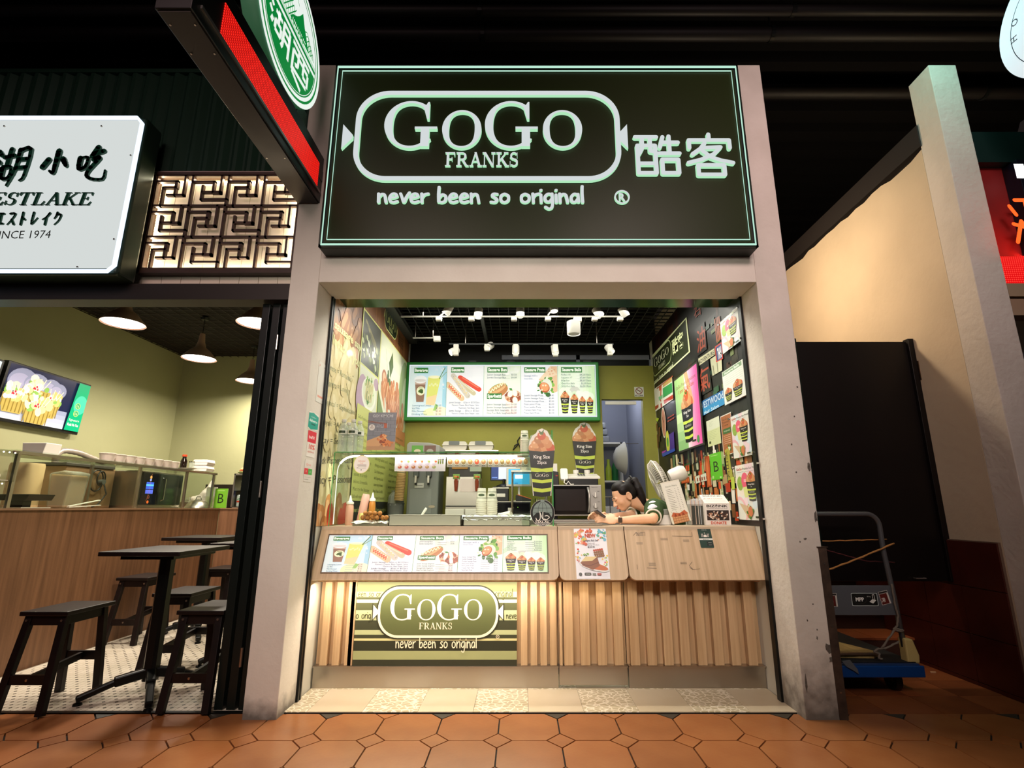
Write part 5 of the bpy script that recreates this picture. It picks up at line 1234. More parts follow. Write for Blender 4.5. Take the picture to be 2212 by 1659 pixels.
# big orange characters and other shop signs
sgn([(1502, 712), (1523, 694), (1529, 754), (1507, 771)], '#17120e'); Wp.ptext('油', (1508, 765), (1526, 750), (1506, 716), '#a8482e', bold=.01, full=True)
Wp.ptext('石', (1501, 690), (1516, 678), (1500, 668), '#8a3a26', full=True)
for k in range(4): sgn([(1544 + k * 3.2, 690 - k * 2), (1546 + k * 3.2, 688 - k * 2), (1552 + k * 3, 738 - k * 2), (1550 + k * 3, 740 - k * 2)], '#b05a34')
sgn([(1510, 775), (1545, 752), (1546, 766), (1512, 790)], '#dcd8b4'); Wp.ptext('ADVENTURE', (1512, 787), (1545, 765), (1511, 779), '#2a2a20', bold=.02)
sgn([(1509, 792), (1532, 776), (1540, 842), (1514, 857)], '#15100e'); Wp.ptext('氣', (1515, 850), (1536, 838), (1512, 800), '#c0523a', bold=.01, full=True)
sgn([(1536, 776), (1560, 760), (1562, 800), (1541, 812)], '#cfd0b0'); sgn([(1541, 790), (1543, 789), (1546, 809), (1544, 810)], '#8a8c6c'); sgn([(1550, 784), (1552, 783), (1554, 804), (1552, 805)], '#8a8c6c')
sgn([(1546, 749), (1561, 739), (1564, 775), (1549, 783)], '#c8402c'); sgn([(1548, 751), (1560, 742), (1562, 773), (1551, 780)], '#28407e'); Wp.ptext('THAI', (1553, 776), (1561, 770), (1551, 754), '#f2f2ee', bold=.04)
sgn([(1512, 870), (1565, 842), (1569, 872), (1515, 901)], '#1f6fb4'); sgn([(1513, 885), (1567, 858), (1569, 872), (1515, 901)], '#2e96d2')
Wp.ptext('WESTWOOd', (1514, 886), (1565, 859), (1513, 873), '#dff0fa', bold=.01); Wp.ptext('Hair Salon', (1523, 896), (1555, 879), (1522.5, 889), '#e6f4fa', bold=.01)
# striped convenience shop sign, with its 7
sgn([(1415, 840), (1453, 813), (1456, 862), (1406, 897), (1407, 885)], '#e8e6d8'); sgn([(1433, 839), (1453, 826), (1454.5, 847), (1434, 860)], '#2f9a50'); sgn([(1434, 828), (1453, 815), (1453, 824), (1433, 837)], '#b99a5c'); sgn([(1435, 865), (1455, 852), (1456, 861), (1436, 873)], '#b83a28'); sgn([(1407, 884), (1424, 873), (1424, 880), (1407, 894)], '#b83a28')
Wp.ptext('7', (1427, 866), (1433, 862), (1425, 838), '#d05a34', bold=.06); sgn([(1424, 858), (1433, 852), (1433, 860), (1425, 866)], '#7ac08a'); sgn([(1428, 872), (1431, 870), (1432, 879), (1429, 881)], '#c03a28')
for u0, v0, u1, v1 in ((1421, 837, 1455, 812),):
    sgn([(1420, 838), (1455, 811), (1455, 813), (1420, 841)], '#a0442a')
# small neon figures: a round lantern sign, red strip text, violet and yellow panel
c = Wp.px(1435, 913); Wp.ell(c[0], c[1], .075, .15, '#e6e0c8'); Wp.ell(c[0], c[1], .065, .135, '#c88468'); Wp.line([(c[0] - .03, c[1] + .06), (c[0], c[1]), (c[0] + .03, c[1] + .07)], .012, '#3a1c14'); Wp.line([(c[0], c[1]), (c[0] - .01, c[1] - .08)], .012, '#3a1c14')
for k in range(3):
    for j in range(2): x0, z0, x1, z1 = wb_(1444 + 5 * k - .3, 905 + 7 * j - 3 * k, 1447.5 + 5 * k, 900 + 7 * j - 3 * k); Wp.rect(x0, z0, x1, z1, '#b8401f')
sgn([(1417, 908), (1420, 902), (1425, 904), (1422, 911)], '#b8d23a')
sgn([(1439, 944), (1457, 932), (1459, 968), (1441, 976)], '#4a2c8a'); c = Wp.px(1444, 955); Wp.ell(c[0], c[1], .06, .11, '#d4d848'); Wp.ell(c[0], c[1], .03, .045, '#4aa03a')
sgn([(1431, 980), (1459, 968), (1460, 974), (1433, 987)], '#2a50b0'); sgn([(1431, 976), (1440, 972), (1440, 975), (1432, 980)], '#b23ab0')
for k in range(8): x = 1418 + rd.uniform(0, 10); y = 915 + rd.uniform(0, 40); sgn([(x, y), (x + 3, y - 2), (x + 4, y + 14), (x + 1, y + 16)], rd.choice(['#5c2818', '#7a3620', '#3a1a10']))
# vertical orange sign bars, green framed sign, white boards
sgn([(1524, 988), (1533, 984), (1539, 1050), (1530, 1053)], '#c8592c'); sgn([(1526, 992), (1530, 990), (1536, 1048), (1532, 1049)], '#e07a44')
sgn([(1480, 1004), (1492, 999), (1493, 1026), (1482, 1029)], '#3c8a3c'); sgn([(1481.5, 1006), (1491, 1002), (1492, 1024), (1483, 1027)], '#241410')
for k in range(2): sgn([(1482.5 + 4.5 * k, 1006 - 1.5 * k), (1486 + 4.5 * k, 1004.5 - 1.5 * k), (1486.5 + 4.5 * k, 1017 - k), (1483 + 4.5 * k, 1018.5 - k)], '#e0602a'); sgn([(1483 + 4.5 * k, 1020 - k), (1486.5 + 4.5 * k, 1018.5 - k), (1487 + 4.5 * k, 1024 - k), (1483.5 + 4.5 * k, 1025.5 - k)], '#e8d8b8')
sgn([(1473, 1037), (1490, 1030), (1491, 1042), (1474, 1045)], '#b8481f')
for k in range(4): sgn([(1475 + 4 * k, 1037 - k), (1478 + 4 * k, 1036 - k), (1478.5 + 4 * k, 1042 - k), (1475.5 + 4 * k, 1043 - k)], '#e07a3a')
sgn([(1503, 1030), (1513, 1026), (1515, 1042), (1505, 1045)], '#dfe6d0'); sgn([(1515, 1026), (1527, 1022), (1529, 1038), (1517, 1041)], '#dfe6d0'); sgn([(1499, 1000), (1512, 996), (1513, 1016), (1501, 1018)], '#2e3020'); sgn([(1505, 1001), (1510, 999), (1511, 1014), (1507, 1015)], '#c9cfae')
for k in range(5): sgn([(1507 + 5 * k, 1033 - k), (1509.5 + 5 * k, 1032 - k), (1510.5 + 5 * k, 1039 - k), (1508 + 5 * k, 1040 - k)], '#a8502e')
sgn([(1568, 972), (1578, 968), (1586, 1034), (1575, 1038)], '#a9a63e'); Wp.ptext('名山家', (1580, 1035), (1573, 974), (1573, 1036), '#1f1f12', full=True)
sgn([(1578, 982), (1588, 978), (1592, 1010), (1582, 1014)], '#26241a'); sgn([(1569, 1045), (1579, 1042), (1581, 1062), (1571, 1064)], '#b8391c'); sgn([(1581, 1032), (1588, 1029), (1590, 1056), (1583, 1058)], '#bcd04a')
Wo = Wp.build('printed_wallpaper', PRG); Wo.parent = wr

# ---- sheets hung on the right wall
def wallsheet(name, label, cat, u0, v0, u1, v1, X, fn, m=PRG, board=None, extra=None):
    """a sheet on the right wall between two pixel corners (lower left, upper right)"""
    P = Print((X, 0, 0), (0, -1, 0), (0, 0, 1), eps=.00005); x0, z0, x1, z1 = P.pbox(u0, v0, u1, v1)
    t = thing(name, label, cat, (X, -x0, z0)); w, h = x1 - x0, z1 - z0
    P2 = Print((X, -x0, z0), (0, -1, 0), (0, 0, 1), eps=.00005); P2.clip = (-.006, -.006, w + .006, h + .006) if name == 'hiring_flyer' else (0, 0, w, h); fn(P2, w, h); o = P2.build('print', m); o.parent = t; o.location = -Vector(t.location)
    if board:
        e, th = board; MB().box(.0005, -w - e, -e, .0005 + th, e, h + e).build('board', ACRYL if th < .006 else mat('poster_frame', '#35362c', .35), t)
    if extra: extra(t, w, h)
    return t
def setmenu(num, price, cup):
    def f(P, w, h):
        P.rect(0, 0, w, h, '#dfe2da'); blot(P, w * .5, h * .55, w * .5, ['#e6cfd6', '#d2e2e8', '#dfe8c8', '#e8e0d2'], 18, 1.2, num, .3); P.ell(w * .08, h * .12, w * .3, w * .3, '#e6b2ba'); P.ell(w * .08, h * .12, w * .24, w * .24, '#dfe2da')
        P.text('GoGo', w * .06, h * .90, h * .045, '#c8503c', w=w * .25, bold=.02); P.text('Franks Set Menu', w * .34, h * .90, h * .04, '#4a4a44', w=w * .6); P.text('Sausage balls, prata and a drink', w * .1, h * .86, h * .018, '#8a8c84', w=w * .7)
        P.ell(w * .18, h * .66, w * .13, w * .13, '#8fb04c'); P.text('Set ' + 'ABC'[num % 3], w * .18, h * .65, h * .028, '#44602a', al='c'); P.ell(w * .40, h * .70, w * .15, w * .15, '#e05a76'); P.text(price, w * .40, h * .683, h * .045, '#fdeff0', al='c', bold=.03)
        P.poly([(w * .3, h * .58), (w * .5, h * .60), (w * .48, h * .40), (w * .34, h * .40)], '#d2dc8c')
        draw_cup(P, w * .66, h * .34, w * .42, h * .48, cup, 'pcs'); P.poly([(w * .08, h * .30), (w * .62, h * .22), (w * .52, h * .05), (w * .40, h * .04)], '#cdb490'); blot(P, w * .52, h * .15, w * .13, LEAF + ['#b86a42'], 18, .9, num + 3, .3); P.ell(w * .54, h * .15, w * .09, w * .09, '#c9784a')
        P.poly(stadium(w * .72, h * .04, w * .90, h * .07, h * .012), '#3a4428')
    return f
def clips(t, w, h):
    for y in (.012, -w - .012):
        for z in (.01, h - .01): MB().cyl((0, y, z), (-.012, y, z), .006, n=12).build('standoff_bolt', CHROME, t)
X_ = 1.380
for k, (args, pr_, cup) in enumerate((((1561, 762, 1596, 672), '$10', 'Perfect'), ((1566, 985, 1622, 893), '$11', 'Supreme'), ((1588, 1122, 1630, 1000), '$12', 'King Size'))):
    pass
wallsheet('set_menu_poster', 'topmost pale set menu poster behind acrylic by the shutter rail', 'poster', 1562, 765, 1594, 662, X_, setmenu(1, '$10', 'Perfect'), board=(.006, .005), extra=clips)
wallsheet('set_menu_poster', 'second pale set menu poster from the top, beside the hair salon sign', 'poster', 1566, 876, 1609, 772, X_, lambda P, w, h: (P.rect(0, 0, w, h, '#e4e9e2'), P.rect(w * .02, h * .86, w * .85, h * .98, '#7fa07c'), P.text('Sausage Balls', w * .1, h * .89, h * .06, '#f2f6f0', bold=.03, w=w * .65), [P.rect(w * .1, h * (.80 - .06 * i), w * .85, h * (.805 - .06 * i), '#a9b4a6') for i in range(5)], draw_cup(P, w * .62, h * .08, w * .40, h * .40, 'King Size', '25pcs'), draw_cup(P, w * .22, h * .08, w * .30, h * .32, 'Ossy', '5pcs')), board=(.006, .005))
wallsheet('set_menu_poster', 'third pale set menu poster, with a pink eleven dollar badge', 'poster', 1586, 991, 1618, 884, X_, setmenu(3, '$11', 'Supreme'), board=(.006, .005), extra=clips)
wallsheet('set_menu_poster', 'lowest pale set menu poster, with a pink twelve dollar badge', 'poster', 1598, 1122, 1637, 997, X_, setmenu(2, '$12', 'King Size'), board=(.006, .005), extra=clips)
def kingposter(P, w, h):
    P.shade(0, 0, w, h, '#8fb878', '#dcd890', 8, False); P.shade(w * .45, 0, w, h, '#f2e6e0', '#d94c96', 8, False); P.poly([(w * .45, h), (w * .60, h), (w * .8, h * .55), (w * .7, h * .5)], '#e8a07a'); P.shade(0, 0, w * .45, h * .5, '#7fb06a', '#cfe0a8', 4)
    P.text('GoGo Franks Signature', w * .05, h * .85, h * .048, '#6a4a34', w=w * .88); P.text('I am King Size', w * .18, h * .77, h * .055, '#a8452c', w=w * .66, bold=.01)
    draw_cup(P, w * .50, h * .08, w * .50, h * .66, 'King Size', '25pcs'); P.ell(w * .86, h * .07, w * .05, w * .05, '#4a8a4a'); P.poly(stadium(w * .62, h * .055, w * .78, h * .08, h * .01), '#2a3a20')
def kpframe(t, w, h):
    MB().box(.004, -w - .02, -.14, .008, .02, h + .03).build('acrylic_back', ACRYL, t)
    for y in (.02, -w - .02): MB().cyl((.010, y, -.10), (-.008, y, -.10), .008, n=12).build('standoff_bolt', CHROME, t)
wallsheet('king_size_poster', 'framed green to pink king size cup poster in the middle of the right wall', 'poster', 1467, 975, 1504, 785, 1.374, kingposter, printmat('backlit_poster', .35, .3), board=(.014, .010), extra=kpframe)
wallsheet('licence_sheet', 'pale green licence sheet above the letter B certificate', 'notice', 1530, 966, 1553, 898, 1.394, lambda P, w, h: (P.rect(0, 0, w, h, '#d3dca6'), P.rect(0, h * .6, w, h, '#dfe6cc'), [P.rect(w * .12, h * (.55 - .06 * i), w * (.8 - .1 * (i % 3)), h * (.555 - .06 * i), '#7e8a5c') for i in range(6)], [P.rect(w * .2, h * (.9 - .05 * i), w * (.55 - .1 * (i % 2)), h * (.905 - .05 * i), '#8a967a') for i in range(4)], P.rect(w * .12, h * .10, w * .26, h * .19, '#4c5a34')))
wallsheet('hygiene_certificate', 'bright green certificate with a black letter B on the right wall', 'certificate', 1537, 1038, 1557, 975, 1.394, lambda P, w, h: (P.rect(0, 0, w, h, '#63c42c'), P.text('B', w * .5, h * .30, h * .40, '#23301a', w=w * .42, al='c'), P.rect(w * .1, h * .90, w * .7, h * .92, '#b8e68c'), P.rect(w * .1, h * .06, w * .25, h * .16, '#b8e68c'), P.rect(w * .75, h * .05, w * .88, h * .10, '#d8f0b8')))
wallsheet('hiring_flyer', 'orange brown join-the-crew flyer in a white sleeve on the right wall', 'flyer', 1564, 983, 1578, 892, 1.392, lambda P, w, h: (P.rect(-.006, -.006, w + .006, h + .006, '#e6e4dc'), P.rect(0, 0, w, h, '#a8663a'), P.text('GoGo', w * .1, h * .88, h * .06, '#3c2210', w=w * .6), P.text('Franks', w * .1, h * .80, h * .06, '#3c2210', w=w * .7), P.text('Crew', w * .1, h * .72, h * .06, '#3c2210', w=w * .6), P.poly(stadium(w * .1, h * .52, w * .9, h * .66, h * .04), '#3c6a34'), P.text('WE ARE HIRING', w * .5, h * .575, h * .035, '#dfe8c8', w=w * .6, al='c'), [P.rect(w * .15, h * (.47 - .05 * i), w * .85, h * (.48 - .05 * i), '#e2c8a8') for i in range(5)], blot(P, w * .5, h * .13, w * .25, LEAF + ['#d9763c'], 14, .8, 4, .3)))

# ---- notices on the left reveal of the opening
def revsheet(name, label, cat, u0, v0, u1, v1, fn, group=None, X=-1.1815):
    P = Print((X, 0, 0), (0, 1, 0), (0, 0, 1), eps=.00005); x0, z0, x1, z1 = P.pbox(u0, v0, u1, v1); w, h = x1 - x0, z1 - z0
    t = thing(name, label, cat, (X, x0, z0)); P2 = Print((0, 0, 0), (0, 1, 0), (0, 0, 1), eps=.00005); P2.clip = (-.006, -.006, w + .006, h + .006) if name == 'hiring_flyer' else (0, 0, w, h); fn(P2, w, h); P2.build('print', PRG, t); MB().box(-.001, 0, 0, -.0002, w, h).build('backing', WHITE, t); return t
revsheet('payment_card', 'white payment card curling at its foot, high on the left reveal', 'notice', 682, 866, 705, 790, lambda P, w, h: (P.rect(0, 0, w, h, '#dcd8ce'), P.rect(w * .15, h * .12, w * .85, h * .17, '#e09a86'), P.poly([(w * .1, h * .86), (w * .2, h * .91), (w * .1, h * .94)], '#d88a78'), P.rect(w * .7, h * .90, w * .9, h * .915, '#8a867c')))
cf = MB(); 
revsheet('delivery_sticker', 'teal arrow shaped delivery sticker on the left reveal', 'sticker', 665, 925, 689, 897, lambda P, w, h: (P.poly([(0, h * .1), (w * .3, 0), (w, h * .12), (w, h * .85), (w * .45, h), (0, h * .92)], '#12a08e'), P.text('deliveroo', w * .5, h * .45, h * .16, '#eef8f4', w=w * .8, al='c', bold=.02), P.text('Available on', w * .5, h * .70, h * .08, '#d8f0ea', w=w * .5, al='c'), P.rect(w * .3, h * .28, w * .7, h * .36, '#0c5c52')))
revsheet('discount_sticker', 'red and white ten percent cashback sticker on the left reveal', 'sticker', 661, 985, 684, 935, lambda P, w, h: (P.rect(0, 0, w, h, '#e4ddd4'), P.rect(0, h * .55, w, h, '#d8283e'), P.text('favePAY', w * .5, h * .70, h * .12, '#f8ecec', w=w * .7, al='c', bold=.02), P.text('10%', w * .58, h * .30, h * .18, '#d84030', w=w * .7, al='c', bold=.03), P.text('cashback', w * .5, h * .16, h * .08, '#d86a58', w=w * .8, al='c')))
revsheet('cashback_sticker', 'lowest sticker on the left reveal, half red half green', 'sticker', 655, 1040, 676, 995, lambda P, w, h: (P.rect(0, 0, w, h, '#ddd6cc'), P.text('fave', w * .5, h * .72, h * .12, '#e0806c', w=w * .6, al='c'), P.rect(0, h * .33, w * .5, h * .6, '#d8323c'), P.rect(w * .5, h * .33, w, h * .6, '#4aa84a'), P.text('10', w * .25, h * .42, h * .09, '#f6e8e6', al='c'), P.text('10', w * .75, h * .42, h * .09, '#e8f6e6', al='c'), P.rect(w * .1, h * .2, w * .9, h * .215, '#a8a298'), P.rect(w * .1, h * .1, w * .6, h * .12, '#8a857c')))
# ================================================================ THINGS ON AND BEHIND THE COUNTER
CT = .8925
CARD = mat('white_card', '#e8e4dc', .7); PAPER = mat('paper_cup', '#e6dfd2', .6); GREYP = mat('grey_plastic', '#8c8f8a', .4); GREYD = mat('grey_dark_plastic', '#4d504c', .45)
FOIL = mat('crumpled_foil', '#d6d2cc', .22, metal=1.0, bump=(45, 1.0)); INK = mat('black_plastic', '#121212', .35)
CREAMP = mat('cream_plastic', '#d9d6c6', .4)
def cups(name, label, loc, n, r=.036, tilt=None, group=None, m=PAPER, band=True, dz=.0125, cols=None):
    """nested upside down paper cups"""
    t = thing(name, label, 'cups', loc, 0, group)
    if tilt: t.rotation_euler = tilt
    for k in range(n):
        z = k * dz
        MB().lathe([(r, z), (r + .0018, z + .002), (r + .0018, z + .006), (r - .001, z + .0065)] + ([(r - .001, z + .013)] if k < n - 1 else [(r - .008, z + .085), (r - .009, z + .088), (r - .012, z + .084)]), (0, 0, 0), 24).build('cup', m, t, auto=50)
    if band:
        zt = (n - 1) * dz
        rr = lambda h: r - .001 - .007 * (h - .0065) / .0785 + .0004
        for h0, h1, mm in ((.020, .024, 'l'), (.030, .052, 'o'), (.060, .064, 'l')):
            if mm == 'l': MB().lathe([(rr(h0), zt + h0), (rr(h1), zt + h1)], (0, 0, 0), 24, capb=False, capt=False).build('printed_ring', mat('cup_green_ink', '#55604a', .6), t)
            else:
                b = MB(); vs = []
                for i in range(9):
                    a = R(-90 - 38 + 76 * i / 8); hh = .009 * math.sqrt(max(.05, 1 - ((i - 4) / 4.3) ** 2)); zc = zt + .041
                    q = rr(.041) + .0004; vs += [(q * math.cos(a), q * math.sin(a), zc - hh), (q * math.cos(a), q * math.sin(a), zc + hh)]
                b.add(vs, [(2 * i, 2 * i + 2, 2 * i + 3, 2 * i + 1) for i in range(8)]); b.build('printed_logo', mat('cup_green_ink', '#55604a', .6), t)
    return t

# ---- glass food display on the left counter section
gc_ = thing('glass_display', 'frameless glass sneeze guard with a bright LED strip on the left counter section', 'display case', (-1.15, 3.24, CT))
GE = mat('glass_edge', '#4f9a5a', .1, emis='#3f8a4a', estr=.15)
W_, H_ = 1.325, .442
MB().box(0, 0, 0, W_, .005, H_).build('front_pane', PANE, gc_)
MB().box(0, 0, H_, W_, .30, H_ + .006).build('top_shelf', PANE, gc_)
MB().box(-.004, 0, 0, 0, .30, H_).build('side_pane', PANE, gc_)
for a in ((0, 0, H_, W_, .006, H_ + .004), (-.005, -.001, 0, -.001, .004, H_)): MB().box(*a).build('glass_edge', GE, gc_)
LEDW = glow('case_led', '#fff4ec', 7.0)
pts = [(.02 + .0, .012, .012), (.02, .012, .33)] + [(.02 + .10 * (1 - math.cos(R(a))), .012, .33 + .09 * math.sin(R(a))) for a in range(15, 91, 15)] + [(1.13, .012, .42)]
MB().tube([p for p in pts[3:]], .006, 8).build('led_strip', LEDW, gc_)
MB().tube(pts[:4], .0028, 6).build('led_tape', glow('led_tape_dim', '#fff2e4', 1.6), gc_)
MB().box(.10, .008, .424, 1.20, .03, .432).build('led_channel', STEEL, gc_)
# printed strips hanging behind the glass
def frontsheet(name, label, cat, u0, v0, u1, v1, Y, fn, m=PRG, parent=None, back=True):
    P = Print((0, Y, 0), (1, 0, 0), (0, 0, 1)); x0, z0, x1, z1 = P.pbox(u0, v0, u1, v1); w, h = x1 - x0, z1 - z0
    t = thing(name, label, cat, (x0, Y, z0)); P2 = Print((0, 0, 0), (1, 0, 0), (0, 0, 1), eps=.00005); P2.clip = (0, 0, w, h); fn(P2, w, h); P2.build('print', m, t)
    if back: MB().box(0, .0003, 0, w, .0018, h).build('backing', mat('sheet_back', '#d0ccc4', .6), t)
    return t
def pics_food(P, w, h):
    P.rect(0, 0, w, h, '#e8dbe4'); P.shade(w * .2, 0, w * .8, h, '#e2c8e0', '#eee6ea', 5); P.rect(0, h * .9, w, h, '#f2eef0')
    for i in range(6):
        x = w * (.06 + .135 * i)
        P.poly([(x, h * .80), (x + w * .09, h * .66), (x + w * .06, h * .52)], '#d9b48c'); P.ell(x + w * .075, h * .60, w * .022, h * .07, ['#b86a42', '#8a9a52', '#c8502e'][i % 3]); P.rect(x, h * .45, x + w * .09, h * .465, '#9a5a9a')
        P.ell(x + w * .04, h * .26, w * .04, h * .10, ['#c8604a', '#d86a6a', '#b8683e', '#a88454', '#c89a6a', '#b8b878'][i]); P.ell(x + w * .03, h * .30, w * .02, h * .05, '#e2b29a'); P.rect(x, h * .40, x + w * .075, h * .41, '#a86aa0')
    for i in range(3): draw_cup(P, w * (.86 + .045 * i), h * .45, w * .04, h * .46, 'K', '25')
def pics_flav(n, title):
    def f(P, w, h):
        P.rect(0, 0, w, h, '#a89c90'); P.rect(0, h * .80, w, h, '#d6ccc0'); P.text(title, w * .5, h * .84, h * .11, '#c8603a', w=w * .7, al='c', bold=.02)
        for i in range(n):
            x = w * (.5 + i) / n; P.ell(x, h * .45, w * .42 / n, h * .30, '#c9c2b8'); P.ell(x, h * .47, w * .36 / n, h * .26, ['#9a6a3e', '#a8683c', '#8a6e3e', '#a07444', '#c04a2e', '#a8724a', '#b07c44'][i]); P.ell(x - w * .06 / n, h * .54, w * .14 / n, h * .08, '#d0a074'); P.rect(x - w * .25 / n, h * .10, x + w * .25 / n, h * .15, '#3c342c')
    return f
frontsheet('picture_menu_strip', 'pink picture strip of wraps and cups hanging under the case light, left one', 'menu', 852, 1018, 963, 983, 3.262, pics_food)
frontsheet('flavour_strip', 'strip of round sausage flavour pictures under the case light, middle one', 'menu', 965, 1009, 1052, 984, 3.262, pics_flav(6, 'Flavours of Sausage'))
frontsheet('flavour_strip', 'strip of round sausage ball pictures under the case light, right end', 'menu', 1053, 1009, 1142, 984, 3.262, pics_flav(7, 'Flavours of Sausage Balls'))
# oval sticker on the glass
P = Print((0, 3.2385, 0), (1, 0, 0), (0, 0, 1)); c = P.px(781, 1003); P.ell(c[0], c[1], .050, .056, '#e6e09a', n=32); P.ell(c[0], c[1], .046, .052, '#efece4', n=32)
P.text('Allergen', c[0], c[1] + .016, .010, '#d8906a', al='c'); P.text('free', c[0], c[1] + .004, .008, '#d8906a', al='c'); P.rect(c[0] - .025, c[1] - .006, c[0] + .03, c[1] - .003, '#6a5a4c'); P.line([(c[0] - .028, c[1] - .022), (c[0] - .01, c[1] - .012), (c[0] + .03, c[1] - .014)], .002, '#8a8a80'); P.rect(c[0] - .028, c[1] - .024, c[0] + .028, c[1] - .022, '#8a8a80'); P.ell(c[0], c[1] - .034, .003, .004, '#4a4a44')
tag(P.build('oval_sticker', PRG), 'white oval sticker with a yellow rim on the sneeze guard glass', 'sticker')
# king size cup cut-out and halal roundel at the right end of the glass
ge = thing('glass_divider', 'upright glass divider panel at the right end of the food display', 'glass panel', (.195, 3.232, CT))
MB().box(-.185, 0, 0, 0, .005, .58).build('front_pane', PANE, ge); MB().box(0, 0, 0, .005, .30, .58).build('side_pane', PANE, ge); MB().box(-.001, -.001, 0, .006, .002, .58).build('glass_edge', GE, ge)
def cutcup(P, w, h):
    out = [(.05, .66), (.0, .72), (.04, .82), (.14, .90), (.30, .95), (.34, .99), (.52, 1.02), (.72, .98), (.82, .90), (.96, .80), (1.0, .70), (.94, .62), (.84, 0), (.16, 0)]
    P.poly([(w * a, h * b) for a, b in out], '#dcd8cc'); draw_cup(P, w * .5, 0, w * .98, h * .97, 'King Size', '25pcs')
P = Print((0, 3.2275, 0), (1, 0, 0), (0, 0, 1)); x0, z0, x1, z1 = P.pbox(1142, 1071, 1198, 928)
t = thing('king_cup_cutout', 'king size cup cut-out sticker on the glass divider beside the menus', 'cut-out', (x0, 3.2295, z0)); P2 = Print((0, 0, 0), (1, 0, 0), (0, 0, 1), eps=.00006); cutcup(P2, x1 - x0, z1 - z0); P2.build('print', PRG, t)
P = Print((0, 3.23, 0), (1, 0, 0), (0, 0, 1)); c = P.px(1172, 1108)
t = thing('halal_roundel', 'black round halal certificate sticker with a globe at the foot of the glass divider', 'sticker', (c[0], 3.2275, c[1])); P = Print((0, 0, 0), (1, 0, 0), (0, 0, 1), eps=.00006); r = .078
P.ell(0, 0, r * .94, r, '#cfccc0', n=40); P.ell(0, 0, r * .92, r * .98, '#14140f', n=40); P.ell(0, .002, r * .76, r * .82, '#7f9088', n=36)
for k in (-.5, 0, .5): P.line([(r * .74 * math.sin(k) * 1.0 * math.cos(R(a)) if k else 0, .002 + r * .8 * math.sin(R(a))) for a in range(-90, 91, 20)], .0018, '#14140f')
for k in (.35, 0.0): P.rect(-r * .72, r * k, r * .72, r * k + .0018, '#14140f')
P.poly([(r * .76 * math.cos(R(a)), .002 + r * .82 * math.sin(R(a))) for a in range(200, 341, 8)] + [(r * .5, -r * .02), (0, r * .10), (-r * .5, -r * .02)], '#14140f')
IV = '#efece0'
for pts in ([(-.040, -.030), (-.034, -.042), (-.018, -.040), (-.014, -.020), (-.017, .008)], [(-.016, .004), (-.002, -.030), (.004, -.038)], [(.002, .006), (.001, -.020), (.006, -.038), (.020, -.040)], [(.014, -.018), (.028, -.016), (.040, -.026), (.022, -.040), (.012, -.034)]): P.line(pts, .0042, IV)
P.rect(-.046, -.062, .046, -.0605, IV); P.rect(-.046, -.0455, .046, -.044, IV); P.text('HALAL', 0, -.058, .0105, IV, w=.084, al='c', bold=.03); P.rect(-.012, r * .80, .012, r * .96, '#7f9088'); P.text('SINGAPORE', 0, -.073, .008, IV, w=.07, al='c', bold=.02)
P.build('print', PRG, t)

# ---- food and trays inside the case (along the front)
tr = thing('foil_tray', 'foil covered tray of fried balls in the left of the display', 'tray', (-.925, 3.34, CT))
MB().box(-.10, -.055, 0, .12, .06, .022).build('tray_body', STEEL, tr, bevel=.003); 
b = MB(); rnd = random.Random(2)
nx, ny = 12, 6; vs = [(-.112 + .24 * i / nx, -.062 + .125 * j / ny, .030 + rnd.uniform(-.004, .004) - (.014 if j in (0,) or i in (0, nx) else 0)) for j in range(ny + 1) for i in range(nx + 1)]
b.add(vs, [(j * (nx + 1) + i, j * (nx + 1) + i + 1, (j + 1) * (nx + 1) + i + 1, (j + 1) * (nx + 1) + i) for j in range(ny) for i in range(nx)]); b.build('foil', FOIL, tr)
FRY = mat('fried_crust', '#c98a4c', .6, noise=('#a8652c', 60, .3, .7), bump=(120, .6))
bm_ = MB().sph((0, 0, 0), (.0155, .0150, .0145), 12, 8); me = bpy.data.meshes.new('fried_ball'); me.from_pydata(bm_.v, [], bm_.f); me.materials.append(FRY); me.polygons.foreach_set('use_smooth', [True] * len(me.polygons))
k = 0
for row, (z, xs_) in enumerate(((.047, (-.055, -.024, .007, .038, .069, .095)), (.073, (-.037, -.009, .022, .053)))):
    for x in xs_:
        o = bpy.data.objects.new('fried_ball', me); COL.objects.link(o); o.location = (-.925 + x, 3.335 + rnd.uniform(-.008, .008), CT + z + .0015); o.rotation_euler = (rnd.random() * 3, rnd.random() * 3, 0)
        tag(o, '%s golden fried ball from the left in the %s row on the foil tray' % (('first', 'second', 'third', 'fourth', 'fifth', 'sixth')[xs_.index(x)], 'bottom' if row == 0 else 'top'), 'food', 'fried balls on the foil tray')
def bottle(label, loc, body, cap, r, h, tilt=0, nozzle=True, cat='bottle'):
    t = thing('squeeze_bottle', label, cat, loc); t.rotation_euler = (0, tilt, 0)
    MB().lathe([(r * .9, 0), (r, .006), (r, h * .86), (r * .95, h * .9), (r * .8, h)], (0, 0, 0), 24).build('bottle_body', body, t, auto=40)
    if nozzle: MB().lathe([(r * .95, h), (r * .95, h + .012), (r * .5, h + .02), (r * .12, h + .055), (r * .08, h + .056)], (0, 0, 0), 20).build('nozzle_cap', cap, t, auto=40)
    return t
bottle('pale pink slanting sauce bottle in the display, leaning right', (-1.03, 3.46, CT + .012), mat('pink_sauce', '#e8b4a8', .35), WHITE, .026, .185, R(9), False)
bottle('amber sauce bottle with a white pointed nozzle in the display', (-.962, 3.47, CT), mat('amber_sauce', '#c8823a', .3), mat('white_cap', '#ece8e0', .4), .021, .150)
bottle('short yellow sauce pot between the pink and amber bottles', (-1.005, 3.40, CT), mat('yellow_sauce', '#d8c878', .35), WHITE, .017, .075, 0, False)
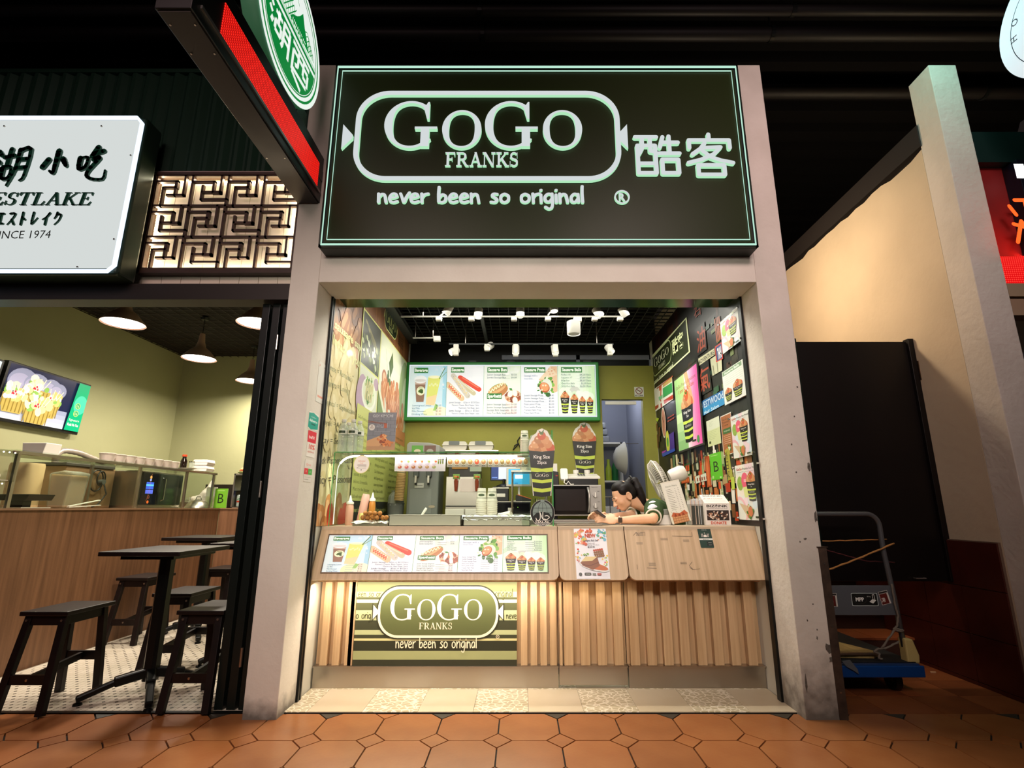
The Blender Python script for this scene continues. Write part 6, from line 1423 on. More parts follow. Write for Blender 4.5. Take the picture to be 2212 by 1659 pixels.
bottle('faint pink squeeze bottle at the far left of the display', (-1.09, 3.42, CT), mat('pale_pink', '#dca690', .4), WHITE, .024, .13, 0, True)
# steel gastronorm boxes
def gn(label, x0, x1, y0, y1, h):
    t = thing('steel_food_box', label, 'food container', ((x0 + x1) / 2, (y0 + y1) / 2, CT)); w, d = (x1 - x0) / 2, (y1 - y0) / 2
    b = MB()
    for a in ((-w, -d, 0, w, -d + .004, h), (-w, d - .004, 0, w, d, h), (-w, -d, 0, -w + .004, d, h), (w - .004, -d, 0, w, d, h), (-w, -d, 0, w, d, .004)): b.box(*a)
    b.build('box_shell', mat('satin_steel', '#d2cac2', .4, metal=.25), t); 
    b = MB()
    for a in ((-w - .004, -d - .004, h, w + .004, -d + .010, h + .004), (-w - .004, d - .010, h, w + .004, d + .004, h + .004), (-w - .004, -d, h, -w + .010, d, h + .004), (w - .010, -d, h, w + .004, d, h + .004)): b.box(*a)
    b.build('rim', mat('satin_steel'), t); return t
g1 = gn('long plain steel food box behind the glass, left of the black gap', -.800, -.360, 3.27, 3.50, .062)
g2 = gn('steel food box covered with foil behind the glass, nearest the divider', -.348, .060, 3.27, 3.50, .052)
b = MB(); nx, ny = 22, 8; rnd = random.Random(6)
vs = [(-.212 + .424 * i / nx, -.122 + .244 * j / ny, .062 + rnd.uniform(-.006, .006) - (.018 + rnd.uniform(0, .01) if j == 0 else 0)) for j in range(ny + 1) for i in range(nx + 1)]
b.add(vs, [(j * (nx + 1) + i, j * (nx + 1) + i + 1, (j + 1) * (nx + 1) + i + 1, (j + 1) * (nx + 1) + i) for j in range(ny) for i in range(nx)]); b.build('foil_cover', FOIL, g2)
ld = thing('serving_spoon', 'white spoon handle sticking out of the long steel food box', 'spoon', (-.66, 3.40, CT + .012))
MB().tube([(0, 0, 0), (.03, .01, .045), (.055, .015, .085), (.06, .016, .095)], [.004, .006, .009, .006], 8).build('handle', WHITE, ld, smooth=True); MB().sph((-.012, -.004, .0), (.022, .015, .006)).build('bowl', WHITE, ld, smooth=True)
cups('paper_cup_stack', 'left stack of white paper cups standing on the counter behind the foil', (atY(1040, 1100, 3.60).x, 3.60, CT), 13)
cups('paper_cup_stack', 'right stack of white paper cups standing on the counter behind the foil', (atY(1062.5, 1100, 3.60).x, 3.60, CT), 13)
cups('tipped_paper_cup', 'single white paper cup lying on its side right of the cup stacks', (atY(1080, 1108, 3.62).x, 3.60, CT + .037), 1, tilt=(R(20), R(72), 0), band=False)
cups('tan_cup_stack', 'leaning stack of tan paper cups beside the grey drinks dispenser', (-1.045, 4.585, .90 + .16), 17, r=.040, tilt=(0, R(3), 0), m=mat('kraft_cup', '#c4a06a', .6), dz=.0135)
# on the case's glass top: water bottles and kimchi poster
GT_ = CT + H_ + .0065
def water(label, x, y):
    t = thing('water_bottle', label, 'bottle', (x, y, GT_), 0, None); r = .030
    prof = [(r * .85, 0), (r, .006)]
    for i in range(6): prof += [(r, .012 + .018 * i), (r * .955, .020 + .018 * i), (r, .026 + .018 * i)]
    prof += [(r, .150), (r * .95, .160), (r * .5, .190), (.0125, .197), (.0125, .205)]
    MB().lathe(prof, (0, 0, 0), 24).build('bottle_body', PETW, t, auto=45)
    MB().lathe([(r + .0004, .118), (r + .0004, .146)], (0, 0, 0), 24, capb=False, capt=False).build('label_band', mat('bottle_label', '#c9ccbf', .5), t)
    b = MB(); vs = []
    for i in range(9):
        a = R(-90 - 40 + 80 * i / 8); hh = .008; q = r + .001; vs += [(q * math.cos(a), q * math.sin(a), .132 - hh), (q * math.cos(a), q * math.sin(a), .132 + hh)]
    b.add(vs, [(2 * i, 2 * i + 2, 2 * i + 3, 2 * i + 1) for i in range(8)]); b.build('logo_print', mat('label_green', '#24351a', .5), t)
    MB().lathe([(.0145, .198), (.0145, .214), (.013, .216)], (0, 0, 0), 18).build('cap', mat('grey_cap', '#b8b8ae', .5), t); return t
for lb_t, u, y in (('front left water bottle with a green logo on the display top', 741, 3.33), ('front middle water bottle with a green logo on the display top', 762, 3.33), ('right water bottle with a green logo on the display top', 776, 3.40), ('rear water bottle half hidden between the front two', 752, 3.46)): water(lb_t, atY(u, 940, y).x, y)
kp = frontsheet('kimchi_poster', 'grey brick poster reading go kimchi propped on the display top', 'poster', 791, 972, 857, 891, 3.36, lambda P, w, h: (
    P.rect(0, 0, w, h, '#73767e'), [P.rect(0, h * (.38 + .10 * i), w, h * (.385 + .10 * i), '#4c4e56') for i in range(6)], [P.rect(w * ((.2 + .3 * j + (.15 if i % 2 else 0)) % 1), h * (.38 + .10 * i), w * ((.2 + .3 * j + (.15 if i % 2 else 0)) % 1) + .002, h * (.48 + .10 * i), '#4c4e56') for i in range(5) for j in range(3)],
    P.text('GO! KIMCHI', w * .52, h * .87, h * .075, '#b9bcc2', w=w * .72, al='c', bold=.015), P.text('고김치', w * .5, h * .60, h * .09, '#a8abb2', al='c'), P.caps(w * .0, h * .77, w * .66, h * .70, h * .014, '#8a4a2c'), P.caps(w * .0, h * .74, w * .66, h * .68, h * .012, '#7a3e24'), P.rect(w * .58, h * .58, w * .68, h * .70, '#a8502e'),
    P.ell(w * .15, h * .60, w * .11, w * .11, '#c9c6c0'), P.text('$6', w * .15, h * .62, h * .035, '#6a4034', al='c', bold=.02), P.text('ONLY', w * .15, h * .57, h * .03, '#6a4034', w=w * .14, al='c', bold=.02), P.rect(w * .25, h * .485, w * .8, h * .49, '#b4b6bc'),
    P.rect(0, 0, w, h * .22, '#a8805c'), P.poly([(0, h * .10), (0, h * .24), (w * .6, h * .42), (w * .72, h * .38), (w * .45, h * .10)], '#c09468'), blot(P, w * .52, h * .30, w * .17, ['#a8562c', '#c8783e', '#8a3e1c', '#d89a62'], 26, .8, 31, .3), blot(P, w * .72, h * .18, w * .2, ['#a8562c', '#c8783e', '#7a3618', '#d89a62'], 26, .6, 32, .26)))
# ---- back work bench and machines
bk = thing('back_bench', 'stainless steel work bench along the back wall', 'bench', (0, 4.97, 0))
MB().box(-1.18, -.40, .86, .80, .32, .90).build('bench_top', STEEL, bk, bevel=.003); MB().box(-1.16, -.34, .25, .78, .30, .28).build('lower_shelf', STEEL, bk)
for x in (-1.14, .76):
    for y in (-.36, .28): MB().cyl((x, y, 0), (x, y, .86), .018, n=12).build('leg', STEEL, bk, auto=40)
BZ = .90
dp = thing('juice_dispenser', 'grey two-tap drinks dispenser on the left of the back bench', 'dispenser', (atY(914, 1050, 4.62).x, 4.60, BZ))
MB().box(-.135, .0, 0, .135, .32, .50).build('cabinet', mat('dispenser_grey', '#7f827c', .4), dp, bevel=.012); MB().prism([(-.145, .46), (.145, .46), (.145, .63), (.05, .655), (-.125, .66), (-.145, .64)], (0, -.05, 0), (1, 0, 0), (0, 0, 1), -.34).build('hood', mat('dispenser_grey_light', '#989b94', .4), dp, bevel=.006)
P = Print((0, 0, 0), (1, 0, 0), (0, 0, 1)); P.rect(-.10, .56, .0, .63, '#5aa03a'); P.rect(.01, .56, .11, .63, '#6a4a3c'); P.ell(-.05, .58, .03, .018, '#d8c8b0'); P.ell(.06, .58, .03, .02, '#a8a49a'); P.rect(-.11, .49, -.005, .535, '#3c3e3a'); P.rect(.005, .49, .11, .535, '#3c3e3a'); P.text('Lemongrass', -.055, .50, .012, '#c8c8c0', al='c'); P.text('Ice Lemon Tea', .058, .50, .012, '#c8c8c0', al='c'); o = P.build('label_panel', PRG, dp); o.location = (0, -.0515, 0)
for x in (-.055, .055): MB().box(x - .022, -.05, .36, x + .022, 0, .44).build('tap', GREYD, dp, bevel=.004); MB().box(x - .008, -.052, .31, x + .008, -.02, .37).build('tap_lever', STEEL, dp); MB().cyl((x, -.03, .29), (x, -.03, .33), .010, n=12).build('spout', INK, dp)
MB().box(-.11, -.003, .05, .08, 0, .26).build('splash_panel', GREYP, dp, bevel=.002); MB().box(-.12, -.10, 0, .12, 0, .03).build('drip_tray', GREYD, dp); P = Print((0, 0, 0), (1, 0, 0), (0, 0, 1)); P.rect(-.07, .27, .01, .31, '#d6d4cc'); P.rect(-.06, .285, -.0, .29, '#77776f'); P.ell(.085, .11, .028, .012, '#b8a890'); P.build('stickers', PRN, dp).location = (0, -.0042, 0)
for k, (u, nm) in enumerate(((982, 'left'), (1016, 'right'))):
    pass
jd = thing('sauce_warmer', 'stainless steel warmer cabinet with two small taps beneath flavour tags', 'warmer', (atY(999, 1080, 4.62).x, 4.60, BZ))
MB().box(-.145, 0, 0, .145, .34, .365).build('cabinet', STEEL, jd, bevel=.004); MB().box(-.13, .02, .365, .14, .33, .52).build('dark_hopper', mat('dark_hopper', '#2f2a24', .4), jd, bevel=.006); MB().box(-.10, .008, .43, .04, .02, .50).build('brown_box', mat('brown_box', '#a87a3c', .6), jd, bevel=.003); MB().box(.06, .008, .41, .16, .02, .50).build('clear_box', mat('clear_box_front', '#a8b09c', .3), jd)
MB().box(-.14, -.004, .11, .14, 0, .118).build('shadow_gap', INK, jd); MB().box(-.14, -.03, 0, .02, 0, .09).build('drawer', WHITE, jd, bevel=.003); MB().box(.03, -.03, 0, .14, 0, .09).build('drawer', WHITE, jd, bevel=.003); MB().box(-.02, -.006, .235, .145, -.001, .345).build('paper_towel', mat('pink_towel', '#e2d2cc', .8), jd)
for x in (-.055, .125):
    MB().box(x - .03, -.016, .345, x + .03, -.006, .385).build('flavour_tag', mat('tag_green', '#7aa04c', .5), jd, bevel=.003); MB().sph((x - .008, -.017, .363), (.014, .003, .010)).build('tag_food', mat('tag_orange', '#d88a3c', .5), jd); MB().sph((x + .014, -.017, .360), (.010, .003, .009)).build('tag_food', mat('tag_red', '#b8401f', .5), jd)
    MB().lathe([(.012, .24), (.016, .28), (.019, .345)], (x, -.018, 0), 16).build('tap_cup', mat('tap_amber', '#8a3c24', .3), jd); MB().box(x - .018, -.03, .33, x + .018, -.002, .345).build('tap_collar', STEEL, jd)
sh_ = thing('wall_shelf', 'thin steel shelf on the back wall holding two lidded tubs', 'shelf', (-.53, 5.10, 1.535)); MB().box(-.32, -.14, -.012, .32, .195, 0).build('shelf_board', STEEL, sh_); 
for x in (-.25, .25): MB().prism([(.19, -.012), (.19, -.13), (.17, -.13), (-.10, -.012)], (x, 0, 0), (0, 1, 0), (0, 0, 1), .006).build('bracket', STEEL, sh_)
for u, nm in ((984, 'left'), (1040, 'right')):
    c = atY(u, 965, 5.06); t = thing('lidded_tub', 'cream lidded storage tub on the wall shelf, %s one' % nm, 'tub', (c.x, 5.08, 1.536))
    MB().prism(stadium(-.115, 0, .115, .085, .025, 4), (0, -.09, 0), (1, 0, 0), (0, 0, 1), -.18).build('tub_body', CREAMP, t, auto=40); MB().box(-.122, -.10, .045, .122, .10, .055).build('lid_rim', CREAMP, t, bevel=.004); MB().box(-.055, -.102, .050, .045, -.088, .088).build('latch', mat('latch_grey', '#6f7672', .4), t, bevel=.003)
tb = thing('grey_bin', 'grey plastic tub lined with a bag at the left end of the back bench', 'bin', (-1.095, 4.70, BZ)); MB().lathe([(.065, 0), (.072, .13), (.076, .14)], (0, 0, 0), 24, capt=False).build('tub', GREYP, tb, auto=40); MB().lathe([(.074, .12), (.066, .20), (.040, .235), (.05, .25)], (.0, 0, 0), 9, capt=False).build('bag_liner', mat('bag_liner', '#a8aba6', .3), tb)
# till: cash drawer, printer, monitor, tablet, card terminal
dr = thing('cash_drawer', 'black cash drawer on the back bench below the till printer', 'cash drawer', (atY(1105, 1088, 4.62).x, 4.60, BZ)); MB().box(-.165, 0, .055, .165, .36, .155).build('drawer_case', INK, dr, bevel=.004); MB().box(-.165, -.004, .148, .165, .36, .156).build('top_trim', STEEL, dr); MB().box(-.168, -.01, 0, .168, .36, .055).build('drawer_front', GREYD, dr, bevel=.003); MB().box(-.155, -.004, .065, .155, 0, .14).build('front_panel', mat('glossy_black', '#15151a', .1), dr); MB().cyl((.012, -.008, .10), (.012, -.004, .10), .008, n=14).build('lock', STEEL, dr); MB().box(-.03, -.006, .075, 0, -.004, .10).build('tag', WHITE, dr); MB().cyl((.055, -.006, .105), (.055, -.004, .105), .003, n=8).build('power_light', glow('led_green', '#b8ff4a', 2.5), dr)
pt = thing('receipt_printer', 'black receipt printer with a paper slip on the cash drawer', 'printer', (dr.location.x - .095, 4.65, BZ + .1565)); MB().box(-.07, 0, 0, .07, .18, .125).build('printer_body', INK, pt, bevel=.006); MB().box(-.072, -.003, .108, .072, .18, .118).build('cover_seam', STEEL, pt); MB().box(-.035, -.012, .035, .04, .0, .065).build('receipt_roll', WHITE, pt, bevel=.004)
mn = thing('till_monitor', 'black till monitor with a blue screen above the receipt printer', 'monitor', (dr.location.x - .075, 4.86, BZ + .1565)); MB().lathe([(.07, .125), (.068, .14), (.03, .155), (.012, .16), (.012, .20)], (0, -.02, 0), 28).build('stand', INK, mn, auto=40); MB().box(-.125, -.005, .185, .125, .02, .33).build('screen_case', INK, mn, bevel=.004)
P = Print((0, 0, 0), (1, 0, 0), (0, 0, 1)); P.rect(-.115, .195, .115, .32, '#2a3c78'); P.rect(-.05, .20, .11, .315, '#c9cdf0'); P.rect(.03, .24, .07, .27, '#8fa0d8'); P.rect(-.11, .21, -.06, .22, '#6a86d0'); P.build('screen', SCR, mn).location = (0, -.006, 0)
tbm = thing('tablet_stand', 'white tablet with a light blue screen on a slim pole', 'tablet', (atY(1121, 1060, 4.70).x, 4.76, BZ + .1565)); MB().cyl((0, .02, 0), (0, .02, .15), .010, n=14).build('pole', WHITE, tbm, auto=40); MB().box(-.115, 0, .13, .115, .012, .30).build('tablet_case', WHITE, tbm, bevel=.006); MB().lathe([(.05, 0), (.05, .006), (.012, .012)], (0, .02, 0), 24).build('foot', WHITE, tbm)
P = Print((0, 0, 0), (1, 0, 0), (0, 0, 1)); P.rect(-.095, .15, .095, .285, '#3d9fd2'); P.rect(-.035, .20, .035, .235, '#dff0f8'); P.rect(-.04, .155, -.01, .162, '#1f6aa8'); P.build('screen', SCR, tbm).location = (0, -.001, 0)
ct = thing('card_terminal', 'small black card reader with an orange rim on the cash drawer', 'card reader', (dr.location.x + .095, 4.64, BZ + .1565)); MB().prism([(-.06, 0), (.075, 0), (.075, .018), (-.04, .055), (-.06, .05)], (0, 0, 0), (1, 0, 0), (0, 0, 1), -.07).build('reader_body', INK, ct, bevel=.003); MB().bar((-.045, -.003, .056), (.075, -.003, .020), .004, .006).build('orange_rim', mat('orange_plastic', '#d86a2a', .4), ct)
kt = thing('knife_rack', 'dark utensil holder with pens beside the cash drawer', 'holder', (dr.location.x + .22, 4.62, BZ)); MB().box(-.035, 0, 0, .035, .08, .12).build('holder_cup', INK, kt, bevel=.003)
for i in range(5): MB().cyl((-.02 + .01 * i, .04, .02), (-.028 + .014 * i, .03, .17 + .01 * (i % 2)), .0035, n=8).build('pen', [STEEL, INK, WHITE][i % 3], kt)
# paper cups & clear boxes standing on the divider top
cs = cups('tall_cup_stack', 'tall white cup stack behind the divider glass, above the menu strips', (atY(1133, 940, 4.49).x, 4.49, 1.30), 26, r=.038, dz=.0105)
ps = thing('pie_box_stack', 'stack of clear boxes with buns left of the king size cut-out', 'food boxes', (atY(1160, 960, 4.39).x, 4.39, 1.30))
for k in range(4): MB().lathe([(.085 - .006 * k, .075 * k), (.09 - .006 * k, .075 * k + .02), (.07 - .006 * k, .075 * k + .072), (.03, .075 * k + .0745)], (0, 0, 0), 14).build('clear_box', PETW, ps); MB().sph((0, 0, .075 * k + .032), (.052 - .004 * k, .05, .026)).build('bun', mat('bun', '#c89a62', .6), ps, smooth=True)
rk = thing('middle_rack', 'narrow steel rack in front of the till holding cups and boxes', 'rack', (atY(1143, 1000, 4.40).x, 4.42, 0)); 
for x in (-.14, .14):
    for y in (-.12, .12): MB().cyl((x, y, 0), (x, y, 1.29), .007, n=8).build('leg', STEEL, rk)
MB().box(-.15, -.13, 1.285, .15, .13, 1.298).build('rack_shelf', STEEL, rk)
# wall lamp of twisted black wire (small goose-neck ornament) on the back wall
go = thing('wall_ornament', 'black outline ornament shaped like a bent arm on the back wall', 'ornament', (0, 5.285, 0)); pts = [atY(u, v, 5.285) for u, v in ((1124, 943), (1118, 952), (1119, 960), (1108, 972), (1112, 962), (1120, 958), (1124, 968))]; MB().tube([(p.x, 0, p.z) for p in pts], .006, 8).build('wire', INK, go)
# king size cut-out on the back wall
P = Print((0, 5.292, 0), (1, 0, 0), (0, 0, 1)); x0, z0, x1, z1 = P.pbox(1238, 1036, 1287, 914); t = thing('king_cup_cutout', 'king size cup cut-out hanging on the lime back wall', 'cut-out', (x0, 5.290, z0)); P2 = Print((0, 0, 0), (1, 0, 0), (0, 0, 1), eps=.00008); cutcup(P2, x1 - x0, z1 - z0); P2.build('print', PRG, t); MB().box((x1 - x0) * .2, .001, .01, (x1 - x0) * .8, .006, (z1 - z0) * .9).build('foam_back', WHITE, t)
# microwave with phone on top
mw = thing('microwave', 'silver microwave oven with a dark window on the back bench', 'microwave', (atY(1247, 1090, 4.85).x, 4.85, BZ + .03)); 
MB().box(-.225, 0, 0, .225, .34, .275).build('oven_case', mat('silver_paint', '#a8a49e', .35, metal=.6), mw, bevel=.006); MB().box(-.222, -.014, .012, .115, -.001, .268).build('door', mat('mw_black', '#0d0b0b', .15), mw, bevel=.004); MB().box(-.20, -.016, .045, .075, -.0145, .235).build('window', mat('mw_window', '#1d1513', .25), mw); MB().tube([(.098, -.02, .03), (.106, -.045, .10), (.106, -.045, .19), (.098, -.02, .25)], .010, 8).build('handle', mat('silver_paint'), mw, smooth=True)
for z in (.09, .185): MB().cyl((.165, -.018, z), (.165, 0, z), .022, n=20).build('dial', mat('silver_paint'), mw, auto=40); MB().box(.161, -.024, z - .022, .169, -.018, z + .022).build('dial_grip', WHITE, mw)
P = Print((0, 0, 0), (1, 0, 0), (0, 0, 1)); P.text('Panasonic', .13, .25, .009, '#3c3c3c', w=.06); P.rect(.185, .215, .205, .22, '#555550'); P.rect(.185, .12, .205, .125, '#555550'); P.build('maker_name', PRN, mw).location = (0, -.0012, 0)
for x in (-.19, .19): MB().cyl((x, .05, -.03), (x, .05, 0), .015, n=10).build('foot', INK, mw); MB().cyl((x, .30, -.03), (x, .30, 0), .015, n=10).build('foot', INK, mw)
fx = thing('fax_phone', 'white fax telephone with a corded handset on the microwave', 'telephone', (mw.location.x + .045, 4.90, BZ + .306)); MB().box(-.14, 0, 0, .16, .2, .06).build('base_body', INK, fx, bevel=.006); MB().prism([(0, .055), (.22, .10), (.22, .115), (0, .075)], (-.15, 0, 0), (0, 1, 0), (0, 0, 1), .33).build('key_deck', WHITE, fx, bevel=.004)
MB().prism(stadium(-.035, -.015, .035, .10, .014, 4), (-.155, -.015, .065), (1, 0, 0), (0, .45, .9), -.03).build('handset', WHITE, fx, bevel=.004)
for i in range(3):
    for j in range(4): MB().box(-.02 + .025 * i, .03 + .028 * j, .088 + .0057 * j, -.005 + .025 * i, .045 + .028 * j, .094 + .0057 * j).build('key', GREYD, fx)
MB().tube([(-.15, -.02, .06), (-.16, -.03, .02), (-.14, -.04, .005), (-.12, -.03, .03), (-.10, -.03, .004), (-.07, -.02, .006)], .005, 8).build('cord', WHITE, fx, smooth=True)
for k, (dx, nm) in enumerate(((-.02, 'left'), (.09, 'right'))):
    t = thing('pill_bottle', 'small white screw-top bottle behind the fax telephone, %s one' % nm, 'bottle', (fx.location.x + dx, 5.14, BZ + .3062)); MB().lathe([(.026, 0), (.027, .005), (.027, .11), (.024, .12)], (0, 0, 0), 20).build('bottle_body', WHITE, t, auto=40); MB().lathe([(.028, .12), (.028, .15), (.026, .152)], (0, 0, 0), 20).build('cap', CARD, t, auto=40); MB().lathe([(.0275, .03), (.0275, .09)], (0, 0, 0), 20, capb=False, capt=False).build('label_band', mat('label_grey', '#a8a8a0', .6), t)
bp = thing('label_printer', 'small black label printer left of the fax telephone', 'printer', (mw.location.x - .19, 4.90, BZ + .306)); MB().prism([(-.035, 0), (.033, 0), (.028, .12), (-.03, .13)], (0, 0, 0), (1, 0, 0), (0, 0, 1), -.14).build('printer_body', INK, bp, bevel=.006); MB().box(-.025, .05, .125, .02, .09, .20).build('paper', WHITE, bp); MB().box(.0, -.002, .08, .02, 0, .09).build('badge', mat('badge_red', '#a81f24', .4), bp)
# ---- store room seen through the doorway
s1 = thing('store_shelf', 'white wall shelf unit in the back store room', 'shelf', (.98, 6.5, 1.30)); 
for z in (0, .46): MB().box(-.30, -.15, z, .26, .18, z + .02).build('shelf_board', WHITE, s1)
MB().box(.24, -.15, 0, .26, .18, .48).build('side_board', WHITE, s1); MB().box(-.30, -.15, 0, -.28, .18, .48).build('side_board', WHITE, s1)
c = atY(1316, 1000, 6.45)
for nm, u, col, h, lab in (('soap_bottle', 1314, '#9aae2c', .24, 'yellow green soap bottle on the store room shelf'), ('drink_bottle', 1328, '#1f6a34', .28, 'dark green bottle on the store room shelf')):
    p = atY(u, 1000, 6.46); t = thing(nm, lab, 'bottle', (p.x, 6.46, 1.3205)); MB().lathe([(.035, 0), (.038, .01), (.038, h * .6), (.018, h * .82), (.018, h)], (0, 0, 0), 20).build('bottle_body', mat(nm + '_green', col, .3), t, auto=40); MB().lathe([(.020, h), (.020, h + .02)], (0, 0, 0), 16).build('cap', mat(nm + '_cap', col, .5), t)
for k in range(3): t = thing('sheet_pack', ('lowest', 'middle', 'topmost')[k] + ' grey plastic wrapped pack stacked on the store room shelf', 'pack', (1.0, 6.48, 1.7805 + .085 * k)); MB().box(-.24, -.12, 0, .10 - .02 * k, .12, .08).build('pack_body', mat('pack_grey', '#8c9094', .3, bump=(25, .8)), t, bevel=.02, seg=3)
bw = thing('hanging_bowl', 'large cream bowl hanging on the store room side wall', 'bowl', (atY(1345, 990, 6.0).x + .02, 6.0, atY(1345, 990, 6.0).z)); MB().lathe([(.06, .0), (.12, .03), (.17, .10), (.185, .115), (.19, .12)], (-.12, 0, 0), 32, (1, 0, 0), capt=False).build('bowl_shell', CREAMP, bw, auto=60); MB().cyl((0, 0, .17), (.17, 0, .17), .005, n=8).build('hook', STEEL, bw)
sk = thing('store_sink', 'low steel sink with hanging ladles in the back store room', 'sink', (1.0, 6.3, 0)); MB().box(-.3, -.2, .78, .33, .3, .82).build('worktop', STEEL, sk, bevel=.004); MB().box(-.2, .1, .82, .25, .3, 1.02).build('basin', WHITE, sk, bevel=.02); MB().box(-.3, -.2, 0, -.28, .3, .78).build('side_panel', STEEL, sk); MB().box(.31, -.2, 0, .33, .3, .78).build('side_panel', STEEL, sk)
MB().cyl((-.25, -.22, 1.12), (.33, -.22, 1.12), .006, n=8).build('rail', STEEL, sk); 
for i in range(5): MB().cyl((-.2 + .11 * i, -.225, .90), (-.2 + .11 * i, -.225, 1.12), .005, n=8).build('ladle_handle', INK if i % 2 else STEEL, sk); MB().sph((-.2 + .11 * i, -.225, .87), (.035, .015, .035)).build('ladle_bowl', mat('ladle_red', '#7a1f34', .4) if i == 1 else STEEL, sk, smooth=True)
cl = point('store_lamp', (1.0, 6.0, 2.3), 9, (.88, .90, 1.0), .1)
# door header lamp bar and no smoking notice
MB().box(.88, 5.285, 2.04, 1.20, 5.30, 2.075).build('trim_9', WHITE)['kind'] = 'structure'
def nosmoke(P, w, h):
    P.rect(0, 0, w, h, '#dcdcd0'); P.ell(w * .5, h * .60, w * .38, w * .38, '#7a2e22'); P.ell(w * .5, h * .60, w * .30, w * .30, '#dcdcd0'); P.rect(w * .28, h * .57, w * .72, h * .62, '#33322c'); P.polys(stroke_polys([(w * .28, h * .78), (w * .72, h * .42)], w * .07), '#7a2e22'); P.text('BY LAW', w * .5, h * .06, h * .13, '#33322c', w=w * .85, al='c', bold=.04)
frontsheet('no_smoking_notice', 'small square no smoking notice above the store room doorway', 'notice', 1371, 857, 1390, 836, 5.296, nosmoke)

# ---- fan on the right, behind the counter
fn_ = thing('desk_fan', 'white pedestal fan with a wire cage behind the right counter, facing left', 'fan', (atY(1440, 1060, 3.95).x, 3.95, 0))
WF = mat('fan_white', '#dad6cc', .3)
hz = atY(1430, 1035, 3.95); fx0 = fn_.location.x
MB().lathe([(.17, 0), (.17, .015), (.05, .03), (.018, .05)], (0, 0, 0), 32).build('base', WF, fn_, auto=40); MB().cyl((0, 0, .04), (0, 0, hz.z - .08), .013, n=14).build('pole', WF, fn_, auto=40)
ax = Vector((-.93, .10, -.36)).normalized(); e1 = ax.cross(Vector((0, 0, 1))).normalized(); e2 = e1.cross(ax); hc = Vector((0, 0, hz.z))
MB().lathe([(.045, 0), (.055, .02), (.058, .10), (.045, .125)], hc - ax * .03, 28, -ax).build('motor_housing', WF, fn_, auto=40)
MB().box(-.022, -.022, hz.z - .10, .022, .022, hz.z - .03).build('tilt_neck', WF, fn_, bevel=.006)
cc = hc + ax * .05; RF = .165
def cage(sgnn, nm):
    b = MB()
    for i in range(60):
        a = 2 * math.pi * i / 60; d = e1 * math.cos(a) + e2 * math.sin(a)
        b.tube([cc + ax * sgnn * .045 + d * .03, cc + ax * sgnn * .045 + d * .10, cc + ax * sgnn * .03 + d * .15, cc + d * RF], .0015, 4)
    for rr_, h in ((.06, .045), (.11, .043)): b.tube([cc + ax * sgnn * h + (e1 * math.cos(2 * math.pi * i / 40) + e2 * math.sin(2 * math.pi * i / 40)) * rr_ for i in range(40)], .0015, 5, closed=True)
    b.build(nm, WF, fn_)
cage(1, 'front_cage'); cage(-1, 'rear_cage')
MB().tube([cc + (e1 * math.cos(2 * math.pi * i / 48) + e2 * math.sin(2 * math.pi * i / 48)) * RF for i in range(48)], .005, 8, closed=True).build('cage_rim', WF, fn_, smooth=True)
MB().lathe([(.035, 0), (.035, .006)], cc + ax * .045, 24, ax).build('cage_badge', WF, fn_)
for k in range(3):
    a0 = 2 * math.pi * k / 3; b = MB(); vs = []
    for i in range(7):
        for j, rr_ in enumerate((.02, .08, .14)):
            a = a0 + (i / 6) * 1.3 * (.5 + rr_ * 3); vs.append(cc + (e1 * math.cos(a) + e2 * math.sin(a)) * rr_ + ax * (.02 - .035 * i / 6))
    b.add(vs, [(i * 3 + j, (i + 1) * 3 + j, (i + 1) * 3 + j + 1, i * 3 + j + 1) for i in range(6) for j in range(2)]); b.build('blade', mat('fan_blade', '#b8b8b0', .3), fn_, smooth=True)

# ---- right counter things
def tilted(name, label, cat, u, Y, w, h, lean, rz, fn, m=PRG, z=CT):
    c = atY(u, 1138, Y); t = thing(name, label, cat, (c.x, Y, z + .001)); t.rotation_euler = (lean, 0, rz)
    P = Print((-w / 2, -.001, 0), (1, 0, 0), (0, 0, 1), eps=.00005); fn(P, w, h); P.build('print', m, t); MB().box(-w / 2 - .004, 0, 0, w / 2 + .004, .004, h + .004).build('acrylic_back', ACRYL, t); MB().box(-w / 2 - .004, -.03, 0, w / 2 + .004, .03, .003).build('foot', ACRYL, t); return t
def cardfn(P, w, h):
    P.rect(0, 0, w, h, '#d9d8c6'); P.rect(w * .05, h * .24, w * .95, h * .97, '#dfdfd2'); P.text('Snacks Menu', w * .5, h * .86, h * .04, '#5c6a48', w=w * .6, al='c')
    for i in range(13): P.rect(w * .18, h * (.80 - .04 * i), w * (.42 + .06 * (i % 3)), h * (.808 - .04 * i), '#77796a'); P.rect(w * .62, h * (.80 - .04 * i), w * .68, h * (.808 - .04 * i), '#77796a'); P.rect(w * .78, h * (.80 - .04 * i), w * .84, h * (.808 - .04 * i), '#77796a')
    P.rect(w * .1, 0, w * .9, h * .18, '#a8744a'); P.poly([(w * .05, h * .18), (w * .2, h * .27), (w * .5, h * .22), (w * .8, h * .28), (w * .95, h * .18)], '#b8603a'); 
    for i in range(6):
        for j in range(3): P.rect(w * (.14 + .125 * i), h * (.02 + .055 * j), w * (.24 + .125 * i), h * (.055 + .055 * j), '#c89466')
    for i in range(3): P.poly([(w * (.2 + .2 * i), h * .16), (w * (.28 + .2 * i), h * .24), (w * (.36 + .2 * i), h * .16)], '#8a3c1f'); P.line([(w * (.1 + .25 * i), h * .30), (w * (.16 + .25 * i), h * .24)], w * .012, '#8a9a5a')
tilted('snack_menu_card', 'upright snacks menu card in acrylic with a printed basket, on the right counter', 'menu', 1474, 3.42, .13, .27, R(-8), R(6), cardfn, z=CT + .014).rotation_euler[1] = R(-11)
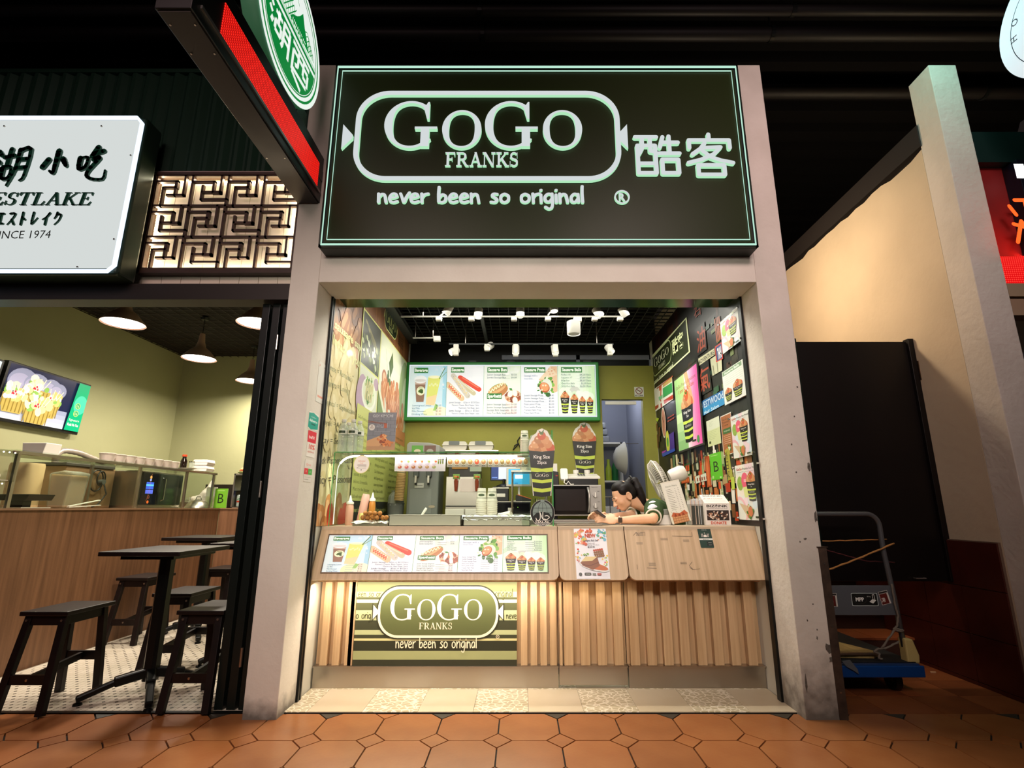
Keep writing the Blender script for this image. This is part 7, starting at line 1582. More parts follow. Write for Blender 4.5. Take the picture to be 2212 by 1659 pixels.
bh = thing('brochure_holder', 'clear acrylic holder packed with pale brochures on the right counter', 'holder', (atY(1508, 1138, 3.47).x, 3.47, CT + .001)); MB().box(-.055, -.03, 0, .055, -.026, .13).build('front_pane', ACRYL, bh); MB().box(-.055, .04, 0, .055, .044, .18).build('back_pane', ACRYL, bh); MB().box(-.058, -.03, 0, -.055, .044, .13).build('side_pane', ACRYL, bh); MB().box(.055, -.03, 0, .058, .044, .13).build('side_pane', ACRYL, bh); MB().box(-.04, -.02, .0, .04, .0, .12).build('dark_insert', GREYD, bh)
rnd = random.Random(9)
for i in range(16): x = -.05 + .0064 * i; MB().prism([(-.02 + rnd.uniform(-.004, .004), .004), (.036, .004), (.036, .155 + rnd.uniform(-.01, .012)), (-.02, .16 + rnd.uniform(-.01, .012))], (x, 0, 0), (0, 1, 0), (0, 0, 1), .0045).build('brochure', mat('brochure_' + str(i % 4), ['#e2ddd4', '#d8c0b0', '#c8d0d8', '#e6e2da'][i % 4], .6), bh)
dn = thing('donation_box', 'white card donation box with black lettering and a crowd photo on the right counter', 'donation box', (atY(1553, 1138, 3.40).x, 3.40, CT + .001), R(-4)); w, h = .155, .135
MB().box(-w / 2, 0, 0, w / 2, .11, h).build('box_body', CARD, dn); MB().prism([(0, h), (.11, h), (.11, h + .055)], (-w / 2, 0, 0), (0, 1, 0), (0, 0, 1), w).build('sloping_lid', CARD, dn)
P = Print((-w / 2, -.0008, 0), (1, 0, 0), (0, 0, 1), eps=.00005); P.rect(0, 0, w, h, '#dad6d0'); P.text('BIZ\u2113INK', w * .5, h * .82, h * .11, '#2c2a28', w=w * .86, al='c', bold=.03); P.text('Community Assisted Tour Work', w * .5, h * .74, h * .045, '#4a4440', w=w * .8, al='c'); P.rect(w * .06, h * .22, w * .94, h * .68, '#2a1c18'); blot(P, w * .5, h * .44, w * .40, ['#c89a78', '#d8c8b8', '#5a3426', '#a87858', '#1c1412', '#e6ddd4'], 80, .42, 41, .09); P.text('DONATE', w * .5, h * .05, h * .12, '#c0482c', w=w * .62, al='c', bold=.03); P.build('front_print', PRG, dn)
nn = Vector((0, .11, .055)).normalized(); P = Print((-w / 2, -.001, h + .0008), (1, 0, 0), (0, .11, .055), eps=.00005); P.rect(0, 0, w, .12, '#e0dcd6'); P.text('BIZ\u2113INK', w * .5, .095, .016, '#3a3634', w=w * .8, al='c', bold=.02); P.text('I AM A DONOR', w * .5, .055, .014, '#c89080', w=w * .7, al='c', bold=.02); P.rect(w * .1, .03, w * .9, .034, '#b8b2aa'); P.rect(w * .1, .018, w * .9, .021, '#b8b2aa'); P.build('lid_print', PRG, dn)
wbx = thing('small_white_box', 'small white box with a grey lid behind the snacks menu card', 'box', (atY(1432, 1138, 3.50).x, 3.50, CT + .001)); MB().box(-.05, -.03, 0, .05, .04, .065).build('box_body', CARD, wbx, bevel=.002); MB().prism([(-.06, .065), (.06, .065), (.04, .10), (-.045, .095)], (0, -.04, 0), (1, 0, 0), (0, 0, 1), -.09).build('lid', mat('lid_grey', '#8d9088', .3), wbx, bevel=.004)
ls_ = thing('counter_tray', 'flat steel tray edge on the counter by the flap, left of the woman', 'tray', (.36, 3.40, CT + .001)); MB().box(-.14, -.10, 0, .14, .08, .012).build('tray_body', STEEL, ls_, bevel=.003); MB().box(-.145, -.105, .012, .145, .085, .015).build('rim', STEEL, ls_)

# ---- ceiling track lights
TRK = mat('track_white', '#d8d6cc', .4); LENS = glow('spot_lens', '#fffbe6', 14)
def rail(label, u0, u1, v, Y):
    a, b = atY(u0, v, Y), atY(u1, v, Y); t = thing('light_track', label, 'track', (a.x, Y, a.z)); MB().box(0, -.007, -.006, b.x - a.x, .007, .006).build('rail', mat('track_grey', '#a8a69c', .4) if Y != 4.90 else BLACKM, t); 
    for k in (.1, .9): MB().cyl(((b.x - a.x) * k, 0, .008), ((b.x - a.x) * k, 0, 3.05 - a.z), .004, n=8).build('suspension_rod', STEEL, t)
    return a.z
z1 = rail('white front lighting track under the grid ceiling', 866, 1345, 684, 4.27)
z2 = rail('long black rear lighting track near the menu board', 970, 1325, 743, 4.90)
z3 = rail('short white track stub left of the rear spots', 892, 940, 730, 4.75)
tk = thing('track_power_box', 'small square power box on the end of the short track stub', 'power box', (atY(944, 733, 4.75).x, 4.75, z3 - .035)); MB().box(-.032, -.02, 0, .032, .02, .05).build('box_body', TRK, tk, bevel=.003)
def spotlamp(label, u, v, Y, kind, aimv, watt, zt, box=(-.055, 0)):
    c = atY(u, v, Y); t = thing('track_spotlight', label, 'spotlight', (c.x, Y, zt - .0075), 0, None); d = Vector(aimv).normalized(); hd = Vector((0, 0, c.z - zt + .009))
    bx_, bz_ = box
    MB().box(bx_ - .025, -.02, -.03 if kind == 'up' else c.z - zt - .02, bx_ + .025, .02, 0 if kind == 'up' else -.0).build('gear_box', TRK, t, bevel=.003)
    MB().cyl((bx_, 0, (c.z - zt) * .4), (hd - d * .04), .006, n=8).build('pivot_arm', TRK, t)
    r = .036; MB().lathe([(r * .9, -.09), (r, -.085), (r, 0), (r * .88, .0), (r * .85, -.012)], hd, 28, d, capt=False).build('lamp_barrel', TRK, t, auto=40)
    MB().lathe([(r * .84, -.010), (r * .84, -.008)], hd, 24, d).build('lens', LENS if watt else mat('dead_lens', '#b8b8ae', .2), t)
    if watt:
        s = spot('track_lamp', tuple(Vector((c.x, Y, c.z)) + d * .012), tuple(Vector((c.x, Y, c.z)) + d), watt, (1, .97, .86), 95, .8, .03)
    return t
F = [('first lit spotlight from the left on the front track', 962, 673, (-.5, .2, -.8)), ('second lit spotlight from the left on the front track, bluish', 1032, 680, (-.1, -.2, -1)), ('third lit spotlight on the front track, at its middle', 1124, 677, (0, -.3, -1)), ('fourth lit spotlight on the front track', 1197, 667, (.1, -.2, -1)), ('fifth lit spotlight on the front track, turned right', 1298, 677, (.5, -.2, -.8))]
for i, (lb_t, u, v, d) in enumerate(F): spotlamp(lb_t, u, v + 6, 4.27, 'up', d, 16, z1)
spotlamp('last spotlight on the front track, beside the collage wall', 1353, 684, 4.27, 'up', (.5, .2, -.8), 14, z1)
Bk = [('leftmost spotlight of the rear track, aimed left', 973, 762, (-.75, -.4, -.5), (.055, 0)), ('second spotlight from the left on the rear track', 1052, 752, (-.45, -.7, -.6), (.0, 0)), ('third spotlight from the left on the rear track', 1114, 764, (0, -.25, -1), (.0, 0)), ('fourth spotlight from the left on the rear track', 1200, 764, (.1, -.3, -1), (.0, 0)), ('rightmost spotlight of the rear track, tilted right', 1322, 762, (.45, -.3, -.85), (-.02, 0))]
for i, (lb_t, u, v, d, bx_) in enumerate(Bk): spotlamp(lb_t, u, v, 4.90, 'down', d, 12, z2, bx_)
dl = thing('drum_downlight', 'large white drum downlight hanging from the front track', 'spotlight', (atY(1239, 700, 4.27).x, 4.27, z1 - .009)); MB().box(-.0, -.02, -.04, .07, .02, 0).build('gear_box', TRK, dl, bevel=.003); MB().lathe([(.055, -.155), (.058, -.15), (.058, -.04), (.05, -.035)], (0, 0, 0), 36, capb=False).build('drum', TRK, dl, auto=40); MB().lathe([(.054, -.152), (.050, -.150)], (0, 0, 0), 36, capb=False, capt=False).build('glow_ring', glow('ring_soft', '#fffbe6', 3), dl); MB().lathe([(.05, -.148), (.05, -.146)], (0, 0, 0), 30).build('lens', mat('dead_lens', '#b8b8ae', .2), dl)
cd2 = thing('corner_camera', 'small white dome camera at the top right corner of the collage wall', 'camera', (1.36, 3.62, 2.55)); MB().box(-.03, -.03, 0, .037, .03, .03).build('mount', WHITE, cd2, bevel=.004); MB().sph((-.0, 0, -.012), .028).build('dome', mat('dome_grey', '#bdbbb2', .15), cd2, smooth=True)
# ================================================================ THE WOMAN BEHIND THE COUNTER
def skinmat():
    m = mat('skin', '#e0b290', .5, noise=('#d6a580', 12, .35, .7)); b = m.node_tree.nodes['Principled BSDF']
    b.inputs['Subsurface Weight'].default_value = .08; b.inputs['Subsurface Radius'].default_value = (.02, .008, .004); return m
SKIN = skinmat(); HAIR = mat('black_hair', '#0b0807', .5, spec=.3, noise=('#1a1310', (20, 20, 90), .4, .7)); TSH = mat('green_tshirt', '#2f4a1c', .85, noise=('#263e17', 12, .3, .7), bump=(120, .15)); TRM = mat('white_trim', '#ddd8cc', .8)
pw = thing('person', 'woman in a green t-shirt, black ponytail, bent over her phone at the counter', 'person', (1.0, 3.66, 0))
PO = Vector((1.0, 3.66, 0))
def L_(p): return Vector(p) - PO
def remesh(o, vox, sm=4):
    r = o.modifiers.new('remesh', 'REMESH'); r.mode = 'VOXEL'; r.voxel_size = vox; r.use_smooth_shade = True
    s = o.modifiers.new('smooth', 'SMOOTH'); s.factor = .5; s.iterations = sm; return o
hc_ = L_(atY(1347, 1070, 3.60)); fw = Vector((-.86, -.16, -.48)).normalized(); lf = Vector((0, 0, 1)).cross(fw).normalized(); up = fw.cross(lf).normalized()
if up.z < 0: up = -up
lf = up.cross(fw).normalized()     # her left, towards the camera
HS = .86
def hp(f, l, u): return hc_ + (fw * f + lf * l + up * u) * HS
def ell_(b, c, rf, rl, ru, n=20, m=14):
    q = MB().sph((0, 0, 0), 1, n, m); vs = [c + (fw * (v[0] * rf) + lf * (v[1] * rl) + up * (v[2] * ru)) * HS for v in q.v]; return b.add(vs, q.f)
body = MB()
ell_(body, hp(-.012, 0, .020), .094, .073, .088); ell_(body, hp(.030, 0, -.020), .062, .060, .082); ell_(body, hp(.045, 0, -.078), .036, .036, .028); ell_(body, hp(.020, 0, -.055), .052, .054, .045)
for s in (-1, 1): ell_(body, hp(.052, s * .034, -.030), .026, .026, .026); ell_(body, hp(.078, s * .022, .012), .012, .020, .012)
body.limb([hp(.088, 0, .002), hp(.100, 0, -.020), hp(.108, 0, -.034)], [.0065, .008, .0092], 10)
for s in (-1, 1): ell_(body, hp(.098, s * .010, -.036), .009, .0085, .007)
ell_(body, hp(.088, 0, -.058), .012, .020, .0065); ell_(body, hp(.086, 0, -.067), .012, .017, .006)
for s in (-1, 1):
    body.tube([hp(-.010 + .016 * math.cos(t), s * (.074 + .006 * math.sin(t * .5)), -.012 + .028 * math.sin(t)) for t in [2 * math.pi * i / 14 for i in range(14)]], .0055, 8, closed=True); ell_(body, hp(-.008, s * .073, -.014), .012, .006, .022)
nb = L_((.895, 3.648, 1.0))
body.limb([hp(-.030, 0, -.045), hp(-.052, 0, -.085), nb], [.041, .042, .052], 14)
SL, SR = L_((.885, 3.535, .995)), L_((.90, 3.79, .985)); EL, ER = L_((.835, 3.375, .934)), L_((.72, 3.66, .945)); WL_, WR_ = L_((.615, 3.395, .923)), L_((.560, 3.50, .935))
CH, PV = L_((.95, 3.66, .90)), L_((1.13, 3.66, .60))
body.limb([SL, SR], [.05, .05], 12); body.limb([nb, CH, L_((1.05, 3.66, .74)), PV], [.06, .10, .10, .12], 16)
body.limb([SL, EL], [.040, .031], 12); body.limb([EL, EL.lerp(WL_, .35), WL_], [.030, .031, .020], 12); body.limb([SR, ER], [.040, .031], 12); body.limb([ER, ER.lerp(WR_, .35), WR_], [.030, .030, .020], 12)
for s in (-.10, .10):
    hip, kn, an = PV + Vector((0, s, -.02)), PV + Vector((-.42, s * 1.1, -.04)), PV + Vector((-.40, s * 1.1, -.51))
    body.limb([hip, kn], [.085, .058], 14); body.limb([kn, kn.lerp(an, .35), an], [.055, .055, .035], 12); body.limb([an, an + Vector((-.13, 0, -.05))], [.034, .025], 10)
def hand(b, w, d, upv, side, curl=1.0):
    """wrist w, pointing d, back of hand upv; side: +1 thumb on the (d x upv) side"""
    d, upv = d.normalized(), upv.normalized(); sd = d.cross(upv).normalized() * side; q = MB().sph((0, 0, 0), 1, 14, 10); c = w + d * .045
    b.add([c + d * v[0] * .050 + sd * v[1] * .038 + upv * v[2] * .0135 for v in q.v], q.f)
    for k, (o, l) in enumerate(((.027, .070), (.009, .078), (-.009, .072), (-.026, .056))):
        p0 = w + d * .080 + sd * o; dirs = [d, (d - upv * .7 * curl).normalized(), (d * .4 - upv * 1.0 * curl).normalized()]; pts = [p0 - d * .03, p0]
        for i, s in enumerate((.42, .33, .25)): pts.append(pts[-1] + dirs[i] * l * s)
        b.limb(pts, [.0082, .0080, .0075, .0068, .0058], 8)
    t0 = w + d * .022 + sd * .026; b.limb([t0, t0 + d * .022 + sd * .020 - upv * .006, t0 + d * .048 + sd * .022 - upv * .020, t0 + d * .066 + sd * .012 - upv * .026], [.013, .0105, .0092, .0078], 8)
hand(body, WL_, Vector((-1, .14, .12)), Vector((.1, -.75, .65)), 1, .9)
hand(body, WR_, Vector((-.8, -.35, .15)), Vector((-.1, .65, .75)), -1, .7)
bo = remesh(body.build('body', SKIN, pw), .0042, 3)
# clothing
sh = MB(); sh.limb([CH + Vector((-.015, 0, .055)), CH, L_((1.05, 3.66, .74)), PV], [.105, .135, .128, .14], 18); sh.limb([SL + Vector((.01, 0, -.005)), SR + Vector((.01, 0, -.005))], [.066, .066], 14)
sh.limb([SL, SL.lerp(EL, .60)], [.068, .060], 14); sh.limb([SR, SR.lerp(ER, .5)], [.066, .058], 14); sh.limb([nb + Vector((.03, 0, -.035)), CH], [.082, .12], 16); sh.limb([SL + Vector((.02, .02, -.005)), L_((1.0, 3.58, .90))], [.068, .10], 14)
remesh(sh.build('tshirt', TSH, pw), .006, 4)
dcol = (hp(-.052, 0, -.085) - nb).normalized()
cen = nb + dcol * .020 + Vector((.0, -.004, -.004)); a1, a2 = _frame((dcol + Vector((0, -.25, .9))).normalized())
MB().tube([cen + (a1 * math.cos(2 * math.pi * i / 28) + a2 * math.sin(2 * math.pi * i / 28)) * .060 for i in range(28)], .010, 8, closed=True).build('collar', TRM, pw, smooth=True)
for S_, E_ in ((SL, EL), (SR, ER)):
    d = (E_ - S_).normalized(); a1, a2 = _frame(d); c = S_ + d * (E_ - S_).length * .52 + d * .05
    MB().tube([c + (a1 * math.cos(2 * math.pi * i / 24) + a2 * math.sin(2 * math.pi * i / 24)) * .046 for i in range(24)], .006, 8, closed=True).build('sleeve_hem', TRM, pw, smooth=True)
d = (EL - SL).normalized(); a1, a2 = _frame(d)
for k, q in enumerate((.25, .62)):
    c = SL + (EL - SL) * q; MB().sph(tuple(c + Vector((-.006, -.012, .030))), (.036, .028, .036), 18, 10).build('sleeve_badge', mat('badge_white', '#d4d4dc', .7), pw, smooth=True)
tr_ = MB()
for s in (-.10, .10):
    hip, kn, an = PV + Vector((0, s, -.02)), PV + Vector((-.42, s * 1.1, -.04)), PV + Vector((-.40, s * 1.1, -.46)); tr_.limb([hip, kn], [.10, .07], 14); tr_.limb([kn, an], [.068, .05], 12)
tr_.limb([PV, PV + Vector((-.02, 0, -.02))], [.135, .12], 14); remesh(tr_.build('trousers', mat('black_trousers', '#151515', .85), pw), .010, 3)
for s in (-.11, .11): MB().limb([PV + Vector((-.39, s, -.555)), PV + Vector((-.53, s, -.565))], [.040, .034], 12).build('shoe', INK, pw, smooth=True)
# hair: cap, side sweep, ponytail
hr = MB(); ell_(hr, hp(-.026, 0, .022), .084, .076, .080); ell_(hr, hp(-.048, 0, -.002), .062, .076, .070); ell_(hr, hp(.004, 0, .072), .062, .064, .047)
for s in (-1, 1): ell_(hr, hp(-.006, s * .056, .042), .050, .026, .044); hr.limb([hp(.020, s * .066, .034), hp(.006, s * .075, .010)], [.010, .005], 8)
hr.limb([hp(-.088, 0, .062), hp(-.106, 0, .070)], [.028, .026], 12)
remesh(hr.build('hair', HAIR, pw), .0045, 3)
pt_ = [hp(-.104, 0, .070), hp(-.140, .0, .052), hc_ + Vector((.098, -.01, .045)), hc_ + Vector((.118, -.012, -.005)), hc_ + Vector((.132, -.015, -.045)), hc_ + Vector((.14, -.018, -.070))]
po = MB(); po.limb(pt_, [.020, .028, .031, .028, .020, .010], 14); remesh(po.build('ponytail', HAIR, pw), .005, 3)
b = MB(); c = hp(-.110, 0, .070); a1, a2 = _frame((pt_[1] - pt_[0])); b.tube([c + (a1 * math.cos(2 * math.pi * i / 16) + a2 * math.sin(2 * math.pi * i / 16)) * .030 for i in range(16)], .005, 6, closed=True); b.build('hair_tie', INK, pw, smooth=True)
for s in (-1, 1):
    MB().tube([hp(.096 - .004 * abs(i - 1), s * (.012 + .011 * i), .020 + .003 * (1 - abs(i - 1.2))) for i in range(4)], [.0012, .0026, .0024, .001], 6).build('eyebrow', HAIR, pw); 
    MB().tube([hp(.094 - .005 * i * .6, s * (.013 + .0095 * i), .001 - .002 * math.sin(i)) for i in range(4)], [.001, .0018, .0018, .0012], 6).build('eyelashes', HAIR, pw)
    e = MB(); ell_(e, hp(.0835, s * .027, .004), .0105, .0125, .0065); e.build('eyelid', mat('eyelid_skin', '#c4906e', .5), pw, smooth=True)
e = MB(); ell_(e, hp(.0925, 0, -.0575), .0095, .019, .0045); ell_(e, hp(.0905, 0, -.0660), .0095, .016, .0045); e.build('lips', mat('lip_colour', '#b5635a', .4), pw, smooth=True)
# watch
d = (WL_ - EL).normalized(); a1, a2 = _frame(d); c = WL_ - d * .012
MB().tube([c + (a1 * math.cos(2 * math.pi * i / 24) + a2 * math.sin(2 * math.pi * i / 24)) * .0225 for i in range(24)], .005, 8, closed=True).build('watch_strap', mat('watch_pink', '#d8bcae', .5), pw, smooth=True); MB().box(c.x - .014, c.y - .030, c.z - .014, c.x + .012, c.y - .020, c.z + .018).build('watch_face', mat('watch_dark', '#4a4038', .2), pw, bevel=.003)
# phone in her hands
ph = thing('phone', 'dark phone held in both hands by the woman', 'phone', (.500, 3.445, .958)); ph.rotation_euler = (R(-8), R(38), R(4))
MB().box(-.036, -.070, -.004, .036, .070, .004).build('phone_body', mat('phone_grey', '#4a4a50', .3, metal=.4), ph, bevel=.003); P = Print((-.032, -.064, .0044), (1, 0, 0), (0, 1, 0)); P.rect(0, 0, .064, .128, '#8fa0b8'); P.rect(.006, .07, .058, .12, '#d8dce4'); P.build('screen', printmat('phone_screen', .6), ph)
so = thing('kitchen_stool', 'plain round stool the woman sits on, hidden behind the counter', 'stool', (1.13, 3.66, 0)); MB().lathe([(.15, .46), (.16, .465), (.16, .485), (.15, .49)], (0, 0, 0), 28).build('seat', BLACKM, so, auto=40)
for i in range(4): a = math.pi / 4 + i * math.pi / 2; MB().cyl((.16 * math.cos(a), .16 * math.sin(a), 0), (.11 * math.cos(a), .11 * math.sin(a), .46), .011, n=10).build('leg', STEEL, so)
# ================================================================ THE RESTAURANT ON THE LEFT
WAL = mat('walnut_laminate', '#8a6246', .45, noise=('#65452f', (34, 34, 1.6), .28, .72), bump=(70, .05))
DW = mat('dark_stained_wood', '#120b09', .45, spec=.35, noise=('#1c110e', (12, 12, 12), .35, .7))
rc1 = thing('restaurant_counter', 'long vertical grain brown wooden counter running back into the left restaurant', 'counter', (-3.15, 2.95, 0))
MB().box(-.94, 0, 0, 0, 2.65, .985).build('front_panel', WAL, rc1); MB().box(-.945, -.005, .985, .012, 2.645, .997).build('counter_top', mat('counter_lip', '#8a6a50', .4), rc1)
rc2 = thing('restaurant_counter', 'short return of the brown wooden counter across the restaurant back', 'counter', (-3.148, 5.603, 0)); MB().box(0, 0, 0, 1.2, .45, .985).build('front_panel', WAL, rc2); MB().box(0, -.012, .985, 1.2, .46, .997).build('counter_top', mat('counter_lip'), rc2)
# glass display on the counter
RZ = .998
rg = thing('counter_glass_case', 'long steel framed glass case along the top of the restaurant counter', 'display case', (-3.20, 3.30, RZ)); Hh = .355
MB().box(-.003, 0, .02, .003, 2.25, Hh).build('front_pane', PANE, rg); MB().box(-.42, 0, Hh, .01, 2.25, Hh + .008).build('top_shelf', PANE, rg); MB().box(-.008, 0, Hh - .018, .012, 2.25, Hh).build('top_rail', STEEL, rg)
for y in (.02, 1.12, 1.75, 2.2): MB().box(-.01, y, 0, .008, y + .022, Hh).build('post', STEEL, rg)
for y in (.02, 1.12, 2.2): MB().box(-.42, y, 0, -.40, y + .022, Hh).build('rear_post', STEEL, rg)
# items positioned on the counter behind the glass
def onc(u, X, z=RZ): r = ray(u, 1000); t = X / r.x; return Vector((X, (CAM + r * t).y, z))
ov = thing('combi_oven', 'steel oven with a dark touch panel glowing blue, inside the restaurant counter', 'oven', (-3.62, 4.80, RZ))
MB().box(-.28, 0, 0, .16, .62, .335).build('oven_case', STEEL, ov, bevel=.006); MB().box(.16, .03, .03, .172, .24, .32).build('control_panel', mat('glossy_black'), ov); MB().box(.16, .27, .03, .175, .60, .32).build('oven_door', mat('oven_glass', '#4a4f48', .1, metal=.4), ov, bevel=.004); MB().tube([(.175, .30, .28), (.20, .30, .27), (.20, .30, .08), (.175, .30, .07)], .008, 8).build('door_handle', CHROME, ov)
P = Print((.1735, 0, 0), (0, 1, 0), (0, 0, 1)); P.rect(.08, .17, .18, .235, '#3a5ad8'); P.rect(.08, .13, .18, .165, '#5a6ae8'); P.rect(.08, .20, .18, .215, '#5ab8f0'); P.ell(.13, .28, .014, .014, '#e8a05a'); P.ell(.13, .255, .012, .012, '#8fa0e8'); P.ell(.13, .10, .014, .014, '#c8603a'); P.ell(.13, .10, .011, .011, '#15151a'); P.ell(.13, .055, .014, .014, '#e0682a'); P.line([(.14, .31), (.13, .27), (.13, .20), (.12, .10), (.10, .06)], .002, '#b8603a'); P.build('display', SCR, ov)
hb = thing('hot_cabinet', 'beige steel cabinet with a coiled cable on its side in the restaurant counter', 'cabinet', (-3.78, 4.24, RZ)); MB().box(-.28, 0, 0, .12, .52, .335).build('cabinet_body', mat('warm_steel', '#9a7a58', .35, metal=.5), hb, bevel=.006); MB().box(-.26, -.02, .335, .13, .50, .36).build('cabinet_lid', mat('cabinet_lid', '#4d4a42', .4, metal=.4), hb, bevel=.004)
MB().tube([(.14, .30 + .07 * math.cos(a), .23 + .09 * math.sin(a)) for a in [2 * math.pi * i / 20 for i in range(20)]], .006, 6, closed=True).build('cable_coil', INK, hb, smooth=True); MB().tube([(.145, .34 + .045 * math.cos(a), .25 + .06 * math.sin(a)) for a in [2 * math.pi * i / 20 for i in range(20)]], .006, 6, closed=True).build('cable_coil', INK, hb, smooth=True); MB().tube([(.14, .38, .22), (.15, .42, .12), (.14, .36, .03), (.14, .30, .01)], .006, 6).build('cable', INK, hb, smooth=True); MB().cyl((.12, .36, .22), (.16, .36, .22), .022, n=14).build('plug', GREYD, hb)
du = thing('exhaust_hose', 'ribbed silver hose bending over the hot cabinet', 'hose', (-3.78, 4.26, RZ + .3605)); pts = smooth_pts([(0, 0), (0, .05), (.05, .10), (.20, .10), (.35, .07), (.50, .04)], 6)
MB().tube([(0, a, b + .0) for a, b in pts], [.022 + .003 * (i % 2) for i in range(len(pts))], 14).build('hose_body', mat('hose_silver', '#b8aca0', .35, metal=.6), du, smooth=True)
pb = thing('plastic_bag_liner', 'tall peach cardboard bin lined with a clear plastic bag', 'bin', (-3.44, 4.0, RZ)); MB().prism([(-.05, 0), (.07, 0), (.09, .24), (-.07, .25)], (0, -.06, 0), (1, 0, 0), (0, 0, 1), -.16).build('bin_body', mat('peach_card', '#cf9a6c', .6), pb, bevel=.01); MB().prism([(-.055, 0), (.075, 0), (.10, .26), (.02, .275), (-.08, .255)], (0, -.065, 0), (1, 0, 0), (0, 0, 1), -.17).build('plastic_liner', PETW, pb, bevel=.012)
bx2 = thing('cream_cylinder', 'cream coloured round container at the left of the counter case', 'container', (-3.62, 3.86, RZ)); MB().lathe([(.10, 0), (.10, .30), (.095, .32)], (0, 0, 0), 28).build('container_body', mat('cream_drum', '#cfae84', .5), bx2, auto=40)
wb2 = thing('white_paper_box', 'white paper box on the top shelf at the left of the case', 'box', (-3.42, 3.66, RZ + .3635)); MB().prism([(-.07, 0), (.07, 0), (.085, .085), (-.085, .085)], (0, 0, 0), (1, 0, 0), (0, 0, 1), -.13).build('box_body', CARD, wb2, bevel=.003)
tp = thing('till_tray', 'black till tray on a low stand at the left of the restaurant counter', 'tray', (-3.33, 3.50, RZ)); MB().box(-.07, .04, 0, .03, .10, .05).build('stand', INK, tp); MB().prism([(-.10, .05), (.08, .05), (.10, .09), (-.10, .09)], (0, 0, 0), (1, 0, 0), (0, 0, 1), -.20).build('tray_body', INK, tp, bevel=.004); MB().box(-.11, -.02, 0, .08, .2, .006).build('paper_mat', WHITE, tp)
tz = thing('tongs', 'pale plastic tongs resting on the counter under the glass', 'tongs', (-3.30, 4.02, RZ)); MB().bar((0, -.12, .012), (0, .16, .06), .02, .006).build('upper_arm', WHITE, tz); MB().bar((0, -.12, .006), (.01, .16, .022), .02, .006).build('lower_arm', WHITE, tz)
for k, (a, h_) in enumerate(((0, .175), (1, 0))):
    pass
for k, (w, d, z, h, lab) in enumerate(((.26, .30, 0, .16, 'lower acrylic display box with a dark bun on a tray at the left edge'), (.30, .34, .1605, .19, 'upper acrylic display box of white steamed buns with bead lights'))):
    p = Vector((-3.17 - .15, 3.14, RZ + z)); t = thing('acrylic_display_box', lab, 'display box', p)
    for a in ((-w / 2, -d / 2, 0, w / 2, d / 2, .005), (-w / 2, -d / 2, h - .005, w / 2, d / 2, h), (-w / 2, -d / 2, 0, -w / 2 + .005, d / 2, h), (w / 2 - .005, -d / 2, 0, w / 2, d / 2, h), (-w / 2, d / 2 - .005, 0, w / 2, d / 2, h)): MB().box(*a).build('acrylic_pane', ACRYL, t)
    b = MB()
    for i in range(9): b.sph((w / 2 - .012, -d / 2 + .02 + i * (d - .04) / 8, h - .012), .0045, 8, 6)
    b.build('bead_lights', glow('bead_light', '#fff2d8', 7), t)['kind'] = 'stuff'
    for i in range(4 if k else 1): MB().sph((-.02 + .07 * (i % 2), -.08 + .065 * i, .035), (.045, .045, .028), 16, 10).build('steamed_bun' if k else 'meat_bun', mat('steamed_bun', '#eee6da', .5) if k else mat('dark_meat', '#5a3018', .5), t, smooth=True)
    MB().box(-w / 2 + .02, -d / 2 + .02, .006, w / 2 - .02, d / 2 - .02, .010).build('plate', WHITE, t)
fh = thing('flyer_holder', 'clear holder fanned with pink leaflets in front of the left television', 'leaflets', (-3.30, 3.12, RZ + .3515)); MB().box(-.05, -.05, 0, .05, .05, .08).build('holder', ACRYL, fh)
for i in range(6): MB().box(-.045 + .012 * i, -.045, .004, -.040 + .012 * i, .045, .20 - .006 * i).build('leaflet', mat('pink_leaflet', '#d9a8a8', .6) if i % 2 else mat('pale_leaflet', '#c89a9c', .6), fh)
# containers along the shelf
SZ = RZ + .3635
TUBP = mat('clear_tub_plastic', '#e4d6cc', .3, trans=.35)
for i in range(8):
    y = 4.18 + .115 * i; nm = ('first', 'second', 'third', 'fourth', 'fifth', 'sixth', 'seventh', 'last')[i]
    t = thing('plastic_food_tub', '%s clear food tub from the left in the row on the glass shelf' % nm, 'food tub', (-3.30, y, SZ), 0, 'clear food tubs in a row on the glass shelf')
    MB().lathe([(.045, 0), (.054, .055), (.057, .057), (.057, .061)], (0, 0, 0), 20).build('tub_body', TUBP, t, auto=40); MB().lathe([(.057, .0612), (.05, .066)], (0, 0, 0), 20).build('lid', PETW, t); MB().sph((0, 0, .026), (.036, .036, .02), 10, 6).build('food', mat('tub_food', '#c9a898', .6), t, smooth=True)
t = thing('upturned_bowl', 'grey bowl upside down on a dark saucer on the glass shelf', 'bowl', (-3.52, 4.80, SZ)); MB().lathe([(.10, 0), (.10, .008)], (0, 0, 0), 24).build('saucer', INK, t); MB().lathe([(.075, .009), (.065, .045), (.045, .055)], (0, 0, 0), 24).build('bowl', CREAMP, t, auto=40)
t = thing('sauce_bottle', 'dark soy sauce bottle with a red cap on the glass shelf', 'bottle', (-3.35, 5.22, SZ)); MB().lathe([(.028, 0), (.03, .01), (.03, .09), (.018, .12), (.018, .135)], (0, 0, 0), 20).build('bottle_body', mat('soy_glass', '#160c08', .08), t, auto=40); MB().lathe([(.022, .135), (.022, .155)], (0, 0, 0), 18).build('cap', mat('red_cap', '#b8401f', .4), t, auto=40)
t = thing('toothpick_jar', 'small clear toothpick jar beside the soy sauce bottle', 'jar', (-3.28, 5.24, SZ)); MB().lathe([(.022, 0), (.024, .005), (.024, .08)], (0, 0, 0), 18).build('jar_body', PETW, t); MB().lathe([(.025, .08), (.025, .09)], (0, 0, 0), 18).build('cap', CHROME, t)
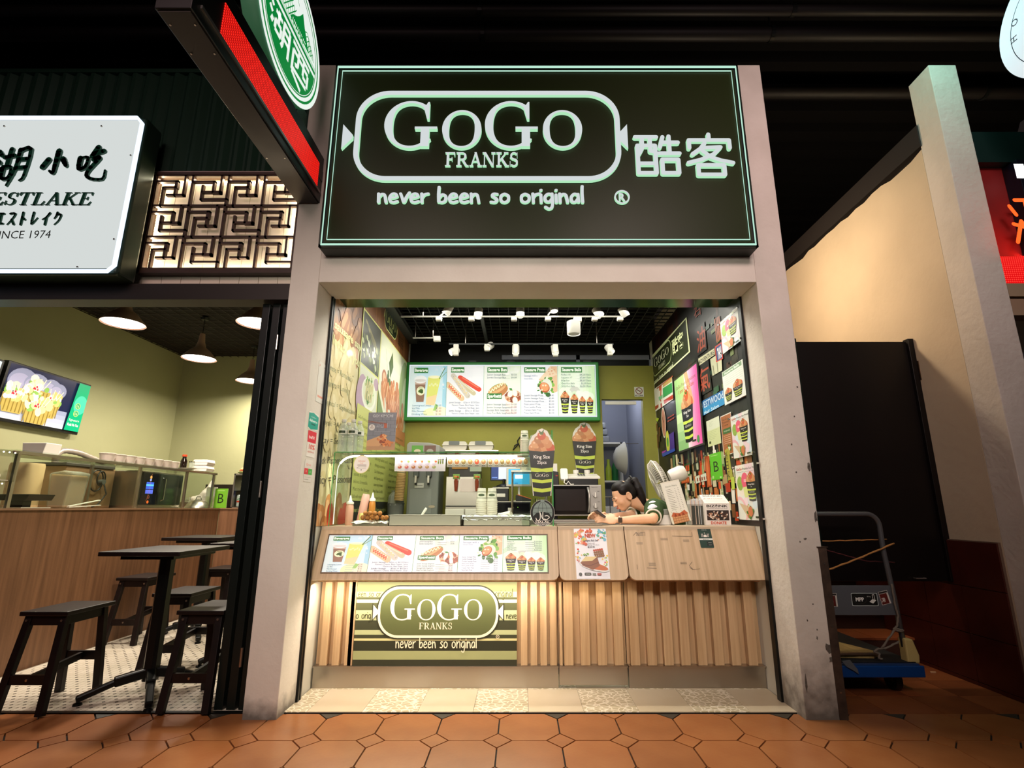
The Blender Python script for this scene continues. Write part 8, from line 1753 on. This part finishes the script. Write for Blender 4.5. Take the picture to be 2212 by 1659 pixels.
t = thing('white_plate', 'small white plate under the last tubs on the glass shelf', 'plate', (-3.25, 5.12, SZ - .0)); MB().lathe([(.05, 0), (.085, .012), (.088, .014), (.06, .006)], (0, 0, 0), 28).build('plate_dish', WHITE, t, auto=60)
for k, (dx, dz_) in enumerate(((0, 0), (0, .062))):
    t = thing('foam_box_stack', ('lower' if k == 0 else 'upper') + ' white foam meal box stacked on the case shelf near the post', 'box', (-3.28, 5.44, SZ + dz_)); MB().prism([(-.07, 0), (.07, 0), (.078, .03), (.07, .058), (-.07, .058), (-.078, .03)], (0, -.07, 0), (1, 0, 0), (0, 0, 1), -.14).build('box_shell', mat('foam', '#e6dcd4', .7), t, bevel=.006); MB().box(-.079, -.072, .028, .079, .072, .032).build('lid_seam', WHITE, t)
# return counter things
t = thing('chrome_bread_bun', 'large sliced bun filled with lettuce on a steel ledge beside the frame', 'bun', (-2.93, 5.76, 1.36)); MB().sph((0, 0, .045), (.13, .09, .04), 24, 12).build('bun_top', mat('bun_top', '#d9a878', .5), t, smooth=True); MB().lathe([(.125, .02), (.13, .03), (.12, .042)], (0, 0, 0), 24).build('filling', mat('bun_fill', '#8a3c1c', .5), t); MB().lathe([(.13, .004), (.145, .014), (.12, .02)], (0, 0, 0), 13).build('lettuce', mat('lettuce', '#a8c07a', .6), t); MB().lathe([(.10, 0), (.10, .004)], (0, 0, 0), 24).build('plate', WHITE, t)
t = thing('drinks_fridge', 'small glass counter fridge with cans beside the dark door frame', 'fridge', (-2.90, 5.66, .998))
for a in ((-.17, 0, 0, .17, .22, .012), (-.17, 0, .345, .17, .22, .36), (-.17, 0, 0, -.155, .22, .36), (.155, 0, 0, .17, .22, .36), (-.155, .21, 0, .155, .22, .36)): MB().box(*a).build('case_frame', STEEL, t)
MB().box(-.155, 0, .012, .155, .004, .345).build('glass_door', PANE, t); MB().box(-.155, .01, .18, .155, .21, .186).build('wire_shelf', STEEL, t)
for i, (c, lab) in enumerate((('#d8d8e0', 'pale striped drink can, first in the counter fridge'), ('#2a4aa8', 'blue drink can in the middle of the counter fridge'), ('#c81f4a', 'crimson drink can, right one in the counter fridge'))):
    t2 = thing('drink_can', lab, 'can', (-3.01 + .073 * i, 5.72, 1.0105)); MB().lathe([(.024, 0), (.031, .008), (.031, .115), (.026, .125)], (0, 0, 0), 20).build('can_body', mat('can_' + c[1:], c, .25, metal=.4), t2, auto=40); MB().lathe([(.027, .125), (.027, .128)], (0, 0, 0), 20).build('can_lid', CHROME, t2)
    P = Print((-3.01 + .073 * i - t2.location.x, -.0312, .055), (1, 0, 0), (0, 0, 1)); P.ell(0, 0, .018, .010, '#f0f0f0' if i else '#c83a2a'); P.caps(-.01, .02, .01, .03, .006, '#f0f0f0' if i else '#2a8a4a'); P.build('can_print', PRG, t2)
t = thing('hygiene_card', 'green card with a black letter B standing on the restaurant return counter', 'certificate', (atY(476, 1080, 5.62).x, 5.62, .998)); P = Print((-.065, 0, 0), (1, 0, 0), (0, 0, 1)); P.rect(0, 0, .135, .20, '#6fae2c'); P.text('B', .0675, .05, .10, '#1f2a14', w=.06, al='c'); P.rect(.02, .175, .10, .18, '#b8dc8c'); P.build('print', PRG, t); MB().box(-.065, .001, 0, .07, .004, .20).build('card_back', CARD, t)
t = thing('licence_card', 'pale green licence card beside the letter B card', 'notice', (atY(455, 1085, 5.63).x, 5.63, .998)); P = Print((-.06, 0, 0), (1, 0, 0), (0, 0, 1)); P.rect(0, 0, .115, .215, '#d8dcb8'); P.rect(0, .12, .115, .215, '#e6e6dc'); [P.rect(.02, .10 - .012 * i, .09, .103 - .012 * i, '#8a9470') for i in range(4)]; P.rect(.015, .03, .035, .055, '#6a7040'); P.build('print', PRG, t); MB().box(-.06, .001, 0, .055, .004, .215).build('card_back', CARD, t)
t = thing('white_carrier_bag', 'knotted white plastic carrier bag behind the licence card', 'bag', (atY(437, 1070, 5.80).x, 5.84, .998)); bg = MB(); bg.limb([(0, 0, .068), (.03, 0, .14), (.055, 0, .22), (.06, 0, .29)], [.085, .07, .035, .012], 14); bg.limb([(-.06, 0, .08), (-.11, -.01, .10)], [.06, .03], 12); remesh(bg.build('bag_body', mat('white_bag', '#ddd2c8', .4, bump=(40, .8)), t), .012, 2)
t = thing('wok_lid', 'large domed steel wok lid on the counter inside the case', 'lid', (-3.38, 5.60, RZ)); MB().lathe([(.125, 0), (.12, .012), (.09, .055), (.03, .085), (.0, .09)], (0, 0, 0), 32, capt=False).build('lid_dome', STEEL, t, auto=60); MB().tube([(-.03, 0, .085), (-.02, 0, .115), (.02, 0, .115), (.03, 0, .085)], .005, 8).build('lid_handle', CHROME, t, smooth=True)
t = thing('small_pot', 'small steel pot with a loop handle beside the carrier bag', 'pot', (atY(405, 1095, 5.72).x, 5.72, .998)); MB().lathe([(.07, 0), (.085, .02), (.085, .06), (.03, .085)], (0, 0, 0), 28).build('pot_body', STEEL, t, auto=50); MB().tube([(-.02, 0, .083), (-.015, 0, .11), (.015, 0, .11), (.02, 0, .083)], .004, 8).build('loop_handle', CHROME, t)
# dark back panel over the return counter & dark door
struct(MB().box(-3.6, 6.06, .99, -2.4, 6.10, 1.26).build('trim_10', mat('dark_splashback', '#1d1612', .3))); struct(MB().box(-3.04, 6.02, .99, -2.2, 6.10, 2.10).build('door_1', mat('dark_door', '#15181a', .4)))
# pendants
def pendant(label, x, y, z, n):
    t = thing('pendant_lamp', label, 'lamp', (x, y, z)); MB().lathe([(.148, 0), (.143, .012), (.09, .075), (.045, .115), (.03, .17), (.022, .25)], (0, 0, 0), 40, capb=False).build('lamp_shade', mat('rose_shade', '#b99a8a', .4), t, auto=60); MB().lathe([(.135, .006), (.135, .008)], (0, 0, 0), 40).build('glowing_disc', glow('pendant_glow', '#fff4e2', 9), t); MB().cyl((0, 0, .25), (0, 0, 2.785 - z), .003, n=6).build('cord', INK, t); MB().lathe([(.03, 2.765 - z), (.04, 2.785 - z)], (0, 0, 0), 20).build('ceiling_rose', BLACKM, t)
    l = area('pendant_light', (x, y, z - .004), (x, y, 0), .25, .25, 26, (1, .87, .72), 170); l.data.shape = 'DISK'
pendant('nearest pendant lamp, over the left of the restaurant counter', -3.05, 3.78, 2.375, 0); pendant('pendant lamp partly hidden by the black folding door', -2.02, 3.78, 2.375, 1); pendant('middle pendant lamp of the row above the counter', -3.05, 4.75, 2.375, 2); pendant('furthest pendant lamp, hanging on a visible cord at the back', -3.02, 5.65, 2.375, 3)
for k, (u, v, Y) in enumerate(((447, 655, 3.9), (553, 724, 4.8))): c = atY(u, v, Y); t = thing('smoke_detector', ('nearer', 'farther')[k] + ' small pale smoke detector on the restaurant ceiling', 'detector', (c.x, c.y, 2.72)); MB().lathe([(.025, 0), (.045, .03), (.045, .065)], (0, 0, 0), 20).build('detector_body', CREAMP, t, auto=40); MB().lathe([(.012, -.015), (.012, 0)], (0, 0, 0), 12).build('sensor', GREYP, t)
# televisions on the left wall
def tv(label, y0, y1, z0, z1, dz, fn):
    t = thing('wall_television', label, 'television', (-4.06, y0, z0)); t.rotation_euler = (R(-1.0), R(4), 0); w, h = y1 - y0, z1 - z0
    MB().box(-.02, 0, 0, .025, w, h).build('tv_case', INK, t, bevel=.004); P = Print((.0256, .02, .025), (0, 1, 0), (0, 0, 1), eps=.00008); P.clip = (0, 0, w - .04, h - .04); fn(P, w - .04, h - .04); P.build('screen', printmat('tv_screen', .38, .2), t); MB().box(-.035, w * .4, h * .3, -.02, w * .6, h * .7).build('wall_mount', INK, t)
def tart(P, w, h):
    P.rect(0, 0, w, h, '#1e2346'); P.shade(0, 0, w * .8, h * .35, '#c9cfe0', '#8f98b8', 4); 
    for x, r in ((.18, .17), (.34, .15), (.52, .13), (.62, .10)): P.ell(w * x, h * .72, w * r, h * r * 1.5, '#8f94b4'); P.ell(w * x - w * .03, h * .70, w * r * .7, h * r, '#a9a8c8')
    for x, y, r in ((.56, .38, .14), (.36, .52, .17), (.14, .34, .17), (.42, .20, .18)):
        P.poly([(w * (x - r), h * (y + .12)), (w * (x + r), h * (y + .12)), (w * (x + r * .6), h * (y - .22)), (w * (x - r * .6), h * (y - .22))], '#b8a458')
        for i in range(7): P.rect(w * (x - r * .8 + .25 * r * i), h * (y - .2), w * (x - r * .8 + .25 * r * i + .012), h * (y + .1), '#8a7434')
        blot(P, w * x, h * (y + .16), w * r * .8, ['#efe2c0', '#e6d29a', '#f6efdc', '#8ab85a', '#d8c078'], 26, .7, int(x * 100), .3)
        for i in range(5): P.polys(stroke_polys([(w * (x - .06 + .03 * i), h * (y + .15)), (w * (x - .10 + .055 * i), h * (y + .34))], w * .010), '#f0e8d0')
        blot(P, w * (x - .02), h * (y + .14), w * .03, ['#d8304a', '#e85a5a'], 4, .8, 3, .5)
    P.poly([(w * .80, 0), (w, 0), (w, h), (w * .84, h)], '#10a878'); P.ell(w * .93, h * .55, w * .09, h * .2, '#4ac8a8'); 
    for y in (.52, .36): P.ell(w * .90, h * y, w * .035, w * .035, '#b8dc6a'); P.ell(w * .90, h * y, w * .028, w * .028, '#2aa070'); P.text('16', w * .90, h * y - .012, .024, '#e6f6a8', al='c')
    P.text('Signature', w * .90, h * .20, .020, '#d8f6e8', w=w * .14, al='c'); P.text('Kueh Pie Tee', w * .90, h * .10, .022, '#f2fff8', w=w * .15, al='c', bold=.03)
tv('wall television showing filled pastry cups with a teal side band', 3.915, 4.72, 1.66, 2.13, 0, tart)
tv('television at the far left edge showing a pale price list', 3.08, 3.885, 1.66, 2.13, 0, lambda P, w, h: (P.shade(0, 0, w, h, '#7fc8d0', '#d8ecf6', 6), P.text('3.00', w * .98, h * .80, .05, '#22303a', al='r'), P.text('3.50', w * .98, h * .62, .05, '#22303a', al='r'), P.text('DO', w * .98, h * .90, .03, '#22303a', al='r')))
# black folding doors beside the left pillar
fd = thing('folding_door', 'black folding door stack beside the left pillar', 'door', (-1.36, 2.94, .006))
for k in range(3):
    x = -.045 - .062 * k
    for a in ((x - .022, 0, 0, x + .022, .035, 2.19), (x - .022, .205, 0, x + .022, .24, 2.19), (x - .022, .035, 0, x + .022, .205, .08), (x - .022, .035, 2.11, x + .022, .205, 2.19)): MB().box(*a).build('door_frame', mat('door_green_black', '#0e1512', .35), fd, bevel=.002)
    MB().box(x - .003, .035, .08, x + .003, .205, 2.11).build('door_panel', mat('dark_glass', '#080a0a', .08), fd)
for z in (.2, 1.05, 1.9): MB().cyl((-.078, -.006, z), (-.078, -.006, z + .09), .007, n=10).build('hinge', STEEL, fd)
# ---- tables and stools
def table(label, x0, y0, w, d, first=None, rot=0):
    t = thing('cafe_table', label, 'table', (x0 + w / 2, y0 + d / 2, .004), rot)
    MB().box(-w / 2, -d / 2, .742, w / 2, d / 2, .766).build('tabletop', DW, t, bevel=.004); MB().box(-w / 2 + .09, -d / 2 + .05, .722, w / 2 - .06, d / 2 - .05, .742).build('support_plate', BLACKM, t)
    MB().prism([(-.034, -.02), (-.02, -.034), (.02, -.034), (.034, -.02), (.034, .02), (.02, .034), (-.02, .034), (-.034, .02)], (0, 0, .07), (1, 0, 0), (0, 1, 0), .655).build('post', BLACKM, t)
    for k, a in enumerate((R(215), R(-55), R(35), R(125))):
        d_ = Vector((math.cos(a), math.sin(a), 0)); f = MB(); f.bar(Vector((0, 0, .115)), d_ * .16 + Vector((0, 0, .085)), .045, .05); f.bar(d_ * .15 + Vector((0, 0, .085)), d_ * .31 + Vector((0, 0, .028)), .038, .032); f.build('foot_arm', BLACKM, t, bevel=.008); MB().lathe([(.022, 0), (.020, .01), (.008, .014), (.008, .026)], tuple(d_ * .30), 14).build('glide', BLACKM, t)
    return t
T1 = table('nearest dark cafe table on a four-armed metal foot, left restaurant', -2.27, 2.93, .44, .50)
T2 = table('farthest dark cafe table by the counter, behind the nearest one', -2.85, 4.30, .48, .45)
T3 = table('dark cafe table on the right, its top cut off by the folding door', -2.07, 3.62, .50, .46)
def stool(label, x, y, w=.25, d=.335, z=0.0):
    t = thing('wooden_stool', label, 'stool', (x, y, .005)); h = .470
    b = MB().prism([(0, -d / 2), (w, -d / 2), (w, d / 2), (0, d / 2)], (0, 0, h - .022), (1, 0, 0), (0, 1, 0), .022); b.build('seat', DW, t, bevel=.004)
    tops = ((.035, -d / 2 + .035, .018, -d / 2 - .045), (w - .035, -d / 2 + .035, w - .005, -d / 2 - .045), (.035, d / 2 - .045, .03, d / 2 - .02), (w - .035, d / 2 - .045, w - .01, d / 2 - .02))
    for (ax_, ay, bx_, by) in tops: MB().bar((ax_, ay, h - .022), (bx_, by, 0), .036, .030, up=(0, 1, 0)).build('leg', DW, t, bevel=.002)
    def lerp(i, z): a = tops[i]; k = (h - .022 - z) / (h - .022); return Vector((a[0] + (a[2] - a[0]) * k, a[1] + (a[3] - a[1]) * k, z))
    for i, j, z_, s in ((0, 1, .425, .05), (2, 3, .425, .05), (0, 2, .425, .05), (1, 3, .425, .05), (0, 1, .155, .045), (2, 3, .19, .045)): MB().bar(lerp(i, z_), lerp(j, z_), .018, s).build('apron' if z_ > .4 else 'rung', DW, t, bevel=.001)
    MB().bar(lerp(0, .155).lerp(lerp(1, .155), .5), lerp(2, .19).lerp(lerp(3, .19), .5), .018, .035).build('stretcher', DW, t)
    for i in (0, 1):
        p = lerp(i, .425); MB().cyl((p.x, p.y - .018, p.z), (p.x, p.y - .022, p.z), .006, n=10).build('bolt', STEEL, t)
    p = (lerp(0, .155) + lerp(1, .155)) / 2; MB().cyl((p.x, p.y - .009, p.z), (p.x, p.y - .013, p.z), .006, n=10).build('bolt', STEEL, t)
    return t
S1 = stool('front left wooden stool standing alone beside the brown counter', -2.60, 3.07)
for lab, x, y in (('front right wooden stool beside the folding door, a label on its leg', -1.805, 3.10), ('wooden stool tucked behind the nearest cafe table post', -2.32, 3.66), ('wooden stool near the counter, in front of the farthest table', -3.12, 4.42), ('rearmost wooden stool by the counter return', -2.80, 5.02)):
    dup(S1, (x, y, .005), lab, group='wooden stools in the left restaurant')
S1['group'] = 'wooden stools in the left restaurant'
# ================================================================ THE HAND TRUCK IN THE ALLEY
tk_ = thing('platform_trolley', 'blue platform hand truck with a grey tube handle and frayed rope in the alley', 'trolley', (1.88, 3.16, 0))
BLU = mat('blue_deck_paint', '#0a2a58', .35); TUBE = mat('grey_tube', '#77787a', .3, metal=.7); YEL = mat('yellow_plastic', '#b8a468', .5)
MB().box(-.28, -.02, .115, .325, .74, .165).build('deck', BLU, tk_, bevel=.014, seg=3); MB().box(-.27, .0, .165, .31, .73, .170).build('deck_mat', mat('deck_black', '#101216', .7), tk_)
MB().box(-.28, -.035, .10, .33, -.02, .158).build('bumper', mat('blue_bumper', '#083a78', .3), tk_, bevel=.005)
hx0, hx1, ht = -.22, .245, .965
pts = [(hx0 - .02, .03, .22), (hx0, .03, ht - .10)] + [(hx0 + .07 * (1 - math.cos(R(a))), .03, ht - .07 + .07 * math.sin(R(a))) for a in range(15, 91, 15)] + [(hx1 - .07 + .07 * math.sin(R(a)), .03, ht - .07 + .07 * math.cos(R(a))) for a in range(0, 91, 15)] + [(hx1, .03, ht - .2), (hx1 + .02, .03, .5), (hx1 + .035, .03, .24)]
MB().tube(pts, .0145, 12).build('handle_tube', TUBE, tk_, smooth=True)
MB().box(hx0, .022, .405, hx1 + .015, .030, .565).build('handle_plate', mat('plate_grey', '#6a6d72', .4, metal=.5), tk_, bevel=.003)
for x in (hx0 - .02, hx1 + .045): MB().prism([(-.022, .16), (.045, .16), (.050, .20), (.024, .285), (-.022, .29)], (x, .0, 0), (1, 0, 0), (0, 0, 1), -.06).build('handle_socket', YEL, tk_, bevel=.008)
P = Print((0, .0215, 0), (1, 0, 0), (0, 0, 1), eps=.00008); P.poly(stadium(.015, .455, .165, .525, .006), '#b8c4c0'); P.poly(stadium(.018, .458, .162, .522, .005), '#101210'); P.ell(.062, .49, .040, .024, '#3c3a34'); P.ell(.062, .49, .038, .022, '#101210'); P.text('MPP', .062, .481, .020, '#e2e2dc', al='c', bold=.04); P.text('300 kg', .115, .503, .006, '#b8b8b0', al='c'); P.poly([(.115, .478), (.135, .492), (.155, .486), (.135, .468)], '#d8d8d0'); P.line([(.138, .49), (.136, .515), (.146, .516), (.148, .49)], .003, '#d8d8d0', sm=False)
def stk(x, z, r):
    c, s = math.cos(R(r)), math.sin(R(r)); q = lambda a, b: (x + a * c - b * s, z + a * s + b * c)
    P.poly([q(-.027, -.036), q(.027, -.036), q(.027, .036), q(-.027, .036)], '#c8c2b8'); P.poly([q(-.025, -.034), q(.018, -.034), q(.018, .022), q(-.025, .022)], '#5a1c16'); P.poly([q(-.025, .024), q(.025, .024), q(.025, .034), q(-.025, .034)], '#2a2624'); P.text('港', x - .006, z - .022, .018, '#e0dcd2', al='c', rot=r)
stk(-.095, .488, 0); stk(.205, .50, 12); P.build('plate_labels', PRN, tk_)['kind'] = 'stuff'
for x in (-.19, .235):
    for y in (.10, .62): MB().cyl((x - .018, y, .055), (x + .018, y, .055), .055, n=20).build('wheel', INK, tk_, auto=40); MB().box(x - .028, y - .03, .05, x + .028, y + .03, .115).build('caster_fork', mat('caster_rust', '#3c241a', .6), tk_)
cbd = thing('plywood_sheet', 'yellowish plywood sheet lying on the trolley deck', 'board', (1.80, 3.55, .1715)); MB().prism([(-.18, -.30), (.20, -.33), (.26, -.28), (.05, .26), (-.18, .32)], (0, 0, 0), (1, 0, 0), (0, 1, 0), .022).build('sheet', mat('plywood', '#a8905a', .6, noise=('#8d7444', (30, 3, 3), .3, .7)), cbd)
cb2 = MB().box(-.20, -.345, .0225, .22, -.325, .030); cb2.build('metal_edge', STEEL, cbd)
def rope(name, label, pts, r, m):
    t = thing(name, label, 'rope', pts[0]); o = Vector(pts[0]); q = [Vector(p) - o for p in pts]; fine = []
    for a, b in zip(q, q[1:]): fine += [a.lerp(b, i / 6) for i in range(6)]
    fine.append(q[-1]); MB().tube([p + Vector((.0015 * math.sin(i * 2.2), 0, .0015 * math.cos(i * 2.2))) for i, p in enumerate(fine)], [r * (1 + .25 * (i % 2)) for i in range(len(fine))], 8).build('strand', m, t, smooth=True); return t
OR = mat('orange_rope', '#a8743c', .8); GR = mat('grey_rope', '#6d6256', .9)
Yp = 3.168
def tp_(u, v, Y=Yp): p = atY(u, v, Y); return (p.x, p.y, p.z)
rope('orange_rope', 'thin orange rope sagging across the top of the trolley handle', [tp_(1777, 1169, 3.22), tp_(1850, 1167, 3.22), tp_(1915, 1165, 3.22)], .003, OR)
rope('orange_rope', 'orange rope slanting down from the trolley handle corner', [tp_(1789, 1231), tp_(1850, 1208), tp_(1931, 1174)], .0045, OR)
rope('frayed_rope', 'frayed grey rope knotted around the trolley upright', [tp_(1926, 1262), tp_(1934, 1310), tp_(1940, 1330), tp_(1938, 1352), tp_(1930, 1360), tp_(1945, 1364), tp_(1952, 1362), tp_(1934, 1358), tp_(1905, 1400)], .005, GR)
rope('frayed_rope', 'frayed grey rope looping down over the trolley deck edge', [tp_(1942, 1386), tp_(1915, 1400), tp_(1895, 1402), tp_(1888, 1408), tp_(1900, 1412), tp_(1898, 1422), tp_(1906, 1424)], .005, GR)
rope('maroon_cord', 'thin maroon cord hanging slack behind the trolley handle', [tp_(1784, 1188, 3.26), tp_(1820, 1198, 3.26), tp_(1870, 1212, 3.26), tp_(1932, 1215, 3.26)], .003, mat('maroon', '#4a1a1c', .8))
rg2 = thing('grey_rag', 'torn grey rag hanging over the blue deck edge', 'rag', tp_(1832, 1432, 3.118)); MB().prism([(-.035, .01), (.01, .015), (.045, -.03), (.048, -.055), (.02, -.035), (-.01, -.02)], (0, 0, 0), (1, 0, 0), (0, 0, 1), .004).build('cloth', mat('rag', '#55565a', .9), rg2)
lf_ = thing('litter_scrap', 'small pale scrap of litter on the alley floor by the tiled wall', 'litter', (atZ(2015, 1453, .002).x, atZ(2015, 1453, .002).y, .002)); MB().prism([(-.02, -.008), (.015, -.01), (.022, .004), (-.01, .010)], (0, 0, 0), (1, 0, 0), (0, 1, 0), .006).build('scrap', mat('scrap', '#c8a078', .6), lf_)
# ================================================================ SUB-PARTS: small fittings belong to the part that carries them
CARRIER = {'tap_lever': 'tap', 'spout': 'tap', 'dial_grip': 'dial', 'handle': 'door', 'window': 'door', 'lens': 'lamp_barrel', 'key': 'key_deck', 'door_handle': 'oven_door', 'display': 'control_panel',
           'glide': 'foot_arm', 'screen': ('tv_case', 'screen_case', 'tablet_case', 'phone_body'), 'cap': 'bottle_body', 'nozzle_cap': 'bottle_body', 'label_band': 'bottle_body', 'logo_print': 'bottle_body',
           'lid': 'tub_body', 'latch': 'lid_rim', 'plate_labels': 'handle_plate', 'watch_face': 'watch_strap', 'sleeve_badge': 'tshirt', 'sleeve_hem': 'tshirt', 'collar': 'tshirt', 'hair_tie': 'ponytail',
           'lid_handle': 'lid_dome', 'loop_handle': 'pot_body', 'glowing_disc': 'lamp_shade', 'bolt': 'leg', 'can_print': 'can_body', 'wheel': 'caster_fork', 'cage_badge': 'front_cage', 'orange_rim': 'reader_body',
           'lock': 'drawer_front', 'power_light': 'front_panel', 'bag_liner': 'tub', 'clamp': 'pipe_run', 'standoff_bolt': 'board', 'foil_cover': 'box_shell', 'tag_food': 'flavour_tag', 'printed_ring': None}
base = lambda o: o.name.split('.')[0]
for t in [o for o in COL.objects if o.type == 'EMPTY' and o.parent is None]:
    ks = list(t.children); n = {}
    for c in ks:
        w_ = CARRIER.get(base(c))
        if not w_: continue
        w_ = (w_,) if isinstance(w_, str) else w_; hosts = [k for k in ks if base(k) in w_]
        if hosts:
            i = n.get(base(c), 0); n[base(c)] = i + 1; c.parent = hosts[i % len(hosts)]
